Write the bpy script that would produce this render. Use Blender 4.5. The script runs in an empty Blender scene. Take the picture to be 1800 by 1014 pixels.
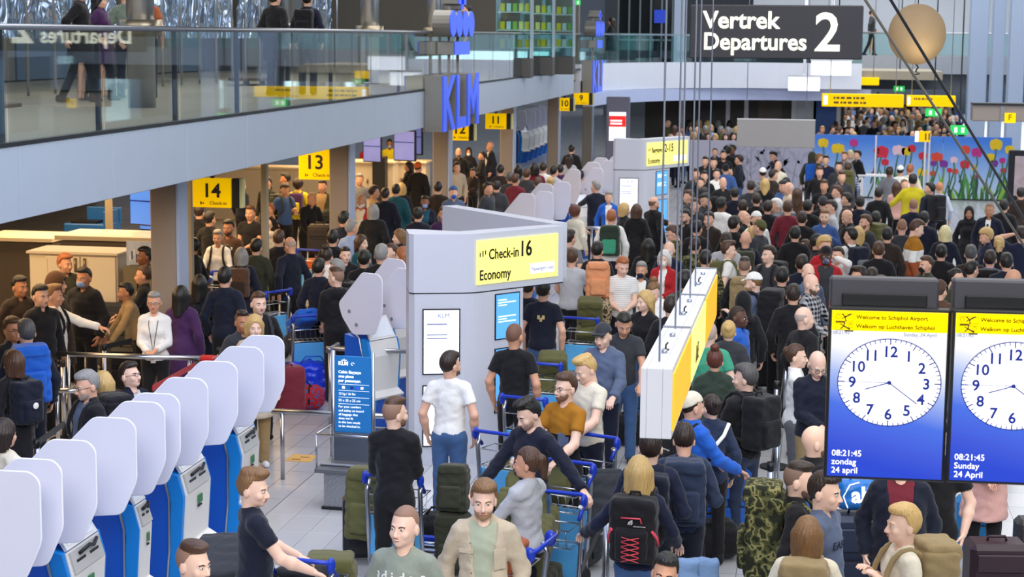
import bpy, math, random, time
import numpy as np
from mathutils import Vector, Matrix, Euler
random.seed(7)
rng = np.random.RandomState(11)
SC = bpy.context.scene
COL = SC.collection
PI = math.pi

# ------------------------------------------------------------------ camera
F_PX, EYE = 3200.0, 4.85            # 1800 x 1014 frame
YAW, PITCH, ROLL = (math.radians(a) for a in (-9.439, -7.929, 0.5))
_f = np.array([math.sin(YAW) * math.cos(PITCH), math.cos(YAW) * math.cos(PITCH), math.sin(PITCH)])
_r = np.array([math.cos(YAW), -math.sin(YAW), 0.0])
_u = np.cross(_r, _f)
_c, _s = math.cos(ROLL), math.sin(ROLL)
CAM_R, CAM_U, CAM_F = _c * _r + _s * _u, -_s * _r + _c * _u, _f
cam_data = bpy.data.cameras.new('camera')
cam = bpy.data.objects.new('camera', cam_data)
COL.objects.link(cam)
cam_data.sensor_width = 36.0
cam_data.lens = 36.0 * F_PX / 1800.0
cam_data.clip_end = 400
cam.matrix_world = Matrix(((CAM_R[0], CAM_U[0], -CAM_F[0], 0), (CAM_R[1], CAM_U[1], -CAM_F[1], 0),
                           (CAM_R[2], CAM_U[2], -CAM_F[2], EYE), (0, 0, 0, 1)))
cam_data.dof.use_dof = True
cam_data.dof.focus_distance = 14.5
cam_data.dof.aperture_fstop = 5.0
SC.camera = cam

# survey of the hall: where a sight line meets a level plane or an upright plane
def sight(u, v):
    return CAM_F + CAM_R * (u - 900) / F_PX - CAM_U * (v - 507) / F_PX
EYEP = np.array([0, 0, EYE])
def pz(u, v, z=0.0):
    d = sight(u, v); return EYEP + d * ((z - EYE) / d[2])
def pyy(u, v, Y):
    d = sight(u, v); return EYEP + d * (Y / d[1])
def pxx(u, v, X):
    d = sight(u, v); return EYEP + d * (X / d[0])
def scale_at(p):
    return F_PX / float((np.array(p) - EYEP) @ CAM_F)

# ------------------------------------------------------------------ light
SC.view_settings.view_transform = 'Standard'
SC.view_settings.look = 'None'
SC.view_settings.gamma = 1.0
SC.view_settings.use_curve_mapping = False
SC.view_settings.exposure = 0.0
SC.cycles.use_denoising = True
SC.cycles.max_bounces = 6
SC.cycles.transparent_max_bounces = 12
SC.cycles.sample_clamp_indirect = 6.0
SC.cycles.caustics_reflective = False
SC.cycles.caustics_refractive = False
world = bpy.data.worlds.new('hall_daylight'); SC.world = world
world.use_nodes = True
world.node_tree.nodes['Background'].inputs[0].default_value = (0.72, 0.83, 1.0, 1)
world.node_tree.nodes['Background'].inputs[1].default_value = 0.13

def area(name, loc, target, sx, sy, power, color):
    l = bpy.data.lights.new(name, 'AREA'); l.shape = 'RECTANGLE'; l.size = sx; l.size_y = sy
    l.energy = power; l.color = color
    o = bpy.data.objects.new(name, l); COL.objects.link(o)
    o.location = loc
    o.rotation_euler = (Vector(target) - Vector(loc)).to_track_quat('-Z', 'Y').to_euler()
    return o
# roof lights over the hall, daylight facade to the right, lamps below the mezzanine, and added fills
area('roof_light', (3.0, 13, 11.5), (1.5, 15, 0), 9, 22, 2000, (1.0, 0.98, 0.96))
area('roof_light', (3.0, 38, 11.5), (2.5, 38, 0), 11, 26, 2600, (1.0, 0.98, 0.96))
area('roof_light', (3.0, 66, 11.5), (3.0, 66, 0), 16, 24, 3600, (0.96, 0.98, 1.0))
area('roof_light', (0.5, -3, 11.0), (-1.5, 22, 1.0), 10, 6, 2500, (1.0, 0.99, 0.98))  # unseen key light, added behind the camera to brighten fronts
area('facade_daylight', (16.9, 26, 6.0), (0, 24, 1.5), 34, 8, 1700, (0.82, 0.90, 1.0))
area('facade_daylight', (16.9, 82, 4.4), (0, 82, 2), 64, 8, 2600, (0.82, 0.90, 1.0))
area('facade_daylight', (5, 122, 5.5), (3, 60, 3), 36, 9, 2600, (0.90, 0.95, 1.0))  # added before the solid end wall to brighten the balcony glass reflections
area('deck_fill', (7, 77, 3.85), (7, 77, 0), 12, 8, 420, (0.95, 0.97, 1.0))  # unseen fill added under the deck to lift the dim far crowd
area('blue_fill', (-5.0, 12.5, 8.0), (-4.2, 17, 0), 5, 9, 330, (0.34, 0.50, 1.0))  # bluish fill added over the kiosks, no sign hangs here
for ly in (18, 30, 43):
    area('mezzanine_fill', (-11.5, ly, 8.4), (-11.5, ly, 3.8), 6, 9, 260, (1.0, .96, .9))  # unseen fills added to brighten the upstairs interior
for i, (ly, pw) in enumerate(((21, 330), (29, 420), (38, 440), (48, 420))):
    area('soffit_lamp', (-11.5, ly, 3.0), (-11.5, ly, 0), 5, 5, pw, (1.0, 0.66, 0.34))

# ------------------------------------------------------------------ materials
def lin(c):
    if isinstance(c, str):
        c = c.lstrip('#'); c = tuple(int(c[i:i + 2], 16) / 255 for i in (0, 2, 4))
    return tuple((x / 12.92 if x <= 0.04045 else ((x + 0.055) / 1.055) ** 2.4) for x in c[:3]) + (1.0,)
_M = {}
def mat(name, color, rough=0.5, metal=0.0, vary=0.06, scale=8.0, bump=0.0, bscale=60.0, emit=0.0, trans=0.0, alpha=1.0, coat=0.0, spec=0.5):
    if name in _M: return _M[name]
    m = bpy.data.materials.new(name); m.use_nodes = True; _M[name] = m
    nt = m.node_tree; b = nt.nodes['Principled BSDF']
    c = lin(color)
    b.inputs['Roughness'].default_value = rough; b.inputs['Metallic'].default_value = metal
    b.inputs['Coat Weight'].default_value = coat
    b.inputs['Specular IOR Level'].default_value = spec
    tc = nt.nodes.new('ShaderNodeTexCoord')
    if vary > 0:
        n = nt.nodes.new('ShaderNodeTexNoise'); n.inputs['Scale'].default_value = scale; n.inputs['Detail'].default_value = 4
        nt.links.new(tc.outputs['Object'], n.inputs['Vector'])
        r = nt.nodes.new('ShaderNodeMixRGB'); r.blend_type = 'MIX'
        r.inputs[1].default_value = tuple(x * (1 - vary) for x in c[:3]) + (1,)
        r.inputs[2].default_value = tuple(min(1, x * (1 + vary)) for x in c[:3]) + (1,)
        nt.links.new(n.outputs['Fac'], r.inputs[0]); nt.links.new(r.outputs[0], b.inputs['Base Color'])
    else:
        b.inputs['Base Color'].default_value = c
    if bump > 0:
        n2 = nt.nodes.new('ShaderNodeTexNoise'); n2.inputs['Scale'].default_value = bscale; n2.inputs['Detail'].default_value = 3
        nt.links.new(tc.outputs['Object'], n2.inputs['Vector'])
        bp = nt.nodes.new('ShaderNodeBump'); bp.inputs['Strength'].default_value = bump; bp.inputs['Distance'].default_value = 0.01
        nt.links.new(n2.outputs['Fac'], bp.inputs['Height']); nt.links.new(bp.outputs[0], b.inputs['Normal'])
    if emit > 0:
        b.inputs['Emission Color'].default_value = c; b.inputs['Emission Strength'].default_value = emit
    if trans > 0:
        b.inputs['Transmission Weight'].default_value = trans
    if alpha < 1: b.inputs['Alpha'].default_value = alpha
    return m
def ramp_nodes(m):
    nt = m.node_tree; return nt, nt.nodes['Principled BSDF'], nt.nodes.new('ShaderNodeTexCoord')

STEEL = mat('brushed_steel', '#b9bcc4', 0.28, 1.0, 0.05)
CHROME = mat('chrome', '#d7dae2', 0.16, 1.0, 0.0)
DARKMETAL = mat('dark_metal', '#2b2d33', 0.45, 0.6, 0.05)
BLACK = mat('black_plastic', '#101114', 0.45, 0, 0.05)
WHITEP = mat('white_plastic', '#e9e8ee', 0.38, 0, 0.03, 5)
GREYP = mat('grey_plastic', '#7f828a', 0.5, 0, 0.05)
RUBBER = mat('black_rubber', '#17171a', 0.8, 0, 0.05)

# ------------------------------------------------------------------ mesh helpers
class MB:
    """collects boxes, prisms, tubes; build() links them as one mesh object"""
    def __init__(s): s.v = []; s.f = []; s.sm = []
    def add(s, v, f, smooth=False):
        o = len(s.v); s.v += [tuple(map(float, p)) for p in v]
        s.f += [tuple(i + o for i in q) for q in f]; s.sm += [smooth] * len(f); return s
    def box(s, c, d, bev=0.0, rz=0.0):
        x, y, z = (k / 2 for k in d); b = min(bev, x * .9, y * .9, z * .9)
        if b <= 0:
            P = [(sx * x, sy * y, sz * z) for sz in (-1, 1) for sy in (-1, 1) for sx in (-1, 1)]
            Fc = [(0, 2, 3, 1), (4, 5, 7, 6), (0, 1, 5, 4), (2, 6, 7, 3), (0, 4, 6, 2), (1, 3, 7, 5)]
        else:
            P = []; idx = {}
            for sx in (-1, 1):
                for sy in (-1, 1):
                    for sz in (-1, 1):
                        for a in range(3):
                            p = [sx * (x - b), sy * (y - b), sz * (z - b)]; p[a] = (sx * x, sy * y, sz * z)[a]
                            idx[(sx, sy, sz, a)] = len(P); P.append(tuple(p))
            Fc = []
            def q(*k): Fc.append(tuple(idx[i] for i in k))
            for t in (-1, 1):
                o = ((-1, -1), (1, -1), (1, 1), (-1, 1))
                if t < 0: o = o[::-1]
                q(*[(t, i, j, 0) for i, j in o]); q(*[(j, t, i, 1) for i, j in o]); q(*[(i, j, t, 2) for i, j in o])
            for t1 in (-1, 1):
                for t2 in (-1, 1):
                    w = t1 * t2 > 0
                    e = [(t1, t2, -1, 0), (t1, t2, -1, 1), (t1, t2, 1, 1), (t1, t2, 1, 0)]; q(*(e if w else e[::-1]))
                    e = [(-1, t1, t2, 1), (-1, t1, t2, 2), (1, t1, t2, 2), (1, t1, t2, 1)]; q(*(e if w else e[::-1]))
                    e = [(t2, -1, t1, 2), (t2, -1, t1, 0), (t2, 1, t1, 0), (t2, 1, t1, 2)]; q(*(e if w else e[::-1]))
            for sx in (-1, 1):
                for sy in (-1, 1):
                    for sz in (-1, 1):
                        e = [(sx, sy, sz, 0), (sx, sy, sz, 1), (sx, sy, sz, 2)]
                        q(*(e if sx * sy * sz > 0 else e[::-1]))
        cr, sr = math.cos(rz), math.sin(rz)
        P = [(c[0] + px * cr - py * sr, c[1] + px * sr + py * cr, c[2] + pz_) for px, py, pz_ in P]
        return s.add(P, Fc)
    def prism(s, poly, t, M=None):
        """polygon in local (x, z), thickness t along local y, placed by 4x4 M"""
        n = len(poly); P = [Vector((x, -t / 2, z)) for x, z in poly] + [Vector((x, t / 2, z)) for x, z in poly]
        if M is not None: P = [M @ p for p in P]
        area2 = sum(poly[i][0] * poly[(i + 1) % n][1] - poly[(i + 1) % n][0] * poly[i][1] for i in range(n))
        a = tuple(range(n)); b = tuple(range(2 * n - 1, n - 1, -1))
        Fc = [a, b] + [((i + 1) % n, i, i + n, (i + 1) % n + n) for i in range(n)]
        if area2 < 0: Fc = [f[::-1] for f in Fc]
        return s.add(P, Fc)
    def tube(s, pts, r, n=8, smooth=True, r2=None, cap=True):
        pts = [Vector(p) for p in pts]; m = len(pts); V = []; up = Vector((0, 0, 1)); prev = None
        for i, p in enumerate(pts):
            t = (pts[min(i + 1, m - 1)] - pts[max(i - 1, 0)]).normalized()
            if prev is None:
                a = up if abs(t.z) < .9 else Vector((1, 0, 0)); x = t.cross(a).normalized()
            else: x = (prev - t * prev.dot(t)).normalized()
            prev = x; y = t.cross(x)
            rr = r if r2 is None else r + (r2 - r) * i / max(1, m - 1)
            V += [p + x * (rr * math.cos(2 * PI * k / n)) + y * (rr * math.sin(2 * PI * k / n)) for k in range(n)]
        Fc = [(i * n + k, i * n + (k + 1) % n, (i + 1) * n + (k + 1) % n, (i + 1) * n + k) for i in range(m - 1) for k in range(n)]
        s.add(V, Fc, smooth)
        if cap:
            o = len(s.v) - len(V); s.f += [tuple(o + k for k in range(n - 1, -1, -1)), tuple(o + (m - 1) * n + k for k in range(n))]; s.sm += [False, False]
        return s
    def ball(s, c, r, nu=14, nv=9, M=None):
        rx, ry, rz_ = (r, r, r) if not hasattr(r, '__len__') else r
        V = [(0, 0, -rz_)] + [(rx * math.sin(PI * j / nv) * math.cos(2 * PI * i / nu), ry * math.sin(PI * j / nv) * math.sin(2 * PI * i / nu), -rz_ * math.cos(PI * j / nv)) for j in range(1, nv) for i in range(nu)] + [(0, 0, rz_)]
        if M is not None: V = [M @ Vector(p) for p in V]
        V = [(p[0] + c[0], p[1] + c[1], p[2] + c[2]) for p in V]
        Fc = [(0, 1 + (i + 1) % nu, 1 + i) for i in range(nu)]
        Fc += [(1 + j * nu + i, 1 + j * nu + (i + 1) % nu, 1 + (j + 1) * nu + (i + 1) % nu, 1 + (j + 1) * nu + i) for j in range(nv - 2) for i in range(nu)]
        o = 1 + (nv - 2) * nu; Fc += [(o + i, o + (i + 1) % nu, len(V) - 1) for i in range(nu)]
        return s.add(V, Fc, True)
    def mesh(s, name):
        me = bpy.data.meshes.new(name); me.from_pydata(s.v, [], s.f)
        me.polygons.foreach_set('use_smooth', s.sm); me.update(); return me
    def build(s, name, m, parent=None, **k):
        return link(name, s.mesh(name), m, parent, **k)

def link(name, me, m, parent=None, loc=None, kind=None):
    o = bpy.data.objects.new(name, me); COL.objects.link(o)
    if m is not None:
        if len(me.materials) == 0: me.materials.append(m)
        elif me.materials[0] is not m:
            o.material_slots[0].link = 'OBJECT'; o.material_slots[0].material = m
    if parent is not None: o.parent = parent
    if loc is not None: o.location = loc
    if kind: o['kind'] = kind
    return o
def tag(o, label, cat, group=None):
    o['label'] = label; o['category'] = cat
    if group: o['group'] = group
    return o
def empty(name, loc, rz=0.0, label=None, cat=None, group=None, sc=None):
    o = bpy.data.objects.new(name, None); COL.objects.link(o)
    o.location = tuple(map(float, loc)); o.rotation_euler = (0, 0, rz); o.empty_display_size = .1
    if sc: o.scale = (sc, sc, sc)
    if label: tag(o, label, cat, group)
    return o
def struct(name, mb, m, parent=None):
    o = mb.build(name, m, parent)
    if parent is None: o['kind'] = 'structure'
    return o
def lettering(txt, size, m, parent, M, depth=0.004, name='lettering', align='LEFT', sx=1.0, bold=0.0):
    c = bpy.data.curves.new(name, 'FONT'); c.body = txt; c.size = size; c.extrude = depth; c.align_x = align; c.offset = bold; c.resolution_u = 3
    t = bpy.data.objects.new(name, c); me = bpy.data.meshes.new_from_object(t); bpy.data.objects.remove(t); bpy.data.curves.remove(c)
    me.name = name; me.materials.clear(); me.materials.append(m)
    o = bpy.data.objects.new(name, me); COL.objects.link(o); o.parent = parent
    o.matrix_local = M @ Matrix.Diagonal((sx, 1, 1, 1)); return o
def face_M(origin, right, up):
    """matrix whose local x runs along right, local y along up (for lettering)"""
    r = Vector(right).normalized(); u = Vector(up).normalized(); n = r.cross(u)
    return Matrix(((r.x, u.x, n.x, origin[0]), (r.y, u.y, n.y, origin[1]), (r.z, u.z, n.z, origin[2]), (0, 0, 0, 1)))
def prism_M(origin, right, up=(0, 0, 1)):
    """matrix for MB.prism: local x = right, local z = up, local y = into the face"""
    r = Vector(right).normalized(); u = Vector(up).normalized(); d = u.cross(r)
    return Matrix(((r.x, d.x, u.x, origin[0]), (r.y, d.y, u.y, origin[1]), (r.z, d.z, u.z, origin[2]), (0, 0, 0, 1)))
def round_poly(poly, r, n=4):
    out = []; m = len(poly)
    for i in range(m):
        p0, p1, p2 = (Vector(poly[(i + k) % m]) for k in (-1, 0, 1))
        a = (p0 - p1); b = (p2 - p1); rr = min(r, a.length * .45, b.length * .45); a = p1 + a.normalized() * rr; b = p1 + b.normalized() * rr
        for k in range(n + 1):
            t = k / n; q = a * (1 - t) ** 2 + p1 * 2 * t * (1 - t) + b * t * t; out.append((q.x, q.y))
    return out
# ------------------------------------------------------------------ hall shell
def glass_mat(name, tint=(.86, .93, .92), refl=1.0, dens=.9):
    m = bpy.data.materials.new(name); m.use_nodes = True; nt = m.node_tree; nt.nodes.remove(nt.nodes['Principled BSDF'])
    out = nt.nodes['Material Output']; tr = nt.nodes.new('ShaderNodeBsdfTransparent'); tr.inputs[0].default_value = (*tint, 1)
    gl = nt.nodes.new('ShaderNodeBsdfGlossy'); gl.inputs['Roughness'].default_value = .02; gl.inputs[0].default_value = (.92, .95, 1, 1)
    fr = nt.nodes.new('ShaderNodeLayerWeight'); fr.inputs[0].default_value = .5
    pw = nt.nodes.new('ShaderNodeMath'); pw.operation = 'POWER'; pw.inputs[1].default_value = 4.0; nt.links.new(fr.outputs['Facing'], pw.inputs[0])
    ml = nt.nodes.new('ShaderNodeMath'); ml.operation = 'MULTIPLY_ADD'; ml.inputs[1].default_value = refl; ml.inputs[2].default_value = .045; ml.use_clamp = True
    mx = nt.nodes.new('ShaderNodeMixShader'); nt.links.new(pw.outputs[0], ml.inputs[0]); nt.links.new(ml.outputs[0], mx.inputs[0])
    nt.links.new(tr.outputs[0], mx.inputs[1]); nt.links.new(gl.outputs[0], mx.inputs[2]); nt.links.new(mx.outputs[0], out.inputs[0]); return m
GLASS = glass_mat('balustrade_glass', (.82, .87, .86), .75)
GLASS2 = glass_mat('pale_glass', (.80, .93, .92), .7)
def floor_mat():
    m = mat('floor_stone', '#c3c4c8', .22, 0, 0); nt, b, tc = ramp_nodes(m)
    br = nt.nodes.new('ShaderNodeTexBrick'); br.offset = 0; br.inputs['Scale'].default_value = 1; br.inputs['Mortar Size'].default_value = .004
    br.inputs['Brick Width'].default_value = .3; br.inputs['Row Height'].default_value = .6
    br.inputs['Color1'].default_value = lin('#c6c6c9'); br.inputs['Color2'].default_value = lin('#bcbdc2'); br.inputs['Mortar'].default_value = lin('#77787e')
    nt.links.new(tc.outputs['Object'], br.inputs['Vector'])
    no = nt.nodes.new('ShaderNodeTexNoise'); no.inputs['Scale'].default_value = 3; mx = nt.nodes.new('ShaderNodeMixRGB'); mx.blend_type = 'MULTIPLY'; mx.inputs[0].default_value = .12
    nt.links.new(tc.outputs['Object'], no.inputs['Vector'])
    nt.links.new(br.outputs[0], mx.inputs[1]); nt.links.new(no.outputs['Fac'], mx.inputs[2]); nt.links.new(mx.outputs[0], b.inputs['Base Color']); return m
FLOOR = floor_mat()
TILES = [mat('floor_tile_a', '#c4c5c9', .20, 0, .04, 5), mat('floor_tile_b', '#bdbfc5', .24, 0, .04, 5)]
zones = [(-5.4, 14.4, -2.4, 21.6), (0.6, 15.0, 1.5, 24.0)]
fl = MB()
def slab(x0, y0, x1, y1): fl.box(((x0 + x1) / 2, (y0 + y1) / 2, -.06), (x1 - x0, y1 - y0, .12))
X0, X1, Y0, Y1 = -33, 16.2, 4.2, 126
slab(X0, Y0, -5.4, Y1); slab(-5.4, Y0, -2.4, 14.4); slab(-5.4, 21.6, -2.4, Y1); slab(-2.4, Y0, .6, Y1); slab(.6, Y0, 1.5, 15); slab(.6, 24, 1.5, Y1); slab(1.5, Y0, X1, Y1)
floor = struct('floor', fl, FLOOR)
bed = MB(); [bed.box(((a + c) / 2, (b + d) / 2, -.07), (c - a, d - b, .10)) for a, b, c, d in zones]; bed.build('tile_bed', mat('grout', '#6d6e74', .9), floor)
tm = MB().box((0, 0, -.012), (.295, .595, .024), .003).mesh('floor_tile')
tm.materials.append(TILES[0])
k = 0
for a, b, c, d in zones:
    for i in range(round((c - a) / .3)):
        for j in range(round((d - b) / .6)):
            o = link('floor_tile', tm, TILES[(i * 7 + j * 3 + k) % 2], floor, (a + .15 + .3 * i, b + .3 + .6 * j, 0)); k += 1

FASC = mat('fascia_panel', '#b3becf', .42, .2, .03, 3)
CONC = mat('mezzanine_floor', '#a59a86', .5, 0, .10, 2)
SOFFIT = mat('soffit', '#3c352f', .8, 0, .08, 2)
FX, FZ0, FZ1 = -7.4, 3.08, 3.78
sl = MB(); sl.box(((-30 + FX - .12) / 2, 33.5, 3.62), (30 + FX - .12, 49, .30))
mezz = struct('mezzanine_slab', sl, CONC)
MB().box(((-30 + FX - .12) / 2, 33.5, 3.44), (30 + FX - .2, 48.8, .04)).build('soffit', SOFFIT, mezz)
for i in range(22):
    y0 = 9.15 + 2.33 * i
    if y0 > 55.5: break
    if 33.9 < y0 < 34.2: pass
    MB().box((FX - .06, y0 + 1.165, (FZ0 + FZ1) / 2), (.12, 2.318, FZ1 - FZ0), .006).build('fascia_panel', FASC, mezz)
# glass balustrade along the mezzanine edge
DG = mat('dark_anodised', '#1d2026', .4, .5, .05)
bal = MB().tube([(FX - .02, 8.5, 4.885), (FX - .02, 57.3, 4.885)], .032, 10)
bal = struct('balustrade', bal, mat('handrail_steel', '#8e9096', .3, .9, .04))
MB().box((FX - .03, 32.9, 3.80), (.09, 48.8, .035)).build('base_channel', DG, bal)
for i in range(21):
    y0 = 8.95 + 2.33 * i
    if y0 < 57: MB().box((FX - .07, y0, 4.33), (.05, .045, 1.06)).build('baluster_post', DG, bal)
    if y0 + 2.3 < 57.6: MB().box((FX - .01, y0 + 1.165, 4.335), (.014, 2.27, 1.04)).build('glass_pane', GLASS, bal)
# columns under and through the edge
COLM = mat('column_paint', '#8b7f74', .55, 0, .04, 2); COLE = mat('column_edge_strip', '#aebad2', .35, .2, .02)
for i, y in enumerate((22.09, 30.71, 39.33, 47.95, 56.57, 65.19)):
    c = struct('column', MB().box((-8.13, y, 1.69), (.34, .38, 3.42), .02), COLM)
    MB().box((-7.945, y, 1.69), (.04, .36, 3.40), .008).build('edge_strip', COLE, c)
# back of the check-in hall and of the mezzanine
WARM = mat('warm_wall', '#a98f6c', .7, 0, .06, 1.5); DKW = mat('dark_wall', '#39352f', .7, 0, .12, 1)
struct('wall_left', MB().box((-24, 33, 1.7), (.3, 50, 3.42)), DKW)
w2 = struct('wall_mezzanine', MB().box((-17, 33, 6.2), (.25, 50, 4.84)), mat('mezzanine_wall', '#8a8780', .6, 0, .10, .6))
PANELB = [mat('shop_panel_a', '#8f8b84', .5, 0, .08, 2), mat('shop_panel_b', '#4a4846', .5, 0, .08, 2), mat('shop_panel_c', '#7087a8', .45, 0, .08, 2)]
for i in range(24):
    MB().box((-16.82, 9.6 + 2.0 * i, 5.0), (.08, 1.9, 2.4), .01).build('wall_panel', PANELB[(i * 5 + i // 3) % 3], w2)
struct('wall_back', MB().box((-12, 57.6, 5.9), (9.0, .3, 4.3)), mat('back_wall', '#77726a', .7, 0, .05, 1))
# mezzanine: round steel columns, slim posts, crinkled foil sheeting between them
for y in (18.3, 25.1, 31.9, 38.7, 45.5):
    c = struct('column', MB().tube([(-9.6, y, 3.77), (-9.6, y, 8.2)], .20, 20), STEEL)
    MB().tube([(-9.6, y, 4.78), (-9.6, y, 5.02)], .30, 20).build('collar', mat('brass_collar', '#9a907c', .3, .9, .05), c)
def foil_mat():
    m = mat('crinkled_foil', '#aebfda', .14, .85, 0); nt, b, tc = ramp_nodes(m)
    mp = nt.nodes.new('ShaderNodeMapping'); mp.inputs['Scale'].default_value = (1, 2.2, .55); nt.links.new(tc.outputs['Object'], mp.inputs[0])
    no = nt.nodes.new('ShaderNodeTexNoise'); no.inputs['Scale'].default_value = .85; no.inputs['Detail'].default_value = 2; no.inputs['Distortion'].default_value = 2.2
    nt.links.new(mp.outputs[0], no.inputs['Vector']); bp = nt.nodes.new('ShaderNodeBump'); bp.inputs['Strength'].default_value = 1.0; bp.inputs['Distance'].default_value = .35
    nt.links.new(no.outputs['Fac'], bp.inputs['Height']); nt.links.new(bp.outputs[0], b.inputs['Normal']); return m
FOIL = foil_mat()
for n, (y0, y1, x) in enumerate(((15.2, 18.2, -13.2), (20.2, 26.0, -13.0), (26.6, 33.2, -13.2), (33.8, 40.0, -13.1), (41.2, 44.4, -13.4), (46.5, 49, -13.2))):
    v = []; f = []; N = int((y1 - y0) / .12); 
    for i in range(N + 1):
        y = y0 + (y1 - y0) * i / N
        for j in range(9):
            z = 4.72 + 2.6 * j / 8
            d = .07 * math.sin(y * 5.1 + j * .5 + n) + .06 * math.sin(y * 11 + 2 * math.sin(j * .9 + y))
            v.append((x + d, y, z)); v.append((x + d - .02, y, z))
    for i in range(N):
        for j in range(8):
            a = (i * 9 + j) * 2; b = ((i + 1) * 9 + j) * 2
            f.append((a, b, b + 2, a + 2)); f.append((a + 1, a + 3, b + 3, b + 1))
    mb = MB(); mb.add(v, f, True)
    o = mb.build('foil_curtain', FOIL); tag(o, ['crinkled reflective sheet hanging past the first steel column', 'crinkled silver sheeting behind the two shoppers at the rail', 'crinkled silver sheeting behind the backpack wearer upstairs', 'crinkled silver sheeting behind the stacked crown emblem', 'short crinkled sheet past the crown emblem upstairs', 'last short crinkled sheet before the far wall upstairs'][n], 'plastic sheet')
    for i in range(int((y1 - y0) / 1.1) + 1):
        MB().tube([(x + .2, y0 + i * 1.1, 3.77), (x + .2, y0 + i * 1.1, 7.3)], .025, 6).build('frame_post', STEEL, o)
for y, zz in ((14.4, 5.2), (19.0, 5.6), (24.0, 4.7), (29.5, 5.6), (36.8, 4.8)):
    t = empty('queue_table', (-11.6, y, 3.77), 0, {14.4: 'tall dark side table behind glass beside the first steel column', 19.0: 'tall table with brown top behind the two shoppers upstairs', 24.0: 'low counter upstairs behind the third glass pane', 29.5: 'tall table upstairs near the backpack wearer', 36.8: 'low counter upstairs past the crown emblem'}[y], 'table')
    MB().box((0, 0, zz - 3.77 - .9), (.7, 1.4, .06), .01).build('table_top', mat('table_wood', '#6b5844', .45, 0, .1, 6), t)
    for sy in (-.55, .55): MB().box((0, sy, (zz - 4.67) / 2), (.10, .10, zz - 4.67)).build('leg', mat('leg_brown', '#4c443b', .5, .3, .05), t)

# far cross balcony with glass front
cb = MB(); pts = []
for a in range(13):
    t = a / 12 * PI / 2; pts.append((-7.4 + 6.0 * (1 - math.cos(t)), 57.2 + 8.5 * math.sin(t)))
pts.append((1.5, 65.7))
def ribbon(pts, z0, z1, th):
    mb = MB(); v = []; n = len(pts)
    for i, (x, y) in enumerate(pts):
        dx, dy = (np.array(pts[min(i + 1, n - 1)]) - np.array(pts[max(i - 1, 0)])); L = math.hypot(dx, dy); nx, ny = -dy / L * th, dx / L * th
        v += [(x, y, z0), (x, y, z1), (x + nx, y + ny, z1), (x + nx, y + ny, z0)]
    f = []
    for i in range(n - 1):
        a, b = 4 * i, 4 * i + 4
        for k in range(4): f.append((a + k, b + k, b + (k + 1) % 4, a + (k + 1) % 4)[::-1])
    f += [(0, 1, 2, 3), (4 * n - 1, 4 * n - 2, 4 * n - 3, 4 * n - 4)]
    return mb.add(v, f)
cross = struct('bridge_front', ribbon(pts, 3.05, 3.95, .25), mat('white_fascia', '#dfe3ee', .35, .1, .03))
ribbon([(x + .35, y + .4) for x, y in pts], 2.62, 3.04, .3).build('lower_band', mat('blue_white_band', '#b9c3e6', .4, 0, .03), cross)
ribbon(pts, 3.96, 4.86, .03).build('glass_front', GLASS2, cross)
ribbon(pts, 4.87, 4.93, .06).build('handrail', STEEL, cross)
struct('bridge_floor', MB().box((-2, 69, 3.55), (12.6, 6, .3)), CONC)
struct('wall_far', MB().box((-5.7, 112, 4.5), (14.6, .3, 9)), mat('far_wall', '#8a8d92', .6, 0, .06, .5))
sh = struct('shopfront', MB().box((-2.8, 71.0, 1.35), (7.6, .3, 2.7)), mat('dark_shop', '#3a3632', .5, 0, .3, .7))
for x in (-5.2, -3.4, -2.7, -.9, .8): MB().box((x, 70.8, 1.35), (.16, .08, 2.7)).build('mullion', WHITEP, sh)
for x, c in ((-4.3, '#23262b'), (-1.8, '#4b3d30'), (-.5, '#cfd3dc'), (.3, '#2f5fae')): MB().box((x, 70.82, 1.3), (.9, .05, 2.3)).build('shop_panel', mat('shop_' + c[1:], c, .4, 0, .3, 3), sh)
# second deck to the right of the hanging sign
fd = struct('upper_deck', MB().box((8.4, 72, 3.85), (14.4, .4, .68)), mat('deck_fascia', '#9aa0ab', .5, .1, .04))
MB().box((8.4, 71.95, 4.62), (14.4, .03, .84)).build('glass_front', GLASS2, fd)
MB().tube([(1.3, 71.9, 5.05), (15.5, 71.9, 5.05)], .03, 8).build('handrail', STEEL, fd)
MB().box((8.4, 76, 4.05), (14.4, 7.6, .2)).build('deck_floor', CONC, fd)
MB().box((8.4, 73, 3.2), (14.4, 1.6, .6)).build('lower_beam', mat('beam_grey', '#5b6069', .6, 0, .05), fd)
struct('wall_end', MB().box((2, 124, 5), (40, .3, 10)), mat('end_wall', '#aeb6c4', .6, 0, .12, .3))
struct('wall_upper_end', MB().box((9, 84, 7.3), (24, .3, 6.4)), mat('bright_backdrop_wall', '#d5dbe6', .6, 0, .10, .4))
# right side: facade with tall pale mullions
wr = struct('wall_right', MB().box((16, 65, .45), (.35, 122, .9)), mat('facade_plinth', '#8e96a4', .6, 0, .05))
FAC = mat('facade_steel', '#a8b8d2', .4, .3, .03)
for i in range(25):
    if i % 3 == 1: MB().box((16.0, 8.3 + 4.6 * i, 5.0), (.12, 4.3, 8.2), .01).build('reflection_panel', mat('reflection_panel_dark', '#4a525e', .45, .2, .06), wr)  # unseen panels added to break up reflections in the balcony glass
    elif i % 3 == 2: MB().box((16.0, 8.3 + 4.6 * i, 2.2), (.12, 4.3, 2.6), .01).build('reflection_panel', mat('reflection_panel_mid', '#7b8796', .45, .2, .06), wr)
for i in range(26): MB().box((15.95, 6 + 4.6 * i, 5.5), (.45, .30, 9.2), .02).build('mullion', FAC, wr)
for z in (4.0, 8.0): MB().box((16.0, 65, z), (.25, 122, .35)).build('transom', FAC, wr)
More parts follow.
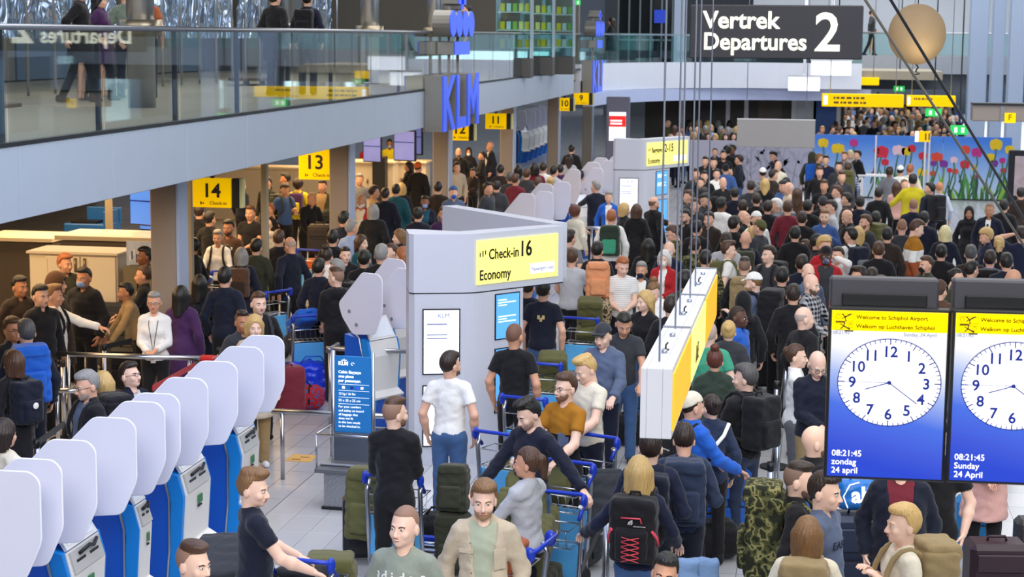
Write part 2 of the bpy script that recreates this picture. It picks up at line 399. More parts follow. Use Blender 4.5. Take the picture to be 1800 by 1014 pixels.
for i in range(25): MB().box((16.05, 8.3 + 4.6 * i, 5.45), (.03, 4.3, 9.1)).build('window_pane', GLASS2, wr)
for u0, u1, Y in ((1702, 1735, 66), (1742, 1764, 64), (1772, 1800, 62)):
    a = pyy(u0, 100, Y); b = pyy(u1, 100, Y)
    c = struct('column', MB().box(((a[0] + b[0]) / 2, Y, 5.6), (b[0] - a[0], .6, 11.2), .03), FAC)

# upstairs display cases beyond the crown emblem
for k, (u, Y, lab) in enumerate(((905, 46, 'glass display case with yellow packs upstairs past the nearer crown'), (945, 49, 'second glass display case upstairs'), (982, 51, 'last glass display case before the upstairs back wall'))):
    p = pyy(u, 60, Y); o = empty('display_case', (p[0], Y, 3.77), 0, lab, 'display case')
    MB().box((0, 0, .25), (.9, .5, .5), .02).build('base', PANELB[1], o); MB().box((0, 0, 2.3), (.9, .5, .05)).build('top', STEEL, o)
    MB().box((0, -.24, 1.4), (.88, .012, 1.8)).build('glass_pane', GLASS2, o)
    for s in (-.43, .43): MB().box((s, 0, 1.4), (.03, .46, 1.8)).build('corner_post', STEEL, o)
    for z in (.75, 1.2, 1.65):
        MB().box((0, .02, z), (.84, .42, .02)).build('shelf', WHITEP, o)
        for q in range(5): MB().box((-.32 + .16 * q, 0, z + .12), (.11, .08, .2), .008).build('pack', mat('pack_%d' % ((q + k) % 4), ('#e8c814', '#c9d2d8', '#8fb84a', '#e8d98a')[(q + k) % 4], .4), o)

a, b = pyy(1088, -20, 70.6), pyy(1182, 62, 70.6); o = empty('glazed_screen', ((a[0] + b[0]) / 2, 70.6, 3.7), 0, 'dark glazed partition upstairs beside the hanging sign', 'partition'); w = b[0] - a[0]
MB().box((0, .05, 1.4), (w, .03, 2.8)).build('dark_glass', mat('dark_glass', '#20262a', .08, .2, .2, 1), o)
for k in range(6): MB().box((-w / 2 + w * k / 5, 0, 1.4), (.06, .10, 2.8)).build('mullion', mat('mullion_grey', '#6e7c84', .4, .5), o)
for z in (.05, 1.0, 2.75): MB().box((0, 0, z), (w, .10, .06)).build('transom', mat('mullion_grey', '#6e7c84'), o)
MB().box((w * .28, -.06, 1.9), (.5, .03, .5)).build('blue_sign', mat('small_blue_sign', '#1c3fc0', .4, 0, 0, emit=.3), o)
MB().box((w * .5 + .25, 0, 2.0), (.4, .3, 4.0), .02).build('end_post', FAC, o)
# ------------------------------------------------------------------ figures: smooth bodies grown from a distance field
def snet(d, org, h):
    """surface nets: grid of distances -> vertices, quads"""
    ins = d < 0
    nx, ny, nz = d.shape
    c = np.zeros((nx - 1, ny - 1, nz - 1), np.int8)
    for i in (0, 1):
        for j in (0, 1):
            for k in (0, 1):
                c += ins[i:nx - 1 + i, j:ny - 1 + j, k:nz - 1 + k]
    I = np.argwhere((c > 0) & (c < 8))
    vid = -np.ones(c.shape, np.int32); vid[I[:, 0], I[:, 1], I[:, 2]] = np.arange(len(I))
    acc = np.zeros((len(I), 3)); cnt = np.zeros(len(I))
    x, y, z = I.T
    for a in range(3):
        for s in (0, 1):
            for t in (0, 1):
                o0 = [0, 0, 0]; o0[(a + 1) % 3] = s; o0[(a + 2) % 3] = t
                o1 = list(o0); o1[a] = 1
                d0 = d[x + o0[0], y + o0[1], z + o0[2]]; d1 = d[x + o1[0], y + o1[1], z + o1[2]]
                m = (d0 < 0) != (d1 < 0)
                tt = np.where(m, d0 / np.where(m, d0 - d1, 1), 0)
                p = np.tile(np.array(o0, float), (len(I), 1)); p[:, a] = tt
                acc += p * m[:, None]; cnt += m
    V = (I + acc / cnt[:, None]) * h + org
    Q = []
    for a in range(3):
        b, e = (a + 1) % 3, (a + 2) % 3
        sl0 = [slice(1, -1)] * 3; sl1 = [slice(1, -1)] * 3
        sl0[a] = slice(0, -1); sl1[a] = slice(1, None)
        s0 = ins[tuple(sl0)]; s1 = ins[tuple(sl1)]
        E = np.argwhere(s0 != s1)
        if not len(E): continue
        flip = s0[E[:, 0], E[:, 1], E[:, 2]]
        E = E + 1; E[:, a] -= 1
        q = []
        for ob, oe in ((-1, -1), (0, -1), (0, 0), (-1, 0)):
            o = E.copy(); o[:, b] += ob; o[:, e] += oe; q.append(vid[o[:, 0], o[:, 1], o[:, 2]])
        q = np.stack(q, 1); q[~flip] = q[~flip][:, ::-1]
        Q.append(q)
    return V, np.concatenate(Q)

def smin(a, b, k):
    h = np.clip(0.5 + 0.5 * (b - a) / k, 0, 1); return b + (a - b) * h - k * h * (1 - h)
def smax(a, b, k): return -smin(-a, -b, k)
def cap(a, b, ra, rb, k=.02): return ('c', np.array(a, float), np.array(b, float), ra, rb, k)
def ell(c, r, k=.02): return ('e', np.array(c, float), np.array(r, float), 0, 0, k)
def dprim(P, p):
    if p[0] == 'c':
        ab = p[2] - p[1]; L = max(ab @ ab, 1e-9); t = np.clip(((P - p[1]) @ ab) / L, 0, 1)
        q = P - p[1] - t[..., None] * ab
        return np.sqrt((q * q).sum(-1)) - (p[3] + (p[4] - p[3]) * t)
    q = (P - p[1]) / p[2]; k0 = np.sqrt((q * q).sum(-1)); q2 = q / p[2]; k1 = np.sqrt((q2 * q2).sum(-1))
    return k0 * (k0 - 1) / np.maximum(k1, 1e-6)
def grid(prims, h, pad=.03):
    lo = np.min([np.minimum(p[1], p[2]) - max(p[3], p[4]) if p[0] == 'c' else p[1] - p[2] for p in prims], 0) - pad - 2 * h
    hi = np.max([np.maximum(p[1], p[2]) + max(p[3], p[4]) if p[0] == 'c' else p[1] + p[2] for p in prims], 0) + pad + 2 * h
    return lo, hi
def field(prims, h, pad=.03, clip=None):
    lo, hi = grid(prims, h, pad)
    if clip is not None: lo = np.maximum(lo, clip[0]); hi = np.minimum(hi, clip[1])
    n = np.ceil((hi - lo) / h).astype(int) + 1
    ax = [(lo[i] + h * np.arange(n[i])).astype(np.float32) for i in range(3)]
    P = np.stack(np.meshgrid(*ax, indexing='ij'), -1)
    d = None
    for p in prims:
        e = dprim(P, p); d = e if d is None else smin(d, e, p[5])
    return P, d, lo
def mesh_np(name, V, Q, smooth=True):
    me = bpy.data.meshes.new(name)
    me.vertices.add(len(V)); me.vertices.foreach_set('co', np.asarray(V, np.float32).ravel())
    me.loops.add(Q.size); me.loops.foreach_set('vertex_index', Q.astype(np.int32).ravel())
    me.polygons.add(len(Q)); me.polygons.foreach_set('loop_start', np.arange(0, Q.size, 4, dtype=np.int32))
    me.polygons.foreach_set('use_smooth', np.full(len(Q), smooth)); me.update(calc_edges=True); return me
def joinVQ(L):
    V = []; Q = []; o = 0
    for v, q in L:
        V.append(v); Q.append(q + o); o += len(v)
    return np.concatenate(V), np.concatenate(Q)
_G = {}
def cached(key, fn):
    if key not in _G: _G[key] = fn()
    return _G[key]
def rotm(yaw=0, pitch=0, roll=0):
    """yaw > 0 turns to image right when facing the lens, pitch > 0 looks down"""
    return np.array((Matrix.Rotation(yaw, 3, 'Z') @ Matrix.Rotation(pitch, 3, 'X') @ Matrix.Rotation(roll, 3, 'Y')))

H_RES = {0: .0062, 1: .0095, 2: .015}
T_RES = {0: .017, 1: .026, 2: .036}
L_RES = {0: .026, 1: .034, 2: .046}
HAND_RES = {0: .0056, 1: .0085, 2: .016}

def head_VQ(sex, lod, var=0):
    def f():
        w = {0: 1.0, 1: 1.05, 2: .96}[var]
        nk = .043 if sex == 'f' else .053
        pr = [ell((0, .012, .135), (.073 * w, .094, .098)), ell((0, -.018, .085), (.060 * w, .072, .083), .03),
              ell((0, -.040, .036), (.043 * w, .043, .036), .03), ell((0, -.070, .016), (.016, .014, .014), .02),
              cap((-.034, -.080, .121), (.034, -.080, .121), .010, .010, .016)]
        for s in (-1, 1):
            pr += [ell((s * .037, -.064, .074), (.024, .022, .022), .02), ell((s * .076 * w, .016, .094), (.010, .021, .033), .008)]
        pr += [cap((0, -.090, .108), (0, -.108, .071), .008, .0125, .010), ell((.011, -.098, .067), (.008, .010, .007), .008), ell((-.011, -.098, .067), (.008, .010, .007), .008),
               ell((0, -.086, .046), (.024, .013, .012), .010),
               cap((0, .020, .07), (0, .010, -.07), nk, nk * .95, .025)]
        P, d, lo = field(pr, H_RES[lod])
        for s in (-1, 1):
            d = smax(d, -dprim(P, ell((s * .031, -.104, .106), (.019, .018, .0125))), .012)
        d = smax(d, -dprim(P, cap((-.02, -.103, .0455), (.02, -.103, .0455), .0035, .0035)), .006)
        d = np.maximum(d, -.062 - P[..., 2])
        return snet(d, lo, H_RES[lod])
    return cached(('head', sex, lod, var), f)

def hair_VQ(st, lod):
    h = max(H_RES[lod] * 1.15, .007)
    def f():
        cr = lambda t, k=.02: ell((0, .012, .137), (.073 + t, .094 + t, .098 + t), k)
        base = {'short': .010, 'quiff': .009, 'buzz': .0045, 'fade': .004, 'long': .016, 'bob': .017, 'bun': .010, 'pony': .010, 'curly': .030,
                'fringe': .003, 'cap': .014, 'beanie': .016, 'hijab': .018, 'topknot': .010, 'parted': .014, 'hood': .03}[st]
        pr = [cr(base)]
        if st == 'short': pr += [ell((0, -.02, .205), (.062, .075, .035), .03)]
        if st == 'parted': pr += [ell((.01, -.02, .205), (.07, .085, .038), .03)]
        if st == 'quiff': pr += [ell((.0, -.045, .222), (.058, .055, .032), .03), ell((0, .03, .22), (.055, .06, .025), .03)]
        if st == 'fade': pr += [ell((0, -.005, .215), (.060, .088, .033), .02)]
        if st == 'long':
            pr += [cap((-.062, .02, .12), (-.075, .035, -.13), .045, .040, .03), cap((.062, .02, .12), (.075, .035, -.13), .045, .040, .03), cap((0, .07, .12), (0, .085, -.16), .065, .06, .05)]
        if st == 'bob':
            pr += [cap((-.062, .02, .12), (-.068, .02, .0), .045, .038, .03), cap((.062, .02, .12), (.068, .02, .0), .045, .038, .03), cap((0, .06, .12), (0, .07, -.01), .065, .06, .05)]
        if st == 'bun': pr += [ell((0, .10, .165), (.042, .040, .040), .015)]
        if st == 'topknot': pr += [ell((0, .055, .255), (.045, .045, .042), .015)]
        if st == 'pony': pr += [ell((0, .105, .155), (.028, .028, .028), .02), cap((0, .115, .15), (0, .14, -.04), .034, .018, .02)]
        if st == 'curly': pr += [ell((0, .03, .16), (.105, .11, .105), .03)]
        if st == 'hijab': pr += [cap((0, .02, .08), (0, .02, -.06), .085, .11, .05), ell((0, .02, -.08), (.15, .12, .06), .04)]
        if st == 'hood': pr += [cap((0, .03, .08), (0, .04, -.05), .10, .11, .05)]
        P, d, lo = field(pr, h, .02)
        x, y, z = P[..., 0], P[..., 1], P[..., 2]
        if st in ('short', 'quiff', 'fade', 'buzz', 'parted', 'pony', 'bun', 'topknot', 'curly'):
            # hairline: front at the brow, back at the nape, ears free
            k = (z - .172) - .98 * (np.abs(y + .085) * (y > -.085)) * -1
            line = np.where(y < -.02, .178 + (-.02 - y) * .10, np.where(y < .03, .178 - (y + .02) * 2.0, .066 - (y - .03) * .60))
            d = smax(d, (line - z) * .8, .006)
            if st == 'fade': d = smax(d, (.150 - z) * .7, .02)
        elif st == 'fringe':
            line = np.where(y < 0, .2, .078)
            d = smax(smax(d, (line - z) * .7, .006), (z - .165) * .8, .01)
        elif st in ('long', 'bob'):
            face = dprim(P, ell((0, -.085, .07), (.062, .085, .105)))
            d = smax(d, -face, .012)
            if st == 'bob': d = np.maximum(d, -.02 - z)
            d = np.maximum(d, -y - .085 - (z - .15) * .8)
        elif st == 'hijab' or st == 'hood':
            face = dprim(P, ell((0, -.095, .09), (.056, .075, .092))); d = smax(d, -face, .01)
            d = np.maximum(d, -.105 - z)
        elif st == 'beanie':
            line = np.where(y < 0, .165, .165 - y * .5); d = np.maximum(d, line - z)
            d = d + .0015 * np.sin(np.arctan2(x, y) * 34)
        elif st == 'cap':
            line = np.where(y < 0, .162, .162 - y * .2); d = np.maximum(d, line - z)
            br = smax(dprim(P, ell((0, -.10, .160), (.075, .10, .022))), np.abs(z - .163 - (y + .1) * .12) - .005, .004)
            d = smin(d, np.maximum(br, y + .05), .006)
        if st in ('long', 'bob', 'pony', 'short', 'quiff', 'parted', 'bun', 'topknot'):
            a = np.arctan2(x, y + .001); d = d + .0022 * np.sin(a * 26 + z * 40) + .0016 * np.sin(a * 47 + 1 + 30 * z)
        if st == 'curly': d = d + .007 * np.sin(x * 190) * np.sin(y * 170 + 1) * np.sin(z * 180)
        return snet(d, lo, h)
    return cached(('hair', st, lod), f)

def beard_VQ(lod, big=0):
    def f():
        t = .0035 + .006 * big
        pr = [ell((0, -.040, .036), (.043 + t, .043 + t, .036 + t)), ell((0, -.070, .016), (.018 + t, .015 + t, .015 + t), .02), ell((0, -.030, .06), (.058 + t, .06 + t, .06), .02)]
        P, d, lo = field(pr, H_RES[lod], .01)
        x, y, z = P[..., 0], P[..., 1], P[..., 2]
        d = smax(d, z - (.062 + np.maximum(0, y + .06) * 0.9), .006)
        d = smax(d, -dprim(P, ell((0, -.105, .047), (.021, .03, .011))), .004)
        d = np.maximum(d, y - .005); return snet(d, lo, H_RES[lod])
    return cached(('beard', lod, big), f)
def mask_VQ(lod):
    def f():
        pr = [ell((0, -.056, .045), (.052, .058, .050)), ell((0, -.085, .06), (.03, .035, .03), .03)]
        P, d, lo = field(pr, H_RES[lod], .01)
        x, y, z = P[..., 0], P[..., 1], P[..., 2]
        d = smax(d, z - .087 + np.abs(x) * .25, .006); d = smax(d, .002 - z, .006); d = np.maximum(d, y + .018)
        return snet(d, lo, H_RES[lod])
    return cached(('mask', lod), f)

WR = {  # wrist targets (x outward on each side, y, z): first the figure's +x arm, then its -x arm
    'down': ((.245, -.05, .90), (.245, -.03, .90)), 'push': ((.21, -.36, 1.04), (.21, -.36, 1.04)), 'cross': ((-.07, -.20, 1.13), (-.05, -.21, 1.18)),
    'phone': ((.08, -.28, 1.22), (.25, -.08, .93)), 'hold': ((.06, -.27, 1.06), (.05, -.27, 1.04)), 'hip': ((.22, -.03, .99), (.27, -.02, .90)),
    'strap': ((.13, -.15, 1.27), (.26, -.04, .91)), 'straps': ((.13, -.15, 1.27), (.13, -.15, 1.27)), 'reach': ((.20, -.50, 1.0), (.20, -.50, 1.0)),
    'point': ((.15, -.54, 1.20), (.26, .0, .91)), 'up': ((.10, -.16, 1.60), (.26, -.03, .91)), 'pocket': ((.20, -.06, .95), (.20, -.06, .95)),
    'out': ((.46, -.22, 1.06), (.26, -.30, 1.0)), 'back': ((.28, .12, .93), (.27, -.04, .90)), 'wide': ((.62, -.05, 1.02), (.30, -.33, .98)), 'pocket1': ((.20, -.06, .95), (.27, -.03, .90)),
    'side': ((.56, .02, 1.02), (.27, -.03, .92)), 'cheek': ((.06, -.16, 1.50), (.05, -.25, 1.1)), 'walk': ((.25, -.22, .95), (.25, .16, .94)),
}
def ik(s, w, a, b, side):
    v = w - s; L = min(np.linalg.norm(v), (a + b) * .995); u = v / np.linalg.norm(v); w = s + u * L
    x = (a * a - b * b + L * L) / (2 * L); r = math.sqrt(max(a * a - x * x, 1e-6))
    pole = np.array([side * .55, .55, -.75]); pole = pole - u * (pole @ u); pole /= np.linalg.norm(pole)
    return s + u * x + pole * r, w
def skel(pose, lean, sex):
    sw = .150 if sex == 'f' else .163
    J = {}
    R = rotm(0, lean, 0); hip = np.array([0, .01, .95])
    T = lambda p: R @ (np.array(p, float) - hip) + hip
    J['T'] = T
    for i, s in enumerate((1, -1)):
        sh = np.array([s * sw, .012, 1.392]); w = WR[pose][i]; w = np.array([s * w[0], w[1], w[2]])
        e, w = ik(sh, w, .285, .255, s)
        J[s] = (T(sh), T(e), T(w))
    J['neck'] = T((0, .022, 1.45)); J['head'] = T((0, .012, 1.502))
    J['walk'] = pose == 'walk'
    return J
def torso(J, sex, t, w=1.0):
    T = J['T']
    if sex == 'f':
        pr = [ell((0, .0, 1.27), (.145 * w + t, .098 * w + t, .19)), ell((.06, -.065, 1.255), (.066 + t, .062 + t, .068), .04), ell((-.06, -.065, 1.255), (.066 + t, .062 + t, .068), .04),
              ell((0, .0, 1.08), (.128 * w + t, .098 * w + t, .17), .06), ell((0, .015, .92), (.165 * w + t, .122 * w + t, .14), .06)]
        sx = .118
    else:
        pr = [ell((0, .0, 1.27), (.152 * w + t, .108 * w + t, .19)), ell((0, -.01, 1.08), (.148 * w + t, .112 * w + t, .18), .06), ell((0, .012, .93), (.16 * w + t, .118 * w + t, .13), .06)]
        sx = .128
    pr = [('e', T(p[1]), p[2], 0, 0, p[5]) for p in pr]
    a, b, n = T((-sx, .012, 1.392)), T((sx, .012, 1.392)), T((0, .022, 1.45))
    pr += [cap(a, b, .052 + t, .052 + t, .04), cap(n, a, .052 + t, .052 + t, .04), cap(n, b, .052 + t, .052 + t, .04)]
    return pr
def arms(J, t, long_=True, sex='m', k=.03):
    pr = []; g = .86 if sex == 'f' else 1.0
    for s in (1, -1):
        sh, e, w = J[s]
        if long_: pr += [cap(sh, e, .050 * g + t, .041 * g + t, k), cap(e, w, .043 * g + t, .032 * g + t * 1.1, .02)]
        else: pr += [cap(sh, sh + (e - sh) * .62, .056 * g + t, .052 * g + t * 1.6, k)]
    return pr
def hand_prims(J, side, grip):
    sh, e, w = J[side]
    d = (w - e) / np.linalg.norm(w - e)
    ref = np.array([-side, -.25, .0]) if abs(d[2]) > .6 else np.array([0, 0, -1.0])    # palm faces the thigh, or down
    n = ref - d * (ref @ d); n /= np.linalg.norm(n); a = np.cross(d, n) * 1.0
    if a[1] > 0 and abs(d[2]) > .6: a = -a
    if abs(d[2]) <= .6 and a[0] * side > 0: a = -a           # a points to the thumb side
    o = w + d * .015
    pr = [cap(w - d * .10, w + d * .01, .030, .026, .02)]
    for q in (-.026, -.009, .009, .026): pr.append(cap(o + a * q * .75, o + d * .075 + a * q, .0135, .0115, .012))
    for q, L in ((.028, .072), (.0095, .080), (-.0095, .074), (-.027, .058)):
        b0 = o + d * .078 + a * q
        c1 = math.cos(grip * .8); s1 = math.sin(grip * .8); m = b0 + (d * c1 + n * s1) * L * .5 + a * q * .1
        c2 = math.cos(grip * 1.9); s2 = math.sin(grip * 1.9); tp = m + (d * c2 + n * s2) * L * .5
        pr += [cap(b0, m, .0092, .0085, .006), cap(m, tp, .0085, .0068, .004)]
    t0 = o + d * .012 + a * .026 + n * .006; t1 = t0 + d * .032 + a * .026 + n * .014; t2 = t1 + d * (.032) + n * (.012 + .012 * grip) - a * .004 * grip
    pr += [cap(t0, t1, .0125, .0105, .012), cap(t1, t2, .0105, .008, .005)]
    return pr
def body_VQ(pose, lean, sex, lod, bare, legs, hy, hp, hr, var, grip):
    J = skel(pose, lean, sex); parts = []
    hv, hq = head_VQ(sex, lod, var)
    parts.append((head_T(J, hy, hp, hr)(hv), hq))
    pr = torso(J, sex, -.024)
    pr += [cap(J['neck'] - np.array([0, 0, .06]), J['head'] + np.array([0, .01, .02]), .052 if sex == 'm' else .044, .05 if sex == 'm' else .042, .02)]
    for s in (1, -1):
        sh, e, w = J[s]; pr += [cap(sh, e, .040, .034, .02), cap(e, w, .034, .026, .02)]
        pr += [cap((s * .09, .012, .90), (s * .10, .0, .50), .065, .045, .03), cap((s * .10, .0, .50), (s * .10, .03, .07), .045, .036, .02)]
    h = {0: .024, 1: .034, 2: .045}[lod]
    P, d, lo = field(pr, h); parts.append(snet(d, lo, h))
    for s in (1, -1):
        hpz = hand_prims(J, s, grip)
        hh = HAND_RES[lod]
        if lod == 2: hpz = [(*p[:3], p[3] * 1.25, p[4] * 1.25, p[5]) for p in hpz]
        P, d, lo = field(hpz, hh, .006); parts.append(snet(d, lo, hh))
        if bare:
            sh, e, w = J[s]; g = .86 if sex == 'f' else 1.0
            ap = [cap(sh + (e - sh) * .25, e, .049 * g, .041 * g), cap(e, e + (w - e) * .35, .042 * g, .045 * g, .02), cap(e + (w - e) * .35, w, .045 * g, .029 * g, .02)]
            ha = {0: .011, 1: .017, 2: .026}[lod]
            P, d, lo = field(ap, ha); parts.append(snet(d, lo, ha))
    return joinVQ(parts)
HSC = 1.07
def head_T(J, hy, hp, hr):
    R = rotm(hy, hp, hr) * HSC; o = J['head']; piv = np.array([0, .015, .03])
    return lambda V: (V - piv) @ R.T + piv + o
def head_M(J, hy, hp, hr):
    R = rotm(hy, hp, hr) * HSC; o = J['head']; piv = np.array([0, .015, .03]); t = o + piv - R @ piv
    return Matrix([[*R[i], t[i]] for i in range(3)] + [[0, 0, 0, 1]])

GARM = {  # thickness, long sleeve, hem, fold size
    'tee': (.008, 0, .875, .0035), 'shirt': (.010, 1, .87, .0045), 'jumper': (.015, 1, .885, .005), 'hoodie': (.020, 1, .86, .006), 'jacket': (.019, 1, .85, .006),
    'coat': (.026, 1, .60, .006), 'puffer': (.032, 1, .84, .004), 'vest': (.012, 0, .87, .004), 'blazer': (.020, 1, .80, .004), 'dress': (.012, 1, .45, .005)}
def top_VQ(pose, lean, sex, w, style, lod, open_=0, grow=0.0, only_torso=False):
    t, lng, hem, fold = GARM[style]; t += grow; h = T_RES[lod]
    J = skel(pose, lean, sex); pr = torso(J, sex, t, w)
    if hem < .75:
        pr += [cap((0, .01, .95), (0, .01, hem - .05), .165 * w + t, .20 * w + t, .05)]
    ap = [] if only_torso else arms(J, t, lng, sex)
    lo, hi = grid(pr + ap, h); n = np.ceil((hi - lo) / h).astype(int) + 1
    P = np.stack(np.meshgrid(*[(lo[i] + h * np.arange(n[i])).astype(np.float32) for i in range(3)], indexing='ij'), -1); d = None
    for p_ in pr:
        e_ = dprim(P, p_); d = e_ if d is None else smin(d, e_, p_[5])
    for i_, s_ in enumerate((1, -1)):
        if only_torso: break
        sh, e, wr = J[s_]; q_ = ap[i_ * 2:i_ * 2 + 2] if lng else ap[i_:i_ + 1]; da = None
        for p_ in q_:
            e_ = dprim(P, p_); da = e_ if da is None else smin(da, e_, p_[5])
        if lng: ax_ = (wr - e) / np.linalg.norm(wr - e); da = np.maximum(da, (P - wr) @ ax_ - .008)
        else: ax_ = (e - sh) / np.linalg.norm(e - sh); da = np.maximum(da, (P - (sh + (e - sh) * .60)) @ ax_)
        d = smin(d, da, .028)
    R = rotm(0, -lean, 0); q = P - np.array([0, .01, .95]); q = q @ R.T + np.array([0, .01, .95])
    x, y, z = q[..., 0], q[..., 1], q[..., 2]
    if lod < 2:
        d = d + fold * (1.05 * np.sin(x * 34 + z * 19 + 1.6 * np.sin(z * 23 + x * 9)) * np.sin(z * 37 - x * 17 + y * 21) + .7 * np.sin(z * 63 + x * 41 * np.sign(x) + 2 * np.sin(x * 15)) * np.sin(y * 40 + z * 12))
    if style == 'puffer': d = d - .010 * np.abs(np.sin((z + .02 * np.sin(x * 5)) * PI / .085)) + .005
    d = np.maximum(d, hem - P[..., 2])
    nl = ell((0, -.040, 1.508), (.060, .068, .070)) if style in ('tee', 'jumper', 'vest', 'dress') else ell((0, -.045, 1.52), (.058, .068, .085))
    d = smax(d, -dprim(q, nl), .012)
    if style in ('hoodie',):
        d = smin(d, smax(dprim(q, ell((0, .085, 1.43), (.13, .075, .085))), -dprim(q, ell((0, .05, 1.52), (.085, .07, .09))), .01), .012)
    if style in ('jacket', 'coat', 'puffer', 'shirt', 'blazer'):
        rr = np.sqrt(x * x + (y - .012) ** 2)
        col = np.maximum(np.abs(rr - .072) - .012, np.abs(z - 1.475) - .035)
        col = np.where(y < -.045, .05, col); d = smin(d, col, .012)
    if open_:
        wd = .02 + (z - .8) * .10 * open_
        d = np.maximum(d, -np.maximum(np.abs(x) - wd, y + .02))
    else: d = np.maximum(d, -9)
    return snet(d, lo, h)
def legs_VQ(sex, lod, style, walk=False):
    t = .010 if style != 'slim' else .004; h = L_RES[lod]
    pr = [ell((0, .015, .92), (.158 + t, .118 + t, .13))]
    for s in (1, -1):
        dy = s * .17 if walk else 0.0
        pr += [cap((s * .088, .012, .88), (s * .098, -.005 - dy * .6, .50), .088 + t, .060 + t, .03), cap((s * .098, -.005 - dy * .6, .50), (s * .10, .03 - dy + (.1 if walk and s < 0 else 0), .05), .060 + t, .047 + t * 1.5, .02)]
    if style == 'skirt': pr = [ell((0, .015, .92), (.17, .13, .13)), cap((0, .01, .9), (0, .01, .5), .17, .21, .05)]
    P, d, lo = field(pr, h)
    if lod < 2: d = d + .004 * np.sin(P[..., 2] * 38 + P[..., 0] * 30) * np.sin(P[..., 1] * 34 + P[..., 2] * 12)
    d = np.maximum(d, .045 - P[..., 2]); d = np.maximum(d, P[..., 2] - 1.02)
    return snet(d, lo, h)
def shoe_VQ(lod):
    h = {0: .012, 1: .018, 2: .026}[lod]
    P, d, lo = field([cap((0, .045, .045), (0, -.10, .035), .042, .036), cap((0, .04, .06), (0, .03, .10), .042, .045, .02)], h)
    d = np.maximum(d, .004 - P[..., 2]); d = np.maximum(d, P[..., 2] - .115)
    return snet(d, lo, h)
_ME = {}
def shared(key, name, fn):
    if key not in _ME:
        V, Q = fn(); _ME[key] = mesh_np(name, V, Q)
    return _ME[key]
def eye_mesh(kind):
    k = ('eye', kind)
    if k not in _ME:
        mb = MB()
        if kind == 'eye': mb.ball((0, 0, 0), (.0125, .0125, .0125), 10, 7)
        elif kind == 'iris': mb.ball((0, -.0085, 0), (.0062, .0055, .0062), 8, 6)
        elif kind in ('brow1', 'brow-1'):
            s = int(kind[4:]); mb.tube([(s * .014, -.0905, .119), (s * .031, -.0895, .1265), (s * .048, -.078, .121)], .0042, 6)
        elif kind == 'lips': mb.ball((0, -.0955, .0505), (.021, .0055, .0045), 10, 6); mb.ball((0, -.0945, .0405), (.018, .006, .0052), 10, 6)
        elif kind == 'teeth': mb.ball((0, -.0975, .0455), (.019, .0045, .0055), 10, 6)
        elif kind == 'glasses':
            for s in (-1, 1):
                mb.tube([(s * .032 + .021 * math.cos(a), -.105, .106 + .017 * math.sin(a)) for a in [2 * PI * i / 14 for i in range(15)]], .0019, 5, cap=False)
                mb.tube([(s * .053, -.104, .110), (s * .076, -.06, .110), (s * .081, .02, .104)], .0019, 5)
            mb.tube([(-.011, -.105, .109), (.011, -.105, .109)], .0019, 5)
        elif kind == 'shades':
            for s in (-1, 1): mb.ball((s * .032, -.103, .106), (.023, .004, .018), 10, 6)
        _ME[k] = mb.mesh('eyebrow' if kind.startswith('brow') else kind)
    return _ME[k]

SKIN = {'a': '#e2b096', 'b': '#d39c7e', 'c': '#b87f5e', 'd': '#8a5a40', 'e': '#5a3a2b', 'f': '#edc4ae'}
HAIRC = {'bk': '#15120f', 'db': '#2a1c14', 'br': '#4a3020', 'lb': '#7c5a38', 'bl': '#c6a468', 'pl': '#e2cd9c', 'gi': '#a4623a', 'gr': '#8c8a88', 'dg': '#4c4a4a', 'wh': '#d8d6d2', 'rb': '#5a2c1e'}
CC = {'pc': '#dc9468', 'bk': '#131318', 'nv': '#161d38', 'dn': '#10162a', 'gy': '#6d7077', 'dg': '#34363c', 'lg': '#b4b6bc', 'wh': '#ecebe8', 'cr': '#ded6c2', 'bg': '#c2b39c', 'bl': '#1f5fc4', 'lb': '#8fa8d8',
      'mb': '#3a5a94', 'jn': '#40608e', 'lj': '#7795bd', 'dj': '#27344e', 'rd': '#b01e26', 'gn': '#3f9c7c', 'ol': '#5b5a34', 'do': '#36382a', 'kh': '#94805a', 'br': '#53392a', 'tn': '#a2865c', 'ye': '#c9bb1e',
      'or': '#d2621e', 'pk': '#d8a8a0', 'te': '#17505c', 'pu': '#432250', 'bu': '#6d1f2e', 'bs': '#55627e', 'gg': '#76857a', 'pg': '#a9b09a', 'oc': '#a8701e', 'dgn': '#2c3a30', 'sg': '#8c9488', 'pb': '#b8c3d8', 'ru': '#a4552f', 'dbr': '#2c211c'}
def skin(k): return mat('skin_' + k, SKIN[k], .52, 0, .07, 22, .08, 300)
def hairm(k):
    n = 'hair_' + k
    if n in _M: return _M[n]
    m = mat(n, HAIRC[k], .45, 0, .0); nt, b, tc = ramp_nodes(m)
    mp = nt.nodes.new('ShaderNodeMapping'); mp.inputs['Scale'].default_value = (160, 160, 14); nt.links.new(tc.outputs['Object'], mp.inputs[0])
    no = nt.nodes.new('ShaderNodeTexNoise'); no.inputs['Scale'].default_value = 1.0; no.inputs['Detail'].default_value = 3; nt.links.new(mp.outputs[0], no.inputs['Vector'])
    mx = nt.nodes.new('ShaderNodeMixRGB'); c = lin(HAIRC[k]); mx.inputs[1].default_value = tuple(x * .55 for x in c[:3]) + (1,); mx.inputs[2].default_value = tuple(min(1, x * 1.5) for x in c[:3]) + (1,)
    nt.links.new(no.outputs['Fac'], mx.inputs[0]); nt.links.new(mx.outputs[0], b.inputs['Base Color'])
    bp = nt.nodes.new('ShaderNodeBump'); bp.inputs['Strength'].default_value = .5; bp.inputs['Distance'].default_value = .006
    nt.links.new(no.outputs['Fac'], bp.inputs['Height']); nt.links.new(bp.outputs[0], b.inputs['Normal']); return m
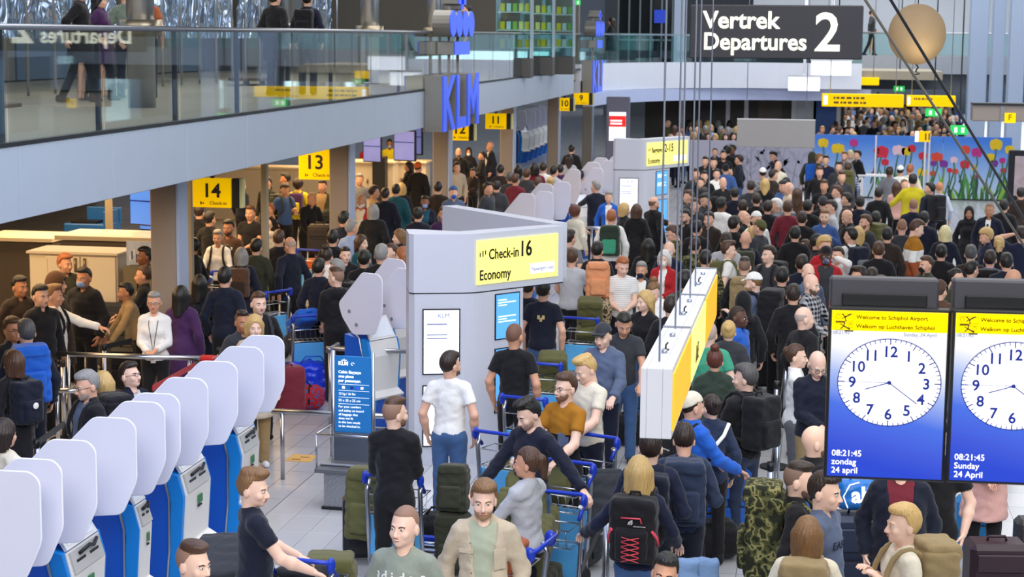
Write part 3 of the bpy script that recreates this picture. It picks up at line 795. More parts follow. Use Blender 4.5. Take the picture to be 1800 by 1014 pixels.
def cloth(k):
    """plain colour key, or a pattern: block/knit/stripe/plaid/camo"""
    n = 'cloth_' + k
    if n in _M: return _M[n]
    if ':' not in k:
        m = mat(n, CC[k], .82, 0, .10, 26, .55, 30, spec=.3)
        m.node_tree.nodes['Principled BSDF'].inputs['Sheen Weight'].default_value = .12
        return m
    kind, *cols = k.split(':')
    m = mat(n, '#888888', .85, 0, 0, spec=.3); nt, b, tc = ramp_nodes(m)
    out = None
    if kind in ('block', 'stripe'):       # horizontal bands by height on the garment: colour, upper height, colour, ...
        sp = nt.nodes.new('ShaderNodeSeparateXYZ'); nt.links.new(tc.outputs['Object'], sp.inputs[0])
        if kind == 'block':
            v = sp.outputs['Z']; mr = nt.nodes.new('ShaderNodeMapRange'); mr.inputs[1].default_value = .6; mr.inputs[2].default_value = 1.6; nt.links.new(v, mr.inputs[0]); fac = mr.outputs[0]
            stops = [(0.0, cols[0])] + [((float(cols[i]) - .6), cols[i + 1]) for i in range(1, len(cols) - 1, 2)]
        else:
            ma = nt.nodes.new('ShaderNodeMath'); ma.operation = 'MULTIPLY'; ma.inputs[1].default_value = 1 / .028; nt.links.new(sp.outputs['Z'], ma.inputs[0])
            fr = nt.nodes.new('ShaderNodeMath'); fr.operation = 'FRACT'; nt.links.new(ma.outputs[0], fr.inputs[0]); fac = fr.outputs[0]
            stops = [(0.0, cols[0]), (.78, cols[1])]
        cr = nt.nodes.new('ShaderNodeValToRGB'); cr.color_ramp.interpolation = 'CONSTANT'
        while len(cr.color_ramp.elements) < len(stops): cr.color_ramp.elements.new(.5)
        for e, (p, c) in zip(cr.color_ramp.elements, stops): e.position = p; e.color = lin(CC[c])
        nt.links.new(fac, cr.inputs[0]); out = cr.outputs[0]
    elif kind == 'plaid':
        wv = []
        for ax in ('X', 'Z'):
            w = nt.nodes.new('ShaderNodeTexWave'); w.bands_direction = ax; w.inputs['Scale'].default_value = 5.5; nt.links.new(tc.outputs['Object'], w.inputs['Vector']); wv.append(w.outputs['Fac'])
        ad = nt.nodes.new('ShaderNodeMath'); nt.links.new(wv[0], ad.inputs[0]); nt.links.new(wv[1], ad.inputs[1])
        cr = nt.nodes.new('ShaderNodeValToRGB'); cr.color_ramp.interpolation = 'CONSTANT'; cr.color_ramp.elements.new(.5)
        ha = nt.nodes.new('ShaderNodeMath'); ha.operation = 'MULTIPLY'; ha.inputs[1].default_value = .5; nt.links.new(ad.outputs[0], ha.inputs[0])
        c0, c1 = lin(CC[cols[0]]), lin(CC[cols[1]]); mid = tuple((a + d_) / 2 for a, d_ in zip(c0, c1))
        for e, (p, c) in zip(cr.color_ramp.elements, ((0, c0), (.36, mid), (.66, c1))): e.position = p; e.color = c
        nt.links.new(ha.outputs[0], cr.inputs[0]); out = cr.outputs[0]
    elif kind == 'camo':
        no = nt.nodes.new('ShaderNodeTexNoise'); no.inputs['Scale'].default_value = 15; no.inputs['Detail'].default_value = 1.5; nt.links.new(tc.outputs['Object'], no.inputs['Vector'])
        cr = nt.nodes.new('ShaderNodeValToRGB'); cr.color_ramp.interpolation = 'CONSTANT'
        cs = [lin(c) for c in {'g': ('#23261a', '#4d4f2e', '#8a8556', '#2e331f'), 'd': ('#5d4a36', '#c8b594', '#8a7658', '#3b3026'), 'k': ('#1d1f1b', '#3a3d30', '#57553c', '#26281f')}[cols[0]]]
        while len(cr.color_ramp.elements) < 4: cr.color_ramp.elements.new(.5)
        for e, (p, c) in zip(cr.color_ramp.elements, zip((0, .44, .53, .60), cs)): e.position = p; e.color = c
        nt.links.new(no.outputs['Fac'], cr.inputs[0]); out = cr.outputs[0]
    elif kind == 'print':
        vo = nt.nodes.new('ShaderNodeTexVoronoi'); vo.inputs['Scale'].default_value = 30; nt.links.new(tc.outputs['Object'], vo.inputs['Vector'])
        cr = nt.nodes.new('ShaderNodeValToRGB'); cr.color_ramp.elements[0].color = lin(CC[cols[0]]); cr.color_ramp.elements[1].color = lin(CC[cols[1]]); cr.color_ramp.elements[0].position = .25; cr.color_ramp.elements[1].position = .5
        nt.links.new(vo.outputs['Distance'], cr.inputs[0]); out = cr.outputs[0]
    nt.links.new(out, b.inputs['Base Color'])
    no2 = nt.nodes.new('ShaderNodeTexNoise'); no2.inputs['Scale'].default_value = 240; nt.links.new(tc.outputs['Object'], no2.inputs['Vector'])
    bp = nt.nodes.new('ShaderNodeBump'); bp.inputs['Strength'].default_value = .35; bp.inputs['Distance'].default_value = .01; nt.links.new(no2.outputs['Fac'], bp.inputs['Height']); nt.links.new(bp.outputs[0], b.inputs['Normal'])
    return m
EYEW = mat('eye_white', '#cfc8c2', .3, 0, 0); IRIS = mat('iris', '#2a211c', .25, 0, 0); LIPS = mat('lips', '#b26a5e', .5, 0, .05); TEETH = mat('teeth', '#ece6dc', .3, 0, 0)
PNAME = {'tee': 't_shirt', 'shirt': 'shirt', 'jumper': 'jumper', 'hoodie': 'hoodie', 'jacket': 'jacket', 'coat': 'coat', 'puffer': 'padded_jacket', 'vest': 'vest', 'blazer': 'blazer', 'dress': 'dress'}
HATS = {'cap': 'cap', 'beanie': 'beanie', 'hijab': 'headscarf', 'hood': 'hood'}
PEOPLE = {}
def stub(hc, sk, a=5, b=4):
    return mat('stubble_%s_%s' % (hc, sk), '#%02x%02x%02x' % tuple((int(HAIRC[hc][i:i + 2], 16) * a + int(SKIN[sk][i:i + 2], 16) * b) // (a + b) for i in (1, 3, 5)), .7, 0, .15, 90)
STAND = [(-8.13, y_, .12) for y_ in (22.09, 30.71, 39.33, 47.95, 56.57)] + [(-5.31, y_, .2) for y_ in (11.12, 12.28, 13.44, 14.68, 16.2)] + [(-4.1, 20.0, .3), (-3.5, 20.6, .3), (-4.0, 39.6, .3), (-3.3, 40.4, .3), (-5.24, 21.5, .2), (-5.28, 22.95, .2), (-5.2, 33, .2), (-5.2, 35.3, .2), (-5.05, 39.3, .2), (-4.5, 17.9, .2)]
def person(u, v, face, label, hair='short', hc='br', top='jumper', tc='dn', pose='down', bot='dn', sex='m', sk='a', h=None, hy=0, hp=0, hr=0, lean=0, w=1.0, inner=None, opn=1, beard=None, glasses=None, mask=None,
           shoe='bk', grip=.5, lod=None, var=None, at=None, key=None, group=None, legs='trousers', hatc=None, z0=0.0, smile=0):
    """u, v: where the crown of the head is sighted; h: standing height"""
    if h is None: h = 1.79 if sex == 'm' else 1.68
    lean_r = math.radians(lean)
    if at is None:
        # people stand apart: of a few plausible heights take the first that leaves room on the floor
        J0 = skel('down', lean_r, 'm'); top_ = J0['head'] + np.array([0, .01, .249]); fa = math.radians(face); best = None
        for kf in (1, .975, 1.025, .95, 1.05, .925, 1.075, .90):
            sc = h * kf / 1.75; p = pz(u, v, z0 + top_[2] * sc); off = np.array([-math.sin(fa) * top_[1], math.cos(fa) * top_[1], 0]) * sc
            p = np.array([p[0] - off[0], p[1] - off[1], z0])
            gap = min([math.hypot(p[0] - q[0], p[1] - q[1]) - q[2] for q in STAND] or [9])
            if best is None or gap > best[0] + .02: best = (gap, kf, p, sc)
            if gap > .47: break
        gap, kf, p, sc = best
        STAND.append((p[0], p[1], 0.0))
    else: p = np.array([at[0], at[1], z0]); sc = h / 1.75
    if lod is None:
        pp = scale_at(p + np.array([0, 0, 1.6])); lod = 0 if pp > 158 else (1 if pp > 88 else 2)
    if var is None: var = int(abs(u * 7 + v * 3)) % 3
    root = empty('person', p, math.radians(face), label, 'person', group, sc)
    hyr, hpr, hrr = math.radians(hy), math.radians(hp), math.radians(hr)
    J = skel(pose, lean_r, sex); HM = head_M(J, hyr, hpr, hrr)
    bare = not GARM[top][1]
    k = ('body', pose, lean, sex, lod, bare, hy, hp, hr, var, grip)
    link('body', shared(k, 'body', lambda: body_VQ(pose, lean_r, sex, lod, bare, 1, hyr, hpr, hrr, var, grip)), skin(sk), root)
    if hair != 'bald':
        o = link(HATS.get(hair, 'hair'), shared(('hair', hair, lod), HATS.get(hair, 'hair'), lambda: hair_VQ(hair, lod)), cloth(hatc) if hair in HATS else (stub(hc, sk) if hair in ('fringe', 'buzz') else hairm(hc)), root); o.matrix_local = HM
        if hair == 'cap' or hair == 'beanie':
            o = link('hair', shared(('hair', 'buzz', lod), 'hair', lambda: hair_VQ('buzz', lod)), hairm(hc), root); o.matrix_local = HM
    if hair == 'fade':
        o = link('hair_sides', shared(('hair', 'buzz', lod), 'hair', lambda: hair_VQ('buzz', lod)), mat('stubble_%s_%s' % (hc, sk), '#%02x%02x%02x' % tuple((int(HAIRC[hc][i:i + 2], 16) * 5 + int(SKIN[sk][i:i + 2], 16) * 4) // 9 for i in (1, 3, 5)), .7, 0, .15, 90), root); o.matrix_local = HM
    if beard: o = link('beard', shared(('beard', lod, 1 if beard == 'wh' else 0), 'beard', lambda: beard_VQ(lod, 1 if beard == 'wh' else 0)), (hairm('wh') if beard == 'wh' else mat('beard_%s_%s' % (hc, sk), '#%02x%02x%02x' % tuple((int(HAIRC[hc][i:i + 2], 16) * (6 if beard != 'st' else 3) + int(SKIN[sk][i:i + 2], 16) * (3 if beard != 'st' else 6)) // 9 for i in (1, 3, 5)), .7, 0, .25, 120)), root); o.matrix_local = HM
    if mask: o = link('face_mask', shared(('mask', lod), 'face_mask', lambda: mask_VQ(lod)), cloth(mask), root); o.matrix_local = HM
    tot = abs((face + hy + 180) % 360 - 180)
    if lod < 2 and tot < 125:
        for s in (-1, 1):
            e = link('eye', eye_mesh('eye'), EYEW, root); e.matrix_local = HM @ Matrix.Translation((s * .031, -.0795, .1065))
            i = link('iris', eye_mesh('iris'), IRIS, e)
            o = link('eyebrow', eye_mesh('brow%d' % s), hairm(hc if hair not in HATS else 'db'), root); o.matrix_local = HM
        if not mask:
            o = link('lips', eye_mesh('lips'), LIPS, root); o.matrix_local = HM
            if smile: o = link('teeth', eye_mesh('teeth'), TEETH, root); o.matrix_local = HM
    if glasses: o = link('glasses' if glasses == 1 else 'sunglasses', eye_mesh('glasses' if glasses == 1 else 'shades'), BLACK, root); o.matrix_local = HM
    op = opn if inner else 0
    g = link(PNAME[top], shared(('top', pose, lean, sex, w, top, lod, op), PNAME[top], lambda: top_VQ(pose, lean_r, sex, w, top, lod, op)), cloth(tc), root)
    if inner: link('inner_shirt', shared(('in', lean, sex, w, lod), 'inner_shirt', lambda: top_VQ('down', lean_r, sex, w, 'vest', lod, 0, -.004, True)), cloth(inner), root)
    link('trousers' if legs != 'skirt' else 'skirt', shared(('legs', sex, lod, legs, pose == 'walk'), 'trousers', lambda: legs_VQ(sex, lod, legs, pose == 'walk')), cloth(bot), root)
    for s in (1, -1):
        y0 = 0 if pose != 'walk' else (-.17 if s > 0 else .17 + .1)
        link('shoe', shared(('shoe', lod), 'shoe', lambda: shoe_VQ(lod)), cloth(shoe), root, (s * .10, .03 + y0 - .0, 0))
    if key: PEOPLE[key] = (root, lean_r, J, HM, sc)
    return root

# ------------------------------------------------------------------ rucksacks
def rbox_field(boxes, h, seed=0, fold=.006):
    lo = np.min([np.array(c) - np.array(b) - r for c, b, r in boxes], 0) - .04; hi = np.max([np.array(c) + np.array(b) + r for c, b, r in boxes], 0) + .04
    n = np.ceil((hi - lo) / h).astype(int) + 1
    ax = [(lo[i] + h * np.arange(n[i])).astype(np.float32) for i in range(3)]
    P = np.stack(np.meshgrid(*ax, indexing='ij'), -1); d = None
    for c, b, r in boxes:
        q = np.abs(P - np.array(c)) - np.array(b); e = np.sqrt((np.maximum(q, 0) ** 2).sum(-1)) + np.minimum(q.max(-1), 0) - r
        d = e if d is None else smin(d, e, .02)
    x, y, z = P[..., 0], P[..., 1], P[..., 2]
    d = d + fold * np.sin(x * 27 + seed + 2 * np.sin(z * 19)) * np.sin(z * 31 - x * 11 + seed) + fold * .5 * np.sin(z * 60 + y * 40)
    return snet(d, lo, h)
PK = {  # half sizes of bag body; pocket; lid
    'day': dict(b=(.115, .06, .18), p=((0, .10, -.08), (.085, .018, .085)), lid=None),
    'big': dict(b=(.145, .09, .27), p=((0, .145, -.10), (.10, .02, .12)), lid=((0, .02, .31), (.13, .10, .035))),
    'roll': dict(b=(.13, .08, .20), p=((0, .13, -.07), (.095, .022, .10)), lid=((0, .02, .235), (.12, .09, .02))),
}
def pack_parts(root, kind, color, pocket=None, lod=1, straps=True, seed=0):
    k = PK[kind]; h = {0: .016, 1: .024, 2: .034}[lod]; sd = seed % 3
    link('bag_body', shared(('pkb', kind, lod, sd), 'bag_body', lambda: rbox_field([((0, 0, 0), np.array(k['b']) - .0, .045)], h, sd)), cloth(color), root)
    c, b = k['p']
    link('front_pocket', shared(('pkp', kind, lod, sd), 'front_pocket', lambda: rbox_field([(c, b, .025)], h * .9, sd + 1, .004)), cloth(pocket or color), root)
    if k['lid']:
        c, b = k['lid']; link('lid', shared(('pkl', kind, lod, sd), 'lid', lambda: rbox_field([(c, b, .035)], h, sd + 2, .005)), cloth(color), root)
    zt = k['b'][2] + .035
    mk = ('pkstrap', kind)
    if straps:
        if mk not in _ME:
            y = .105 + k['b'][1] + .045; z = 1.41 - k['b'][2] * .80 - .03 + (.05 if kind == 'big' else 0)
            yb, zs = -y, 1.462 - z; mb = MB()
            mb.tube([(.0, -k['b'][1] - .01, zs - .09), (0, yb + .085, zs - .015), (0, yb + .03, zs + .012), (0, yb - .03, zs), (.0, yb - .085, zs - .045), (.005, yb - .125, zs - .13), (.015, yb - .142, zs - .21), (.035, yb - .125, zs - .29), (.055, yb - .03, zs - .36), (.04, -k['b'][1] - .0, zs - .38)], .019, 6); _ME[mk] = mb.mesh('strap')
        for s in (-1, 1):
            so = link('strap', _ME[mk], cloth(color), root, (s * .10, 0, 0)); so.scale = (s, 1, 1)
    mk = ('pkh', kind)
    if mk not in _ME:
        mb = MB(); mb.tube([(-.04, -.03, zt), (-.03, -.03, zt + .035), (.03, -.03, zt + .035), (.04, -.03, zt)], .009, 6); _ME[mk] = mb.mesh('grab_handle')
    link('grab_handle', _ME[mk], cloth(color), root)
def backpack(key, label, kind='day', color='bk', pocket=None, dz=0.0, lod=None, dy=0.0, group=None, sc=1.0):
    root_p, lean, J, HM, s = PEOPLE[key]
    y = .105 + PK[kind]['b'][1] + .045 + dy; z = 1.41 - PK[kind]['b'][2] * .80 - .03 + dz
    if kind == 'big': z += .05
    o = empty('backpack', (0, 0, 0), 0, label, 'backpack', group)
    T = Matrix.Translation(root_p.location) @ Matrix.Rotation(root_p.rotation_euler.z, 4, 'Z') @ Matrix.Scale(s, 4)
    hip = Vector((0, .01, .95))
    L = Matrix.Translation(hip) @ Matrix.Rotation(lean, 4, 'X') @ Matrix.Translation(-hip) @ Matrix.Translation((0, y, z)) @ Matrix.Scale(sc, 4)
    o.matrix_world = T @ L
    if lod is None:
        pp = scale_at(np.array(root_p.location) + np.array([0, 0, 1.3])); lod = 0 if pp > 158 else (1 if pp > 88 else 2)
    pack_parts(o, kind, color, pocket, lod, True, int(o.location.x * 10))
    return o
def loose_pack(loc, label, kind='big', color='ol', rz=0.0, tilt=(0, 0), pocket=None, lod=1, sc=1.0, group=None, name='rucksack'):
    o = empty(name, loc, rz, label, 'rucksack', group); o.rotation_euler = (tilt[0], tilt[1], rz); o.scale = (sc, sc, sc)
    pack_parts(o, kind, color, pocket, lod, False, int(abs(loc[0]) * 13)); return o
# ------------------------------------------------------------------ signs, kiosks, trolleys
YEL = mat('sign_yellow', '#f6c500', .4, 0, 0, emit=.55); YEL2 = mat('sign_yellow_lit', '#fdf07a', .4, 0, 0, emit=.9); INK = mat('sign_black', '#171309', .5, 0, 0); SIGNGREY = mat('sign_grey', '#3b3b42', .5, 0, .03)
TXTW = mat('lit_white_letters', '#fffbe0', .4, 0, 0, emit=1.6); AMB = mat('amber_panel', '#f5b31a', .4, 0, .22, 9, emit=.55)
LET_B = mat('ink_brown', '#5a4a10', .5, 0, 0)
CASE = mat('sign_case_white', '#d5d7df', .35, .1, .03)
def xyz(p): return tuple(float(q) for q in p)
# hanging departures sign
d0, d1 = pyy(1214, 8, 33), pyy(1515, 105, 33)
sg = empty('departures_sign', ((d0[0] + d1[0]) / 2, 33, d1[2]), 0, 'large dark grey hanging sign reading Vertrek Departures 2', 'sign')
W_, H_ = d1[0] - d0[0], d0[2] - d1[2]
MB().box((0, 0, H_ / 2), (W_, .16, H_), .02).build('sign_box', SIGNGREY, sg)
fm = lambda x, z: face_M((x, -.085, z), (1, 0, 0), (0, 0, 1))
lettering('Vertrek', .42, TXTW, sg, fm(-W_ / 2 + .24, H_ * .57), bold=.009)
lettering('Departures', .42, TXTW, sg, fm(-W_ / 2 + .24, H_ * .17), bold=.008, sx=.94)
lettering('2', .95, TXTW, sg, fm(W_ / 2 - .85, H_ * .165), bold=.012)
for x in (-1.1, 1.1): MB().tube([(x, 0, H_), (x, 0, H_ + 6)], .012, 6).build('hanger_cable', DARKMETAL, sg)
# the long hanging sign seen end on
SX1, SX0 = -.735, -.915; SY = [10.0, 11.5, 13.0, 14.5]; SZ0, SZ1 = 2.645, 3.02
a = pyy(1182, 649, 10.0); b = pyy(1124, 770, 10.0); SX1, SX0, SZ1, SZ0 = a[0], b[0], a[2], b[2]
ls = empty('hanging_sign', ((SX0 + SX1) / 2, SY[0], SZ0), 0, 'long white hanging sign box of three sections seen end on, amber panels along its side', 'sign')
sw, shh = SX1 - SX0, SZ1 - SZ0
for i in range(3):
    y0, y1 = SY[i] - SY[0], SY[i + 1] - SY[0]
    for k, (x0, x1) in enumerate(((-.5, -.31), (-.305, .19), (.195, .5))):
        MB().box(((x0 + x1) / 2 * sw, (y0 + y1) / 2, shh / 2), ((x1 - x0) * sw, y1 - y0 - .008, shh), .003).build('case_section', CASE, ls)
    MB().box((sw / 2 + .004, (y0 + y1) / 2, shh / 2), (.010, y1 - y0 - .10, shh - .075)).build('lit_panel', (AMB, YEL2, AMB)[i], ls)
    MB().box((0, y1 - .02 if i < 2 else y1, shh + .004), (sw, .04, .006)).build('joint_cover', GREYP, ls)
    for fy in (.35, .75): MB().tube([(0, y0 + (y1 - y0) * fy, shh), (0, y0 + (y1 - y0) * fy, shh + .02)], .018, 8).build('cable_socket', STEEL, ls)
    hk = MB(); hk.tube([(.0, y0 + .62, shh), (.0, y0 + .62, shh + .03), (.012, y0 + .63, shh + .045)], .006, 6); hk.box((0, y0 + .62, shh + .004), (.04, .03, .006)); hk.build('lifting_eye', BLACK, ls)
lettering('A-E', .16, LET_B, ls, face_M((sw / 2 + .011, 1.9, .10), (0, 1, 0), (0, 0, 1)))
CB = mat('steel_cable', '#9aa0ad', .35, .8, 0)
for i, (u, v) in enumerate(((1159, 635), (1187, 577), (1195, 553), (1213, 523), (1222, 503), (1243, 468))):
    p = pz(u, v, SZ1 + .012)
    MB().tube([(p[0] - (SX0 + SX1) / 2, p[1] - SY[0], shh + .01), (p[0] - (SX0 + SX1) / 2, p[1] - SY[0], shh + 9)], .006, 8).build('hanger_cable', CB, ls)
# diagonal stay cables
for (u0, v0, Ya), (u1, v1, Yb), lab, m in (((1512, -14, 13), (1800, 432, 15), 'pale slanting stay cable nearer the dark grey sign', mat('cable_pale', '#6f6a62', .4, .5, .1, 3)), ((1556, -16, 12), (1812, 405, 14), 'black slanting stay cable crossing the round lamp', DARKMETAL)):
    p, q = pyy(u0, v0, Ya), pyy(u1, v1, Yb); e = p + (p - q) * .8; g = q + (q - p) * .45
    o = MB().tube([xyz(e), xyz(g)], .010, 8).build('stay_cable', m); tag(o, lab, 'cable')
# globe lamp
gp = pyy(1612, 60, 24); gr = 50 / scale_at(gp)
gl = empty('globe_lamp', gp, 0, 'round beige paper globe lamp hanging beside the dark sign', 'lamp')
def paper_mat():
    m = mat('lamp_paper', '#ab9a82', .8, 0, .10, 9, .3, 20); nt = m.node_tree; b = nt.nodes['Principled BSDF']
    tl = nt.nodes.new('ShaderNodeBsdfTranslucent'); tl.inputs[0].default_value = lin('#c4b091'); mx = nt.nodes.new('ShaderNodeMixShader'); mx.inputs[0].default_value = .5
    nt.links.new(b.outputs[0], mx.inputs[1]); nt.links.new(tl.outputs[0], mx.inputs[2]); nt.links.new(mx.outputs[0], nt.nodes['Material Output'].inputs[0]); return m
MB().ball((0, 0, 0), (gr, gr, gr * 1.06), 28, 18).build('paper_shade', paper_mat(), gl)
pl = bpy.data.lights.new('globe_bulb', 'POINT'); pl.energy = 2.0; pl.color = (1.0, .80, .46); pl.shadow_soft_size = gr * .16
po = bpy.data.objects.new('globe_bulb', pl); COL.objects.link(po); po.location = (gp[0] + .08 * gr, gp[1] - .50 * gr, gp[2] - .34 * gr)
MB().tube([(0, 0, gr), (0, 0, gr + 5)], .008, 6).build('cord', BLACK, gl)
MB().tube([(0, 0, -gr * 1.05), (.03, 0, -gr * 1.15), (.0, 0, -gr * 1.3), (.05, 0, -gr * 1.38), (-.02, 0, -gr * 1.42)], .012, 6).build('pull_cord', BLACK, gl)

# clock screens
def screen_bg():
    m = mat('screen_blue', '#2a4fe0', .3, 0, 0); nt, b, tc = ramp_nodes(m)
    sp = nt.nodes.new('ShaderNodeSeparateXYZ'); nt.links.new(tc.outputs['Object'], sp.inputs[0])
    ad = nt.nodes.new('ShaderNodeMath'); ad.operation = 'MULTIPLY_ADD'; ad.inputs[1].default_value = .25; nt.links.new(sp.outputs['X'], ad.inputs[0]); nt.links.new(sp.outputs['Z'], ad.inputs[2])
    cr = nt.nodes.new('ShaderNodeValToRGB'); es = cr.color_ramp.elements
    while len(es) < 6: es.new(.5)
    for e, (p, c) in zip(es, ((.0, '#1b46d8'), (.12, '#2247d6'), (.22, '#3c58dc'), (.38, '#4a74ea'), (.53, '#a9bef5'), (.66, '#ffffff'))): e.position = p; e.color = lin(c)
    nt.links.new(ad.outputs[0], cr.inputs[0]); nt.links.new(cr.outputs[0], b.inputs['Base Color']); nt.links.new(cr.outputs[0], b.inputs['Emission Color']); b.inputs['Emission Strength'].default_value = .98; b.inputs['Base Color'].default_value = (0, 0, 0, 1)
    nt.links.remove(b.inputs['Base Color'].links[0]); b.inputs['Base Color'].default_value = (.01, .01, .02, 1); return m
SBG = screen_bg(); SYEL = mat('screen_yellow', '#ffd800', .4, 0, 0, emit=.85); SWHITE = mat('screen_white', '#fdfdff', .4, 0, 0, emit=.9); SNAVY = mat('screen_navy', '#23307e', .4, 0, 0, emit=.3); SGREYT = mat('screen_pale_text', '#6c7598', .4, 0, 0, emit=.4); SINK = mat('screen_ink', '#2a2000', .4, 0, 0)
for M_ in (YEL, YEL2, AMB, SYEL, SWHITE, SNAVY, SGREYT, SINK, TXTW):     # lit faces: their own light is their colour
    M_.node_tree.nodes['Principled BSDF'].inputs['Specular IOR Level'].default_value = .1
def clock_screen(u0, v0, u1, v1, Y, label, lang, yaw):
    a = pyy(u0, v0, Y); b = pyy(u1, v1, Y); w, h = (b[0] - a[0]), (a[2] - b[2])
    o = empty('clock_screen', (a[0], Y, b[2]), yaw, label, 'screen')
    MB().box((w / 2, .04, h / 2), (w + .030, .07, h + .030), .006).build('bezel', BLACK, o)
    MB().box((w / 2, .003, h / 2), (w, .006, h)).build('display', SBG, o)
    MB().box((w / 2, .001, h * .941), (w, .008, h * .118)).build('header_bar', SYEL, o)
    MB().box((w * .46, .15, h + .06), (w * .95, .10, .18), .01).build('housing', SIGNGREY, o)
    MB().box((w * .46, .09, h + .045), (w * .74, .02, .06), .004).build('vent_slot', BLACK, o)
    F = lambda x, z: face_M((x * w, -.004, z * h), (1, 0, 0), (0, 0, 1))
    s = w / .56
    lettering('Welcome to Schiphol Airport', .0285 * s, SINK, o, F(.21, .953), .001, bold=.0006); lettering('Welkom op Luchthaven Schiphol', .0285 * s, SINK, o, F(.21, .899), .001, bold=.0006)
    for z, q in ((.955, 0), (.901, 1)):
        f = MB()
        for dx, dz, sx, sz in ((.03, z - .018, .16, .0022), (.03, z + .024, .16, .0022), (.03, z - .018, .0022, .042), (.188, z - .018, .0022, .042)): f.box(((dx + sx / 2) * w, -.004, (dz + sz / 2) * h), (sx * w, .002, sz * h))
        f.build('icon_frame', SINK, o)
        ap = MB(); cx, cz = (.115 if q == 0 else .105) * w, (z + .008) * h; t = (-.5 if q else .5)
        for an, ln, wd in ((t, .034, .007), (t + 1.9, .022, .006), (t - 1.9 + PI * 0, .022, .006), (t + PI, .02, .005)):
            dx, dz = math.cos(an), math.sin(an); ap.tube([(cx, -.005, cz), (cx + dx * ln * s, -.005, cz + dz * ln * s)], wd * .5 * s, 5)
        ap.build('plane_icon', INK, o)
        MB().box(((.07 if q == 0 else .15) * w, -.005, (z - .022) * h), (.075 * w, .002, .006 * h)).build('icon_bar', INK, o)
        cc = ((.055 if q == 0 else .16) * w, (z + .008) * h); MB().tube([(cc[0] + .010 * s * math.cos(i * PI / 6), -.005, cc[1] + .010 * s * math.sin(i * PI / 6)) for i in range(13)], .0012, 4, cap=False).build('clock_icon', SINK, o)
    lettering('08:21:45', .024 * s, SGREYT, o, F(.01, .860), .001); lettering('Sunday, 24 April', .024 * s, SGREYT, o, F(.625, .858), .001)
    cx, cz, R = .515 * w, .577 * h, .447 * w; rz = .87
    disc = MB(); disc.prism([(cx + R * math.cos(2 * PI * i / 72), cz + R * rz * math.sin(2 * PI * i / 72)) for i in range(72)], .003, Matrix.Translation((0, -.004, 0))); disc.build('dial', SWHITE, o)
    MB().tube([(cx + R * math.cos(2 * PI * i / 72), -.006, cz + R * rz * math.sin(2 * PI * i / 72)) for i in range(73)], .0026, 4, cap=False).build('dial_ring', SNAVY, o)
    for i in range(60):
        an = 2 * PI * i / 60; L = .13 if i % 5 == 0 else .075; p = Vector((math.sin(an), 0, rz * math.cos(an)))
        c0 = Vector((cx, -.0075, cz)); q0 = c0 + p * R; q1 = c0 + p * R * (1 - L); MB().tube([q0, q1], .0032 if i % 5 == 0 else .0025, 4).build('minute_mark', SNAVY, o)
    for n in range(1, 13):
        an = 2 * PI * n / 12; sz = .075 * s; lettering(str(n), sz, SNAVY, o, face_M((cx + math.sin(an) * R * .72, -.006, cz + math.cos(an) * R * .72 * rz - sz * .36), (1, 0, 0), (0, 0, 1)), .001, 'numeral', 'CENTER', bold=.0022)
    for nm, an, L0, L1, r in (('hour_hand', (8 + 21 / 60) / 12 * 2 * PI, 0, .50, .0030), ('minute_hand', 21.75 / 60 * 2 * PI, 0, .72, .0030), ('second_hand', 45 / 60 * 2 * PI, 0, .98, .0016)):
        p = Vector((math.sin(an), 0, rz * math.cos(an))); c0 = Vector((cx, -.008, cz)); MB().tube([c0 + p * L0 * R, c0 + p * L1 * R], r * s, 5).build(nm, SNAVY, o)
    MB().ball((cx, -.008, cz), (.011 * s, .003, .011 * s), 12, 6).build('hub', SNAVY, o)
    lt = ('08:21:45', 'zondag', '24 april') if lang == 'nl' else ('08:21:45', 'Sunday', '24 April')
    for k, tx in enumerate(lt): lettering(tx, .043 * s, SWHITE, o, F(.035, .125 - .052 * k), .001)
    return o
clock_screen(1463, 545, 1655, 845, 9.0, 'portrait clock screen showing 08:21:45 zondag 24 april', 'nl', math.radians(2))
mf = MB().box((1.75, 9.24, 3.15), (1.75, .06, .16), .01).build('screen_mount', DARKMETAL); tag(mf, 'dark beam carrying both clock screens from behind', 'bracket')
MB().box((2.66, 9.24, 1.66), (.14, .14, 3.3), .01).build('upright', DARKMETAL, mf); MB().box((2.66, 9.24, .02), (.6, .6, .04)).build('foot_plate', DARKMETAL, mf)
MB().box((1.262, 9.23, 3.28), (.05, .06, .36), .005).build('side_arm', GREYP, mf)
clock_screen(1681, 550, 1874, 853, 8.95, 'portrait clock screen showing 08:21:45 Sunday 24 April, cut by the frame', 'en', math.radians(2))

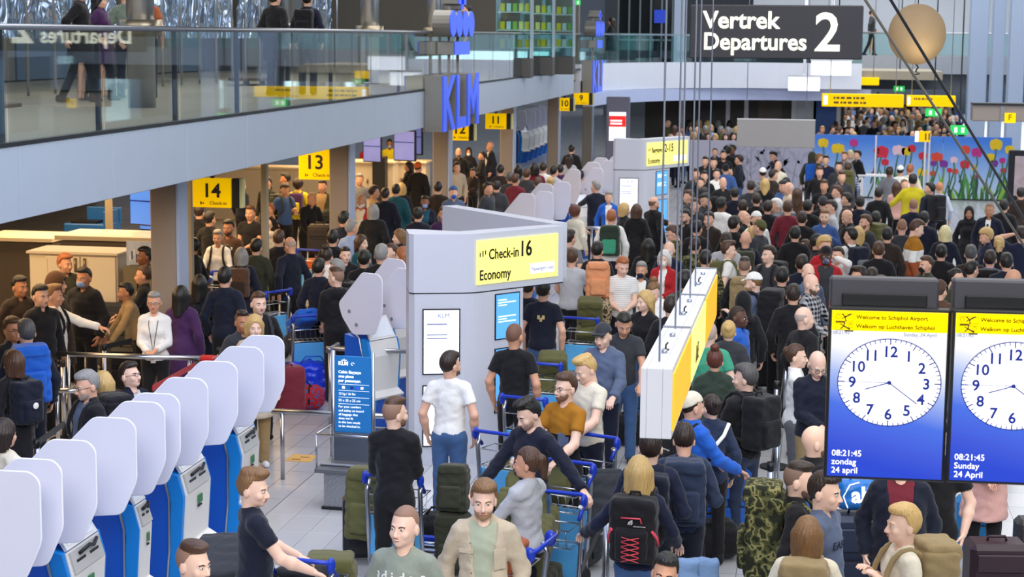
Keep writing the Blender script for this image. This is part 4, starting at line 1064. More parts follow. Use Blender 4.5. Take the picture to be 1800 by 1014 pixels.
# check-in row number signs below the mezzanine edge
for n, (u0, v0, u1, v1) in (('14', (340, 312, 408, 365)), ('13', (526, 262, 582, 316)), ('12', (792, 212, 824, 247)), ('11', (854, 199, 890, 227)), ('10', (984, 172, 1001, 195)), ('9', (1009, 163, 1035, 184))):
    Y = {'14': 24.6, '13': 31.9, '12': 40.8, '11': 46.0, '10': 54.8, '9': 57.3}[n]
    a, b = pyy(u0, v0, Y), pyy(u1, v1, Y); w, h = b[0] - a[0], a[2] - b[2]
    o = empty('row_number_sign', ((a[0] + b[0]) / 2, Y, b[2]), 0, {'14': 'nearest yellow check-in sign, reading 14, beside the first grey column', '13': 'yellow check-in sign reading 13 before the second column', '12': 'yellow sign reading 12, half behind the blue letters', '11': 'yellow sign reading 11 below the pale balcony edge', '10': 'small yellow sign reading 10 next to the two-digit last column', '9': 'last small yellow sign reading 9 under the far letters'}[n], 'sign')
    MB().box((0, 0, h / 2), (w, .10, h), .006).build('sign_face', YEL, o)
    MB().box((w / 2 + .06, .02, h / 2), (.10, .14, h), .005).build('sign_edge', BLACK, o); MB().box((w / 2 + .14, .03, h / 2), (.05, .12, h), .004).build('side_plate', mat('sign_side_pale', '#d8d49a', .5), o)
    MB().box((0, .0, (3.43 - b[2] + h) / 2), (.05, .05, 3.43 - b[2] - h)).build('hanger', DARKMETAL, o)
    lettering(n, h * .66, INK, o, face_M((0, -.055, h * .36), (1, 0, 0), (0, 0, 1)), .003, align='CENTER', bold=.006)
    lettering('Check-in', h * .17, LET_B, o, face_M((-w * .06, -.055, h * .10), (1, 0, 0), (0, 0, 1)), .003)
    for k in range(2): MB().box((-w * .28 + k * .06 * w, -.055, h * .15), (.02, .004, h * .10 - k * .02)).build('figure_icon', LET_B, o)

# letter blocks with crown on the mezzanine edge
LBL = mat('letter_blue', '#3f62f2', .35, 0, .03, emit=.22); LGR = mat('letter_case_grey', '#8f8c86', .4, .5, .05, 4)
def letter_block(y0, y1, lab):
    o = empty('letter_sign', (-7.05, y0, 3.0), 0, lab, 'sign'); L = y1 - y0; d = .34
    def letter(nm, polys, ya, yb):
        mb = MB()
        for P in polys: mb.prism([(ya + (yb - ya) * x, 1.06 * z) for x, z in P], d, Matrix(((0, -1, 0, -d / 2), (1, 0, 0, 0), (0, 0, 1, 0), (0, 0, 0, 1))))
        ob = mb.build(nm, LGR, o)
        mb = MB()
        for P in polys: mb.prism([(ya + (yb - ya) * x, 1.06 * z) for x, z in P], .03, Matrix(((0, -1, 0, .016), (1, 0, 0, 0), (0, 0, 1, 0), (0, 0, 0, 1))))
        mb.build('blue_face', LBL, ob)
    Kp = [[(0, 0), (.28, 0), (.28, 1), (0, 1)], [(.28, .42), (.72, 0), (1.0, 0), (.42, .58)], [(.28, .42), (.42, .58), (1.0, 1), (.72, 1), (.28, .62)]]
    Lp = [[(0, 0), (.28, 0), (.28, 1), (0, 1)], [(.28, 0), (1, 0), (1, .2), (.28, .2)]]
    Mp = [[(0, 0), (.22, 0), (.22, 1), (0, 1)], [(.78, 0), (1, 0), (1, 1), (.78, 1)], [(.22, 1), (.22, .62), (.5, .2), (.5, .55)], [(.78, 1), (.5, .55), (.5, .2), (.78, .62)]]
    letter('letter', Kp, .0, L * .32); letter('letter', Lp, L * .36, L * .62); letter('letter', Mp, L * .66, L)
    MB().box((-.36, L / 2, .53), (.03, L, 1.06)).build('back_plate', LGR, o)
    yc = L * .52
    MB().box((-.17, yc, 1.58), (.34, L * .42, .26), .01).build('crown_base', LGR, o); MB().box((.008, yc, 1.58), (.02, L * .42, .26)).build('blue_face', LBL, o)
    for k in range(4):
        y = yc + (k - 1.5) * L * .17
        MB().prism([(L * .085 * math.cos(i * PI / 10), .26 * math.sin(i * PI / 10)) for i in range(20)], .34, Matrix(((0, -1, 0, -.17), (1, 0, 0, y), (0, 0, 1, 2.06), (0, 0, 0, 1)))).build('crown_disc', LGR, o)
        MB().prism([(L * .085 * math.cos(i * PI / 10), .26 * math.sin(i * PI / 10)) for i in range(20)], .02, Matrix(((0, -1, 0, .012), (1, 0, 0, y), (0, 0, 1, 2.06), (0, 0, 0, 1)))).build('blue_face', LBL, o)
    for P in (((0, .17), (.34, .09)), ((0, .06), (.30, .26))):
        MB().box((-.17, yc, 2.50), (.34, P[0][1] * 2 * L * .6, P[1][1] * 1.2), .005).build('crown_cross', LGR, o); MB().box((.008, yc, 2.50), (.02, P[0][1] * 2 * L * .6, P[1][1] * 1.2)).build('blue_face', LBL, o)
    for y in (yc - L * .12, yc + L * .12): MB().box((-.17, y, 1.3), (.05, .05, 2.2)).build('support', LGR, o)
letter_block(34.1, 37.8, 'big blue letters KLM under a crown on the balcony edge, nearer set')
letter_block(57.5, 61.0, 'smaller far set of blue letters KLM under a crown')

# self-service kiosks
KB = mat('kiosk_blue', '#0a58c4', .35, 0, .04, 2); KL = mat('kiosk_light_blue', '#1583d6', .35, 0, .03, 2); KW = mat('kiosk_white', '#e4e2e0', .35, 0, .02, 3); BLADE = mat('blade_frosted', '#dadbea', .45, 0, .02, 3); BEDGE = mat('blade_edge', '#ececf6', .3, 0, 0)
KSC = mat('kiosk_screen', '#cfd6e2', .2, 0, .05, emit=.25); TICKG = mat('slot_green', '#3f7a52', .5, 0, .1)
BPOLY = round_poly([(-.36, 1.58), (.04, 1.99), (.31, 1.99), (.37, 1.93), (.37, 1.52), (.25, 1.26), (-.12, 1.22), (-.30, 1.42)], .05)
def kiosk(x, y, face, label, W=.40, blades=2, group=None, lod=0):
    o = empty('check_in_kiosk', (x, y, 0), math.radians(face), label, 'kiosk', group)
    side = [(-.30, 0), (.02, 0), (.16, .42), (.10, .50), (.13, .95), (.08, 1.13), (-.06, 1.36), (-.30, 1.20)]     # (forward, z)
    T = lambda xx: Matrix(((0, -1, 0, xx), (-1, 0, 0, 0), (0, 0, 1, 0), (0, 0, 0, 1)))
    MB().prism(side, W * .62, T(0)).build('cabinet', KB, o)
    for s in (-1, 1):
        MB().prism([(.02, .0), (.16, .42), (.10, .50), (.13, .95), (.08, 1.14), (-.03, 1.16), (.02, .9), (.0, .5), (-.04, 0)], W * .19, T(s * W * .405)).build('side_panel', KL, o)
        MB().prism([(-.30, 0), (-.05, 0), (-.01, .5), (.0, .9), (-.05, 1.16), (-.30, 1.2)], W * .19, T(s * W * .405)).build('rear_panel', KB, o)
        MB().tube([(s * W * .505, .045, 0), (s * W * .505, .0, .5), (s * W * .505, -.005, .95), (s * W * .505, .05, 1.17), (s * W * .505, .15, 1.26)], .012, 8).build('edge_trim', STEEL, o)
    fr = [(.165, .44), (.112, .52), (.142, .95), (.09, 1.14), (.075, 1.13), (.12, .94), (.09, .51), (.15, .42)]
    MB().prism(fr, W * .86, T(0)).build('front_console', KW, o)
    MB().prism([(.20, .43), (.21, .455), (.10, .52), (.09, .50)], W * .9, T(0)).build('tray_shelf', KW, o)
    up = Vector((0, .23, .23)).normalized()
    MB().prism([(-W * .40, 0), (W * .40, 0), (W * .40, .30), (-W * .40, .30)], .025, prism_M((0, -.085, 1.145), (1, 0, 0), (0, .14, .22))).build('screen_frame', KW, o)
    MB().prism([(-W * .34, .03), (W * .34, .03), (W * .34, .27), (-W * .34, .27)], .012, prism_M((0, -.097, 1.148), (1, 0, 0), (0, .14, .22))).build('screen', KSC, o)
    if lod == 0:
        MB().prism([(-W * .38, 0), (W * .38, 0), (W * .38, .16), (-W * .38, .16)], .02, prism_M((0, -.146, .975), (1, 0, 0), (0, .05, .16))).build('device_bay', mat('bay_grey', '#b7b6b6', .4), o)
        for k in (-1, 1): MB().box((k * W * .17, -.15 + .03, 1.035), (W * .24, .03, .06), .006).build('card_reader', DARKMETAL, o)
        MB().tube([(-W * .2, -.13, 1.10), (0, -.15, 1.13), (W * .12, -.145, 1.10), (W * .25, -.13, 1.13)], .014, 6).build('scanner_arm', BLACK, o)
        MB().box((.02, -.147, .86), (W * .13, .012, .07)).build('ticket_slot', TICKG, o); MB().box((.02, -.142, .80), (W * .12, .012, .014)).build('receipt_slot', BLACK, o)
    for i in range(blades):
        s = (-1, 1)[i]
        b = MB().prism(BPOLY, .018, T(s * (W * .5 + .035))).build('blade', BLADE, o)
        ring = [Vector((s * (W * .5 + .035), -p[0], p[1])) for p in BPOLY]
        MB().tube(ring + [ring[0], ring[1]], .0075, 5, cap=False).build('blade_edge', BEDGE, b)
        for q in ((-.17, 1.50), (-.05, 1.345)): MB().tube([(s * (W * .5 + .02), -q[0], q[1]), (s * (W * .5 + .055), -q[0], q[1])], .022, 10).build('bolt', GREYP, b)
    return o
for y0, y1, lab in ((10.95, 11.30, 'nearest blue self-service kiosk in the front row, mostly hidden by its white blade'), (11.89, 12.66, 'blue kiosk with wide white console and green ticket slot, second in the front row'),
        (13.27, 13.61, 'blue kiosk with narrow console, third in the front row'), (14.29, 15.08, 'blue kiosk with wide console behind the man in navy tee'), (15.85, 16.50, 'fifth blue kiosk in the front row, beside the woman in tan trousers')):
    kiosk(-5.31, (y0 + y1) / 2, 90, lab, y1 - y0 - .07)
for x, y, f, W, lab in ((-5.24, 21.5, 60, .55, 'blue kiosk behind the rail with blade bolts showing, nearer the black hoodie man'), (-5.28, 22.95, 60, .55, 'blue kiosk tucked against the white info pillar'),
        (-5.2, 33.0, 62, .5, 'kiosk whose white blade shows above the pillar sign'), (-5.2, 35.3, 62, .5, 'second kiosk whose white blade shows above the pillar sign'),
        (-5.05, 39.3, 50, .6, 'far kiosk with lilac blade used by the grey-haired man in black'), (-5.0, 41.6, 62, .6, 'far kiosk behind the lilac blade one'), (-5.0, 43.2, 62, .6, 'far kiosk next to the far info pillar')):
    kiosk(x, y, f, lab, W, lod=1)
for i, u in enumerate((919, 928, 937, 945, 953)):
    p = pz(u, 286 - 4 * i, 0); 
    kiosk(float(p[0]) * 1.0, float(p[1]), 60, ['first', 'second', 'third', 'fourth', 'last'][i] + ' small blue kiosk of the far row between two columns', .5, group='far kiosks between the columns', lod=1)

# info pillars with wing signs
PIL = mat('pillar_white', '#cdd0dc', .4, .05, .02, 2); PSCR = mat('pillar_screen', '#e8ecfb', .3, 0, 0, emit=.9); PBLU = mat('pillar_blue_screen', '#5aa4ee', .3, 0, .06, 3, emit=.7)
def poly_ext(pts, z0, z1):
    n = len(pts); v = [(x, y, z0) for x, y in pts] + [(x, y, z1) for x, y in pts]
    a2 = sum(pts[i][0] * pts[(i + 1) % n][1] - pts[(i + 1) % n][0] * pts[i][1] for i in range(n))
    f = [tuple(range(n - 1, -1, -1)), tuple(range(n, 2 * n))] + [(i, (i + 1) % n, n + (i + 1) % n, n + i) for i in range(n)]
    if a2 < 0: f = [q[::-1] for q in f]
    return MB().add(v, f)
def pillar(P0, P1, P2, label, t1, t2, t3, full):
    P0, P1, P2 = (np.array(p[:2]) for p in (P0, P1, P2)); o = empty('info_pillar', (P0[0], P0[1], 0), 0, label, 'info pillar'); org = P0.copy(); P0, P1, P2 = P0 - org, P1 - org, P2 - org
    e1 = (P1 - P0) / np.linalg.norm(P1 - P0); n1 = np.array([-e1[1], e1[0]]); e2 = (P2 - P1) / np.linalg.norm(P2 - P1); n2 = np.array([-e2[1], e2[0]])
    def corner(r, n=5):
        a, b = P1 - e1 * r, P1 + e2 * r; return [tuple(a * (1 - t) ** 2 + P1 * 2 * t * (1 - t) + b * t * t) for t in [k / n for k in range(n + 1)]]
    back = P0 + n1 * .55
    wing = [tuple(P0 + n1 * .06), tuple(P0 + e1 * .05)] + corner(.12) + [tuple(P2), tuple(P2 + n2 * .22), tuple(P1 + n2 * .22 + n1 * .12), tuple(back + e1 * .1), tuple(back)]
    poly_ext(wing, 1.98, 2.64).build('sign_wing', PIL, o)
    poly_ext([tuple(np.array(p) + (0.0, 0.01)) for p in wing], 1.965, 1.979).build('shadow_gap', DARKMETAL, o)
    e3 = P1 + e2 * np.linalg.norm(P2 - P1) * .55
    poly_ext([tuple(P0 + n1 * .08 + e1 * .0), tuple(P0 + e1 * .06 + n1 * .01)] + corner(.14) + [tuple(e3), tuple(e3 + n2 * .3), tuple(back + e1 * .1), tuple(back)], 0, 1.965).build('body', PIL, o)
    b0, b1 = P2 + e2 * .08 + n2 * .28, P0 + e1 * .65 + n1 * 3.4
    if full:
        ee = (b1 - b0) / np.linalg.norm(b1 - b0); nn = np.array([ee[1], -ee[0]])
        poly_ext([tuple(b0), tuple(b0 - nn * .0 + ee * .0 + n2 * .0), tuple(b1), tuple(b1 + nn * .22), tuple(b0 + nn * .22)][::1], 1.98, 2.64).build('rear_wing', PIL, o)
    def panel(nm, m, base, e, s0, s1, z0, z1, th=.012):
        n = np.array([e[1], -e[0]]); a, b = base + e * s0, base + e * s1
        return poly_ext([tuple(a + n * th), tuple(b + n * th), tuple(b), tuple(a)], z0, z1).build(nm, m, o)
    L1, L2 = np.linalg.norm(P1 - P0), np.linalg.norm(P2 - P1)
    for z0, z1 in ((1.05, 1.80), (.22, .93)):
        panel('screen_surround', BLACK, P0, e1, L1 * .21, L1 * .81, z0, z1, .010); panel('screen', PSCR, P0, e1, L1 * .23, L1 * .79, z0 + .015, z1 - .015, .014)
    for z0, z1 in ((1.40, 1.93), (.55, 1.30)):
        panel('side_surround', BLACK, P1, e2, L2 * .24, L2 * .51, z0, z1, .010); panel('side_screen', PBLU, P1, e2, L2 * .25, L2 * .50, z0 + .012, z1 - .012, .014)
    panel('lit_panel', YEL2, P1, e2, .06, L2 - .10, 2.06, 2.56, .014)
    def txt(s, sz, su, z, m, base=P1, e=e2, bold=0.0, sx=1):
        n = np.array([e[1], -e[0]]); q = base + e * su + n * .017; lettering(s, sz, m, o, face_M((q[0], q[1], z), (e[0], e[1], 0), (0, 0, 1)), .002, bold=bold, sx=sx)
    txt(t1, .165, .23, 2.34, INK, sx=.78, bold=.003); txt(t2, .25, .22 + .060 * len(t1), 2.34, INK, sx=.82, bold=.006); txt(t3, .165, .09, 2.11, INK, sx=.78, bold=.003)
    q = panel('notice_box', SWHITE, P1, e2, L2 * .62, L2 - .16, 2.12, 2.24, .017)
    txt('Passengers only', .062, L2 * .63, 2.155, SGREYT, bold=.001, sx=.9) if full else None
    fig = MB()
    for k in range(3):
        c = P1 + e2 * (.10 + .04 * k) + np.array([e2[1], -e2[0]]) * .017; fig.box((c[0], c[1], 2.40 + .01 * k), (.016, .004, .05 + .02 * (k == 1)))
    fig.build('figure_icon', INK, o)
    for z in (1.62, 1.50, 1.46): 
        n = np.array([e1[1], -e1[0]]); a = P0 + e1 * L1 * .28 + n * .016; b = P0 + e1 * L1 * .6 + n * .016; poly_ext([tuple(a + n * .002), tuple(b + n * .002), tuple(b), tuple(a)], z, z + .012).build('text_line', SGREYT, o)
    txt('KLM', .07, L1 * .45, 1.70, SGREYT, P0, e1)
    for k, z in enumerate((1.85, 1.82, 1.79, 1.66, 1.63, 1.60)):
        n = np.array([e2[1], -e2[0]]); a = P1 + e2 * L2 * .27 + n * .016; b = P1 + e2 * L2 * (.36 + .1 * ((k * 3) % 2)) + n * .016; poly_ext([tuple(a + n * .002), tuple(b + n * .002), tuple(b), tuple(a)], z, z + .012).build('text_line', SWHITE, o)
    return o
pillar((-4.44, 19.7), (-3.76, 19.9), (-2.89, 21.03), 'white info pillar with yellow Check-in 16 Economy sign', 'Check-in', '16', 'Economy', True)
pillar((-4.34, 39.3), (-3.64, 39.3), (-2.80, 40.9), 'far white info pillar with yellow 12-15 sign', 'Baggage', '12-15', 'Economy', False)
# slim totem with red and white screen
tp = pz(1085, 300, 0); tt = empty('info_totem', (tp[0], 56, 0), 0, 'slim grey totem with red and white screen behind the far pillar', 'info totem')
a, b = pyy(1066, 170, 56), pyy(1105, 265, 56); a2, b2 = pyy(1070, 197, 55.9), pyy(1098, 248, 55.9)
tt.location = ((a[0] + b[0]) / 2, 56, 0); w = b[0] - a[0]
MB().box((0, .15, a[2] / 2), (w, .3, a[2]), .02).build('body', mat('totem_grey', '#6b6c80', .5, .1, .03), tt)
MB().box((0, -.01, (a2[2] + b2[2]) / 2), (w * .72, .02, a2[2] - b2[2])).build('screen', SWHITE, tt); MB().box((0, -.023, b2[2] + (a2[2] - b2[2]) * .68), (w * .72, .01, (a2[2] - b2[2]) * .38)).build('red_band', mat('screen_red', '#e02020', .4, 0, 0, emit=.7), tt)
for k in range(2): MB().box((-.04, -.03, b2[2] + (a2[2] - b2[2]) * (.6 + .1 * k)), (w * .5, .006, .05)).build('text_line', SWHITE, tt)

# cabin baggage banner with sizer cage
bp_ = pz(615, 893, 0); bn = empty('baggage_sizer', (bp_[0], bp_[1], 0), math.radians(-4), 'blue cabin baggage banner above a tread-plate sizer cage', 'sign')
BANB = mat('banner_blue', '#1e7bc4', .45, 0, .05, 2); TREAD = mat('tread_plate', '#a7a9ad', .35, .8, .08, 30, .6, 40)
MB().box((.0, .12, 1.17), (.40, .02, .80), .004).build('banner', BANB, bn)
for s in (-1, 1): MB().tube([(s * .215, .12, .02), (s * .215, .12, 1.62)], .022, 10).build('upright', STEEL, bn)
MB().box((.12, .10, .20), (.74, .40, .40), .01).build('cage_base', TREAD, bn); MB().box((.10, .06, .42), (.84, .50, .05), .01).build('ledge', mat('ledge_grey', '#6b6d73', .5, .4, .05), bn)
MB().box((.05, .10, .46), (.70, .34, .03), .01).build('tread_top', TREAD, bn)
MB().box((.03, .10, .62), (.46, .03, .30), .004).build('back_plate', mat('plate_steel', '#6f757e', .35, .7, .08, 4), bn)
cg = MB()
c4 = [(-.30, -.17), (.50, -.17), (.50, .28), (-.30, .28)]
for z in (.80,): cg.tube([(x, y, z) for x, y in c4 + c4[:1]], .011, 6)
bnw = cg.build('cage_rim', STEEL, bn)
for x, y in c4: MB().tube([(x, y, .44), (x, y, .80)], .010, 6).build('cage_bar', STEEL, bn)
MB().box((.12, .1, .015), (.78, .44, .03), .005).build('plinth', BLACK, bn)
bf = lambda x, z: face_M((x, .107, z), (1, 0, 0), (0, 0, 1))
lettering('KLM', .055, SWHITE, bn, bf(-.155, 1.475), .001, bold=.002)
for k in range(4): MB().ball((-.115 + .015 * k, .107, 1.525), (.006, .002, .006), 8, 5).build('crown_dot', SWHITE, bn)
MB().box((-.092, .107, 1.538), (.012, .002, .004)).build('crown_top', SWHITE, bn)
MB().tube([(.0 + .016 * math.cos(i * .6), .107, 1.49 + .014 * math.sin(i * .6)) for i in range(9)], .003, 4).build('ring_mark', SWHITE, bn)
for k, (s_, z) in enumerate((('Cabin Baggage', 1.39), ('one piece', 1.345), ('per passenger.', 1.30))): lettering(s_, .042, SWHITE, bn, bf(-.155, z), .001, bold=.0008)
for z in (1.275, 1.21, 1.14, 1.07): MB().box((.01, .108, z), (.33, .002, .003)).build('rule', SWHITE, bn)
for k, x in enumerate((-.10, -.01, .05, .10)): MB().box((x, .107, 1.242), (.03, .003, .026), .008).build('bag_icon', (SWHITE, SNAVY, LBL, SWHITE)[k], bn)
lettering('12 kg / 26 lbs', .034, SWHITE, bn, bf(-.155, 1.165), .001); lettering('55 x 35 x 25 cm', .036, SWHITE, bn, bf(-.155, 1.095), .001)
for k, s_ in enumerate(('For your comfort', 'and safety on board', 'all baggage that', 'does not fit', 'in this box needs', 'to be checked in.')): lettering(s_, .034, SWHITE, bn, bf(-.155, 1.03 - .041 * k), .001)
fp = pz(530, 805, .003)
fs = MB().box((0, 0, 0), (.30, .34, .004)).build('floor_sticker', mat('sticker_orange', '#e0b060', .5, 0, .15, 20)); fs.location = (fp[0], fp[1], .003); tag(fs, 'orange distance sticker on the pale floor tiles', 'sticker')
for k in range(2): 
    MB().box((-.04 + .07 * k, -.08 + .12 * k, .003), (.10, .03, .002)).build('printed_bar', LET_B, fs)

# rails, posts and belts
def rail(pts, posts, label, m=STEEL, r=.03):
    o = empty('guard_rail', (pts[0][0], pts[0][1], 0), 0, label, 'rail'); b = Vector((pts[0][0], pts[0][1], 0))
    MB().tube([Vector(xyz(p)) - b for p in pts], r, 10).build('top_bar', m, o)
    for p in posts: MB().tube([(p[0] - b.x, p[1] - b.y, 0.0), (p[0] - b.x, p[1] - b.y, p[2])], r * .8, 8).build('post', m, o)
    return o
def zrail(uvs, z, pu, label, **k):
    P = [pz(u, v, z) for u, v in uvs]; rail(P, [pz(u, v, z) for u, v in pu], label, **k)
zrail(((100, 622), (352, 630)), 1.0, ((120, 623), (333, 629)), 'steel guard rail in front of the woman in white jumper')
zrail(((95, 686), (140, 687)), .75, ((100, 686),), 'short lower steel rail by the blue rucksack')
zrail(((574, 612), (722, 618)), 1.0, ((580, 613), (650, 615)), 'steel rail in front of the second kiosk row')
zrail(((594, 605), (576, 617)), 1.0, (), 'short return bar at the end of the second-row rail')
zrail(((478, 722), (600, 728), (716, 733)), .76, ((496, 723), (704, 732)), 'steel rail running behind the cabin baggage banner')
zrail(((985, 360), (1080, 362)), 1.0, ((1000, 361), (1060, 362)), 'far steel rail by the lilac kiosk')
zrail(((1030, 400), (1066, 401)), 1.0, ((1040, 400),), 'short steel rail beside the green backpack')
def stanchion(u, v, z, label, belt_to=None, belt='bk', group=None):
    p = pz(u, v, z); o = empty('queue_post', (p[0], p[1], 0), 0, label, 'queue post', group)
    MB().tube([(0, 0, .02), (0, 0, z - .08)], .030, 12).build('pole', STEEL, o); MB().tube([(0, 0, z - .08), (0, 0, z)], .034, 12).build('belt_head', BLACK, o); MB().tube([(0, 0, 0), (0, 0, .025)], .17, 20).build('base', DARKMETAL, o)
    if belt_to is not None:
        q = pz(*belt_to, z - .04); d = Vector((q[0] - p[0], q[1] - p[1], 0)); n = Vector((0, 0, .032)); s = d.normalized().cross(Vector((0, 0, 1))) * .003
        b = Vector((0, 0, z - .042)); mb = MB(); v = [b - n - s, b + d - n - s, b + d + n - s, b + n - s, b - n + s, b + d - n + s, b + d + n + s, b + n + s]
        mb.add(v, [(0, 1, 2, 3), (7, 6, 5, 4), (3, 2, 6, 7), (1, 0, 4, 5), (0, 3, 7, 4), (2, 1, 5, 6)]); mb.build('belt', cloth('rd' if belt == 'rd' else 'bk'), o)
stanchion(385, 610, 1.0, 'steel queue post beside the red belt box', None)
stanchion(345, 634, .98, 'short steel queue post with a red belt', (268, 682), 'rd')
stanchion(64, 772, .98, 'steel queue post behind the first white blade', (112, 745))
stanchion(183, 604, .98, 'steel queue post by the outstretched hand', (232, 598))
stanchion(110, 632, .98, 'steel queue post beside the blue rucksack')
stanchion(1067, 896, 1.0, 'dark steel queue post with belt by the black and red backpack', (1022, 1000))
stanchion(1355, 812, 1.0, 'black-headed queue post above the camouflage rucksack', (1380, 640))
for i, (u, v) in enumerate(((1368, 735), (1366, 670), (1382, 610), (1400, 560), (1412, 330), (1384, 500))):
    stanchion(u, v, 1.0, ['steel queue post by the black hoodie man', 'queue post between the two hall queues near the bald man in navy', 'queue post behind the woman with curly bun', 'queue post beside the bald man in black jumper', 'far pale queue post near the blue rucksack', 'queue post by the plaid shirt man'][i], None)
rb = pz(365, 640, .9); o = MB().box((0, 0, 0), (.20, .20, .26), .02).build('belt_box', mat('belt_box_red', '#c01d22', .45, 0, .05)); o.location = (rb[0], rb[1], .87); tag(o, 'red belt box standing on a post beside the rail', 'box')
MB().tube([(0, 0, -.86), (0, 0, -.12)], .025, 8).build('post', STEEL, o)
# ------------------------------------------------------------------ far end of the hall
YW = 56.6
def fz(u, v, Y=YW): p = pyy(u, v, Y); return p[0], p[2]
def sky_print():
    m = mat('print_sky', '#4a86e6', .45, 0, 0, emit=0); nt, b, tc = ramp_nodes(m)
    sp = nt.nodes.new('ShaderNodeSeparateXYZ'); nt.links.new(tc.outputs['Object'], sp.inputs[0])
    mr = nt.nodes.new('ShaderNodeMapRange'); mr.inputs[2].default_value = 2.0; nt.links.new(sp.outputs['Z'], mr.inputs[0])
    no = nt.nodes.new('ShaderNodeTexNoise'); no.inputs['Scale'].default_value = 1.1; nt.links.new(tc.outputs['Object'], no.inputs['Vector'])
    ad = nt.nodes.new('ShaderNodeMath'); ad.operation = 'MULTIPLY_ADD'; ad.inputs[1].default_value = .22; nt.links.new(no.outputs['Fac'], ad.inputs[0]); nt.links.new(mr.outputs[0], ad.inputs[2])
    cr = nt.nodes.new('ShaderNodeValToRGB'); es = cr.color_ramp.elements; es.new(.5); es.new(.6)
    for e, (p, c) in zip(es, ((.0, '#dfe9f8'), (.45, '#a9c8f6'), (.85, '#5d97ee'), (1.1, '#3f83ea'))): e.position = min(p, 1); e.color = lin(c)
    nt.links.new(ad.outputs[0], cr.inputs[0]); nt.links.new(cr.outputs[0], b.inputs['Base Color']); return m
xl, zt = fz(1431, 236); xr, _ = fz(1780, 236)
tw = empty('tulip_wall', ((xl + xr) / 2, YW, 0), 0, 'long printed wall of tulips under a blue sky', 'printed wall')
SKYP = sky_print(); cx = (xl + xr) / 2
cuts = [xl] + [fz(u, 300)[0] for u in (1538, 1656)] + [xr]
for a, b in zip(cuts, cuts[1:]): MB().box(((a + b) / 2 - cx, .03, zt / 2 + .02), (b - a - .015, .06, zt - .04)).build('panel', SKYP, tw)
for u in (1538, 1632): MB().box((fz(u, 300)[0] - cx, -.02, zt / 2), (.05, .04, zt)).build('panel_post', WHITEP, tw)
MB().box((0, .03, .02), (xr - xl, .08, .04)).build('bottom_strip', mat('print_soil', '#232c28', .6, 0, .2, 4), tw)
TUL = {'y': '#efc80f', 'r': '#d3183c', 'o': '#e2452a', 'm': '#c2268a', 'p': '#7c2a9c', 'w': '#f0c8d8', 'g': '#86b848'}
def tulip(u, v, s, c, open_=0):
    x, z = fz(u, v); r = s / scale_at((x, YW, z)); x -= cx
    if v < 340:
        st = MB(); st.tube([(x, -.004, z - r * .6), (x + .1 * r * ((u * 7) % 5 - 2), -.004, z - .3), (x + .15 * ((u * 3) % 3 - 1), -.004, max(.05, z - 1.0))], .022, 5); st.build('printed_stem', mat('print_stem', '#4d7c50', .5, 0, .1, 5), tw)
    f = MB()
    for k, (dx, ww, hh, yy) in enumerate(((0, .55, 1.0, -.006), (-.48, .42, .92, -.009), (.48, .42, .92, -.009), (0, .40, .78, -.013))):
        poly = [(x + r * (dx * (1 + .25 * open_) + ww * math.sin(a) * (1 - .25 * math.cos(a))), z + r * hh * -math.cos(a) * (.85 if k < 3 else .8) - r * .05 * k) for a in [2 * PI * i / 14 for i in range(14)]]
        f.prism(poly, .003, Matrix.Translation((0, yy, 0)))
    f.build('printed_tulip', mat('print_' + c, TUL[c], .5, 0, .22, 6), tw)
for t in ((1447, 251, 10, 'y'), (1473, 261, 11, 'y', 1), (1501, 251, 8, 'm'), (1550, 267, 13, 'r'), (1556, 285, 7, 'r'), (1580, 264, 11, 'w', 1), (1593, 266, 9, 'y'), (1603, 261, 8, 'r'), (1622, 274, 8, 'r'), (1647, 276, 10, 'o', 1), (1659, 288, 8, 'p'), (1641, 287, 6, 'p'),
          (1677, 281, 7, 'w'), (1697, 263, 9, 'o'), (1717, 268, 10, 'm'), (1696, 289, 9, 'r'), (1679, 301, 6, 'o'), (1751, 254, 12, 'y'), (1775, 263, 9, 'y'), (1741, 277, 9, 'y'), (1747, 287, 8, 'p'), (1762, 282, 6, 'm'), (1621, 303, 9, 'y'), (1541, 265, 6, 'r'), (1714, 311, 5, 'm'), (1640, 305, 6, 'o'), (1669, 299, 5, 'r'), (1536, 305, 5, 'r'), (1764, 300, 6, 'r'), (1712, 295, 6, 'y')):
    tulip(*t)
rr_ = random.Random(5)
for k in range(46):
    u = rr_.uniform(1545, 1775); h = rr_.uniform(.35, .95); x = fz(u, 330)[0] - cx; l = rr_.uniform(-.25, .25)
    MB().prism([(x - .05, .04), (x + .06, .04), (x + .07 + l * .5, h * .55), (x + l, h), (x - .03 + l * .4, h * .5)], .003, Matrix.Translation((0, -.004 - .0003 * k, 0))).build('printed_leaf', mat('print_leaf_%d' % (k % 4), ('#4e9a3c', '#8cc04a', '#1f4d3c', '#2f6b3f')[k % 4], .5, 0, .15, 4), tw)
sx, sz_ = fz(1627, 243, 55.8); o = empty('pole_sign', (sx, 55.8, 0), 0, 'small yellow and white sign on a thin pole before the tulip wall', 'sign')
MB().tube([(0, 0, 0), (0, 0, sz_)], .03, 8).build('pole', WHITEP, o); MB().box((-.05, 0, sz_ + .05), (.36, .05, .32), .01).build('sign_face', YEL, o); MB().box((-.26, -.005, sz_ + .05), (.10, .05, .32)).build('white_half', SWHITE, o)
for k in range(2): MB().box((-.0 + .1 * k, -.03, sz_ + .05), (.04, .005, .2)).build('figure_icon', LET_B, o)
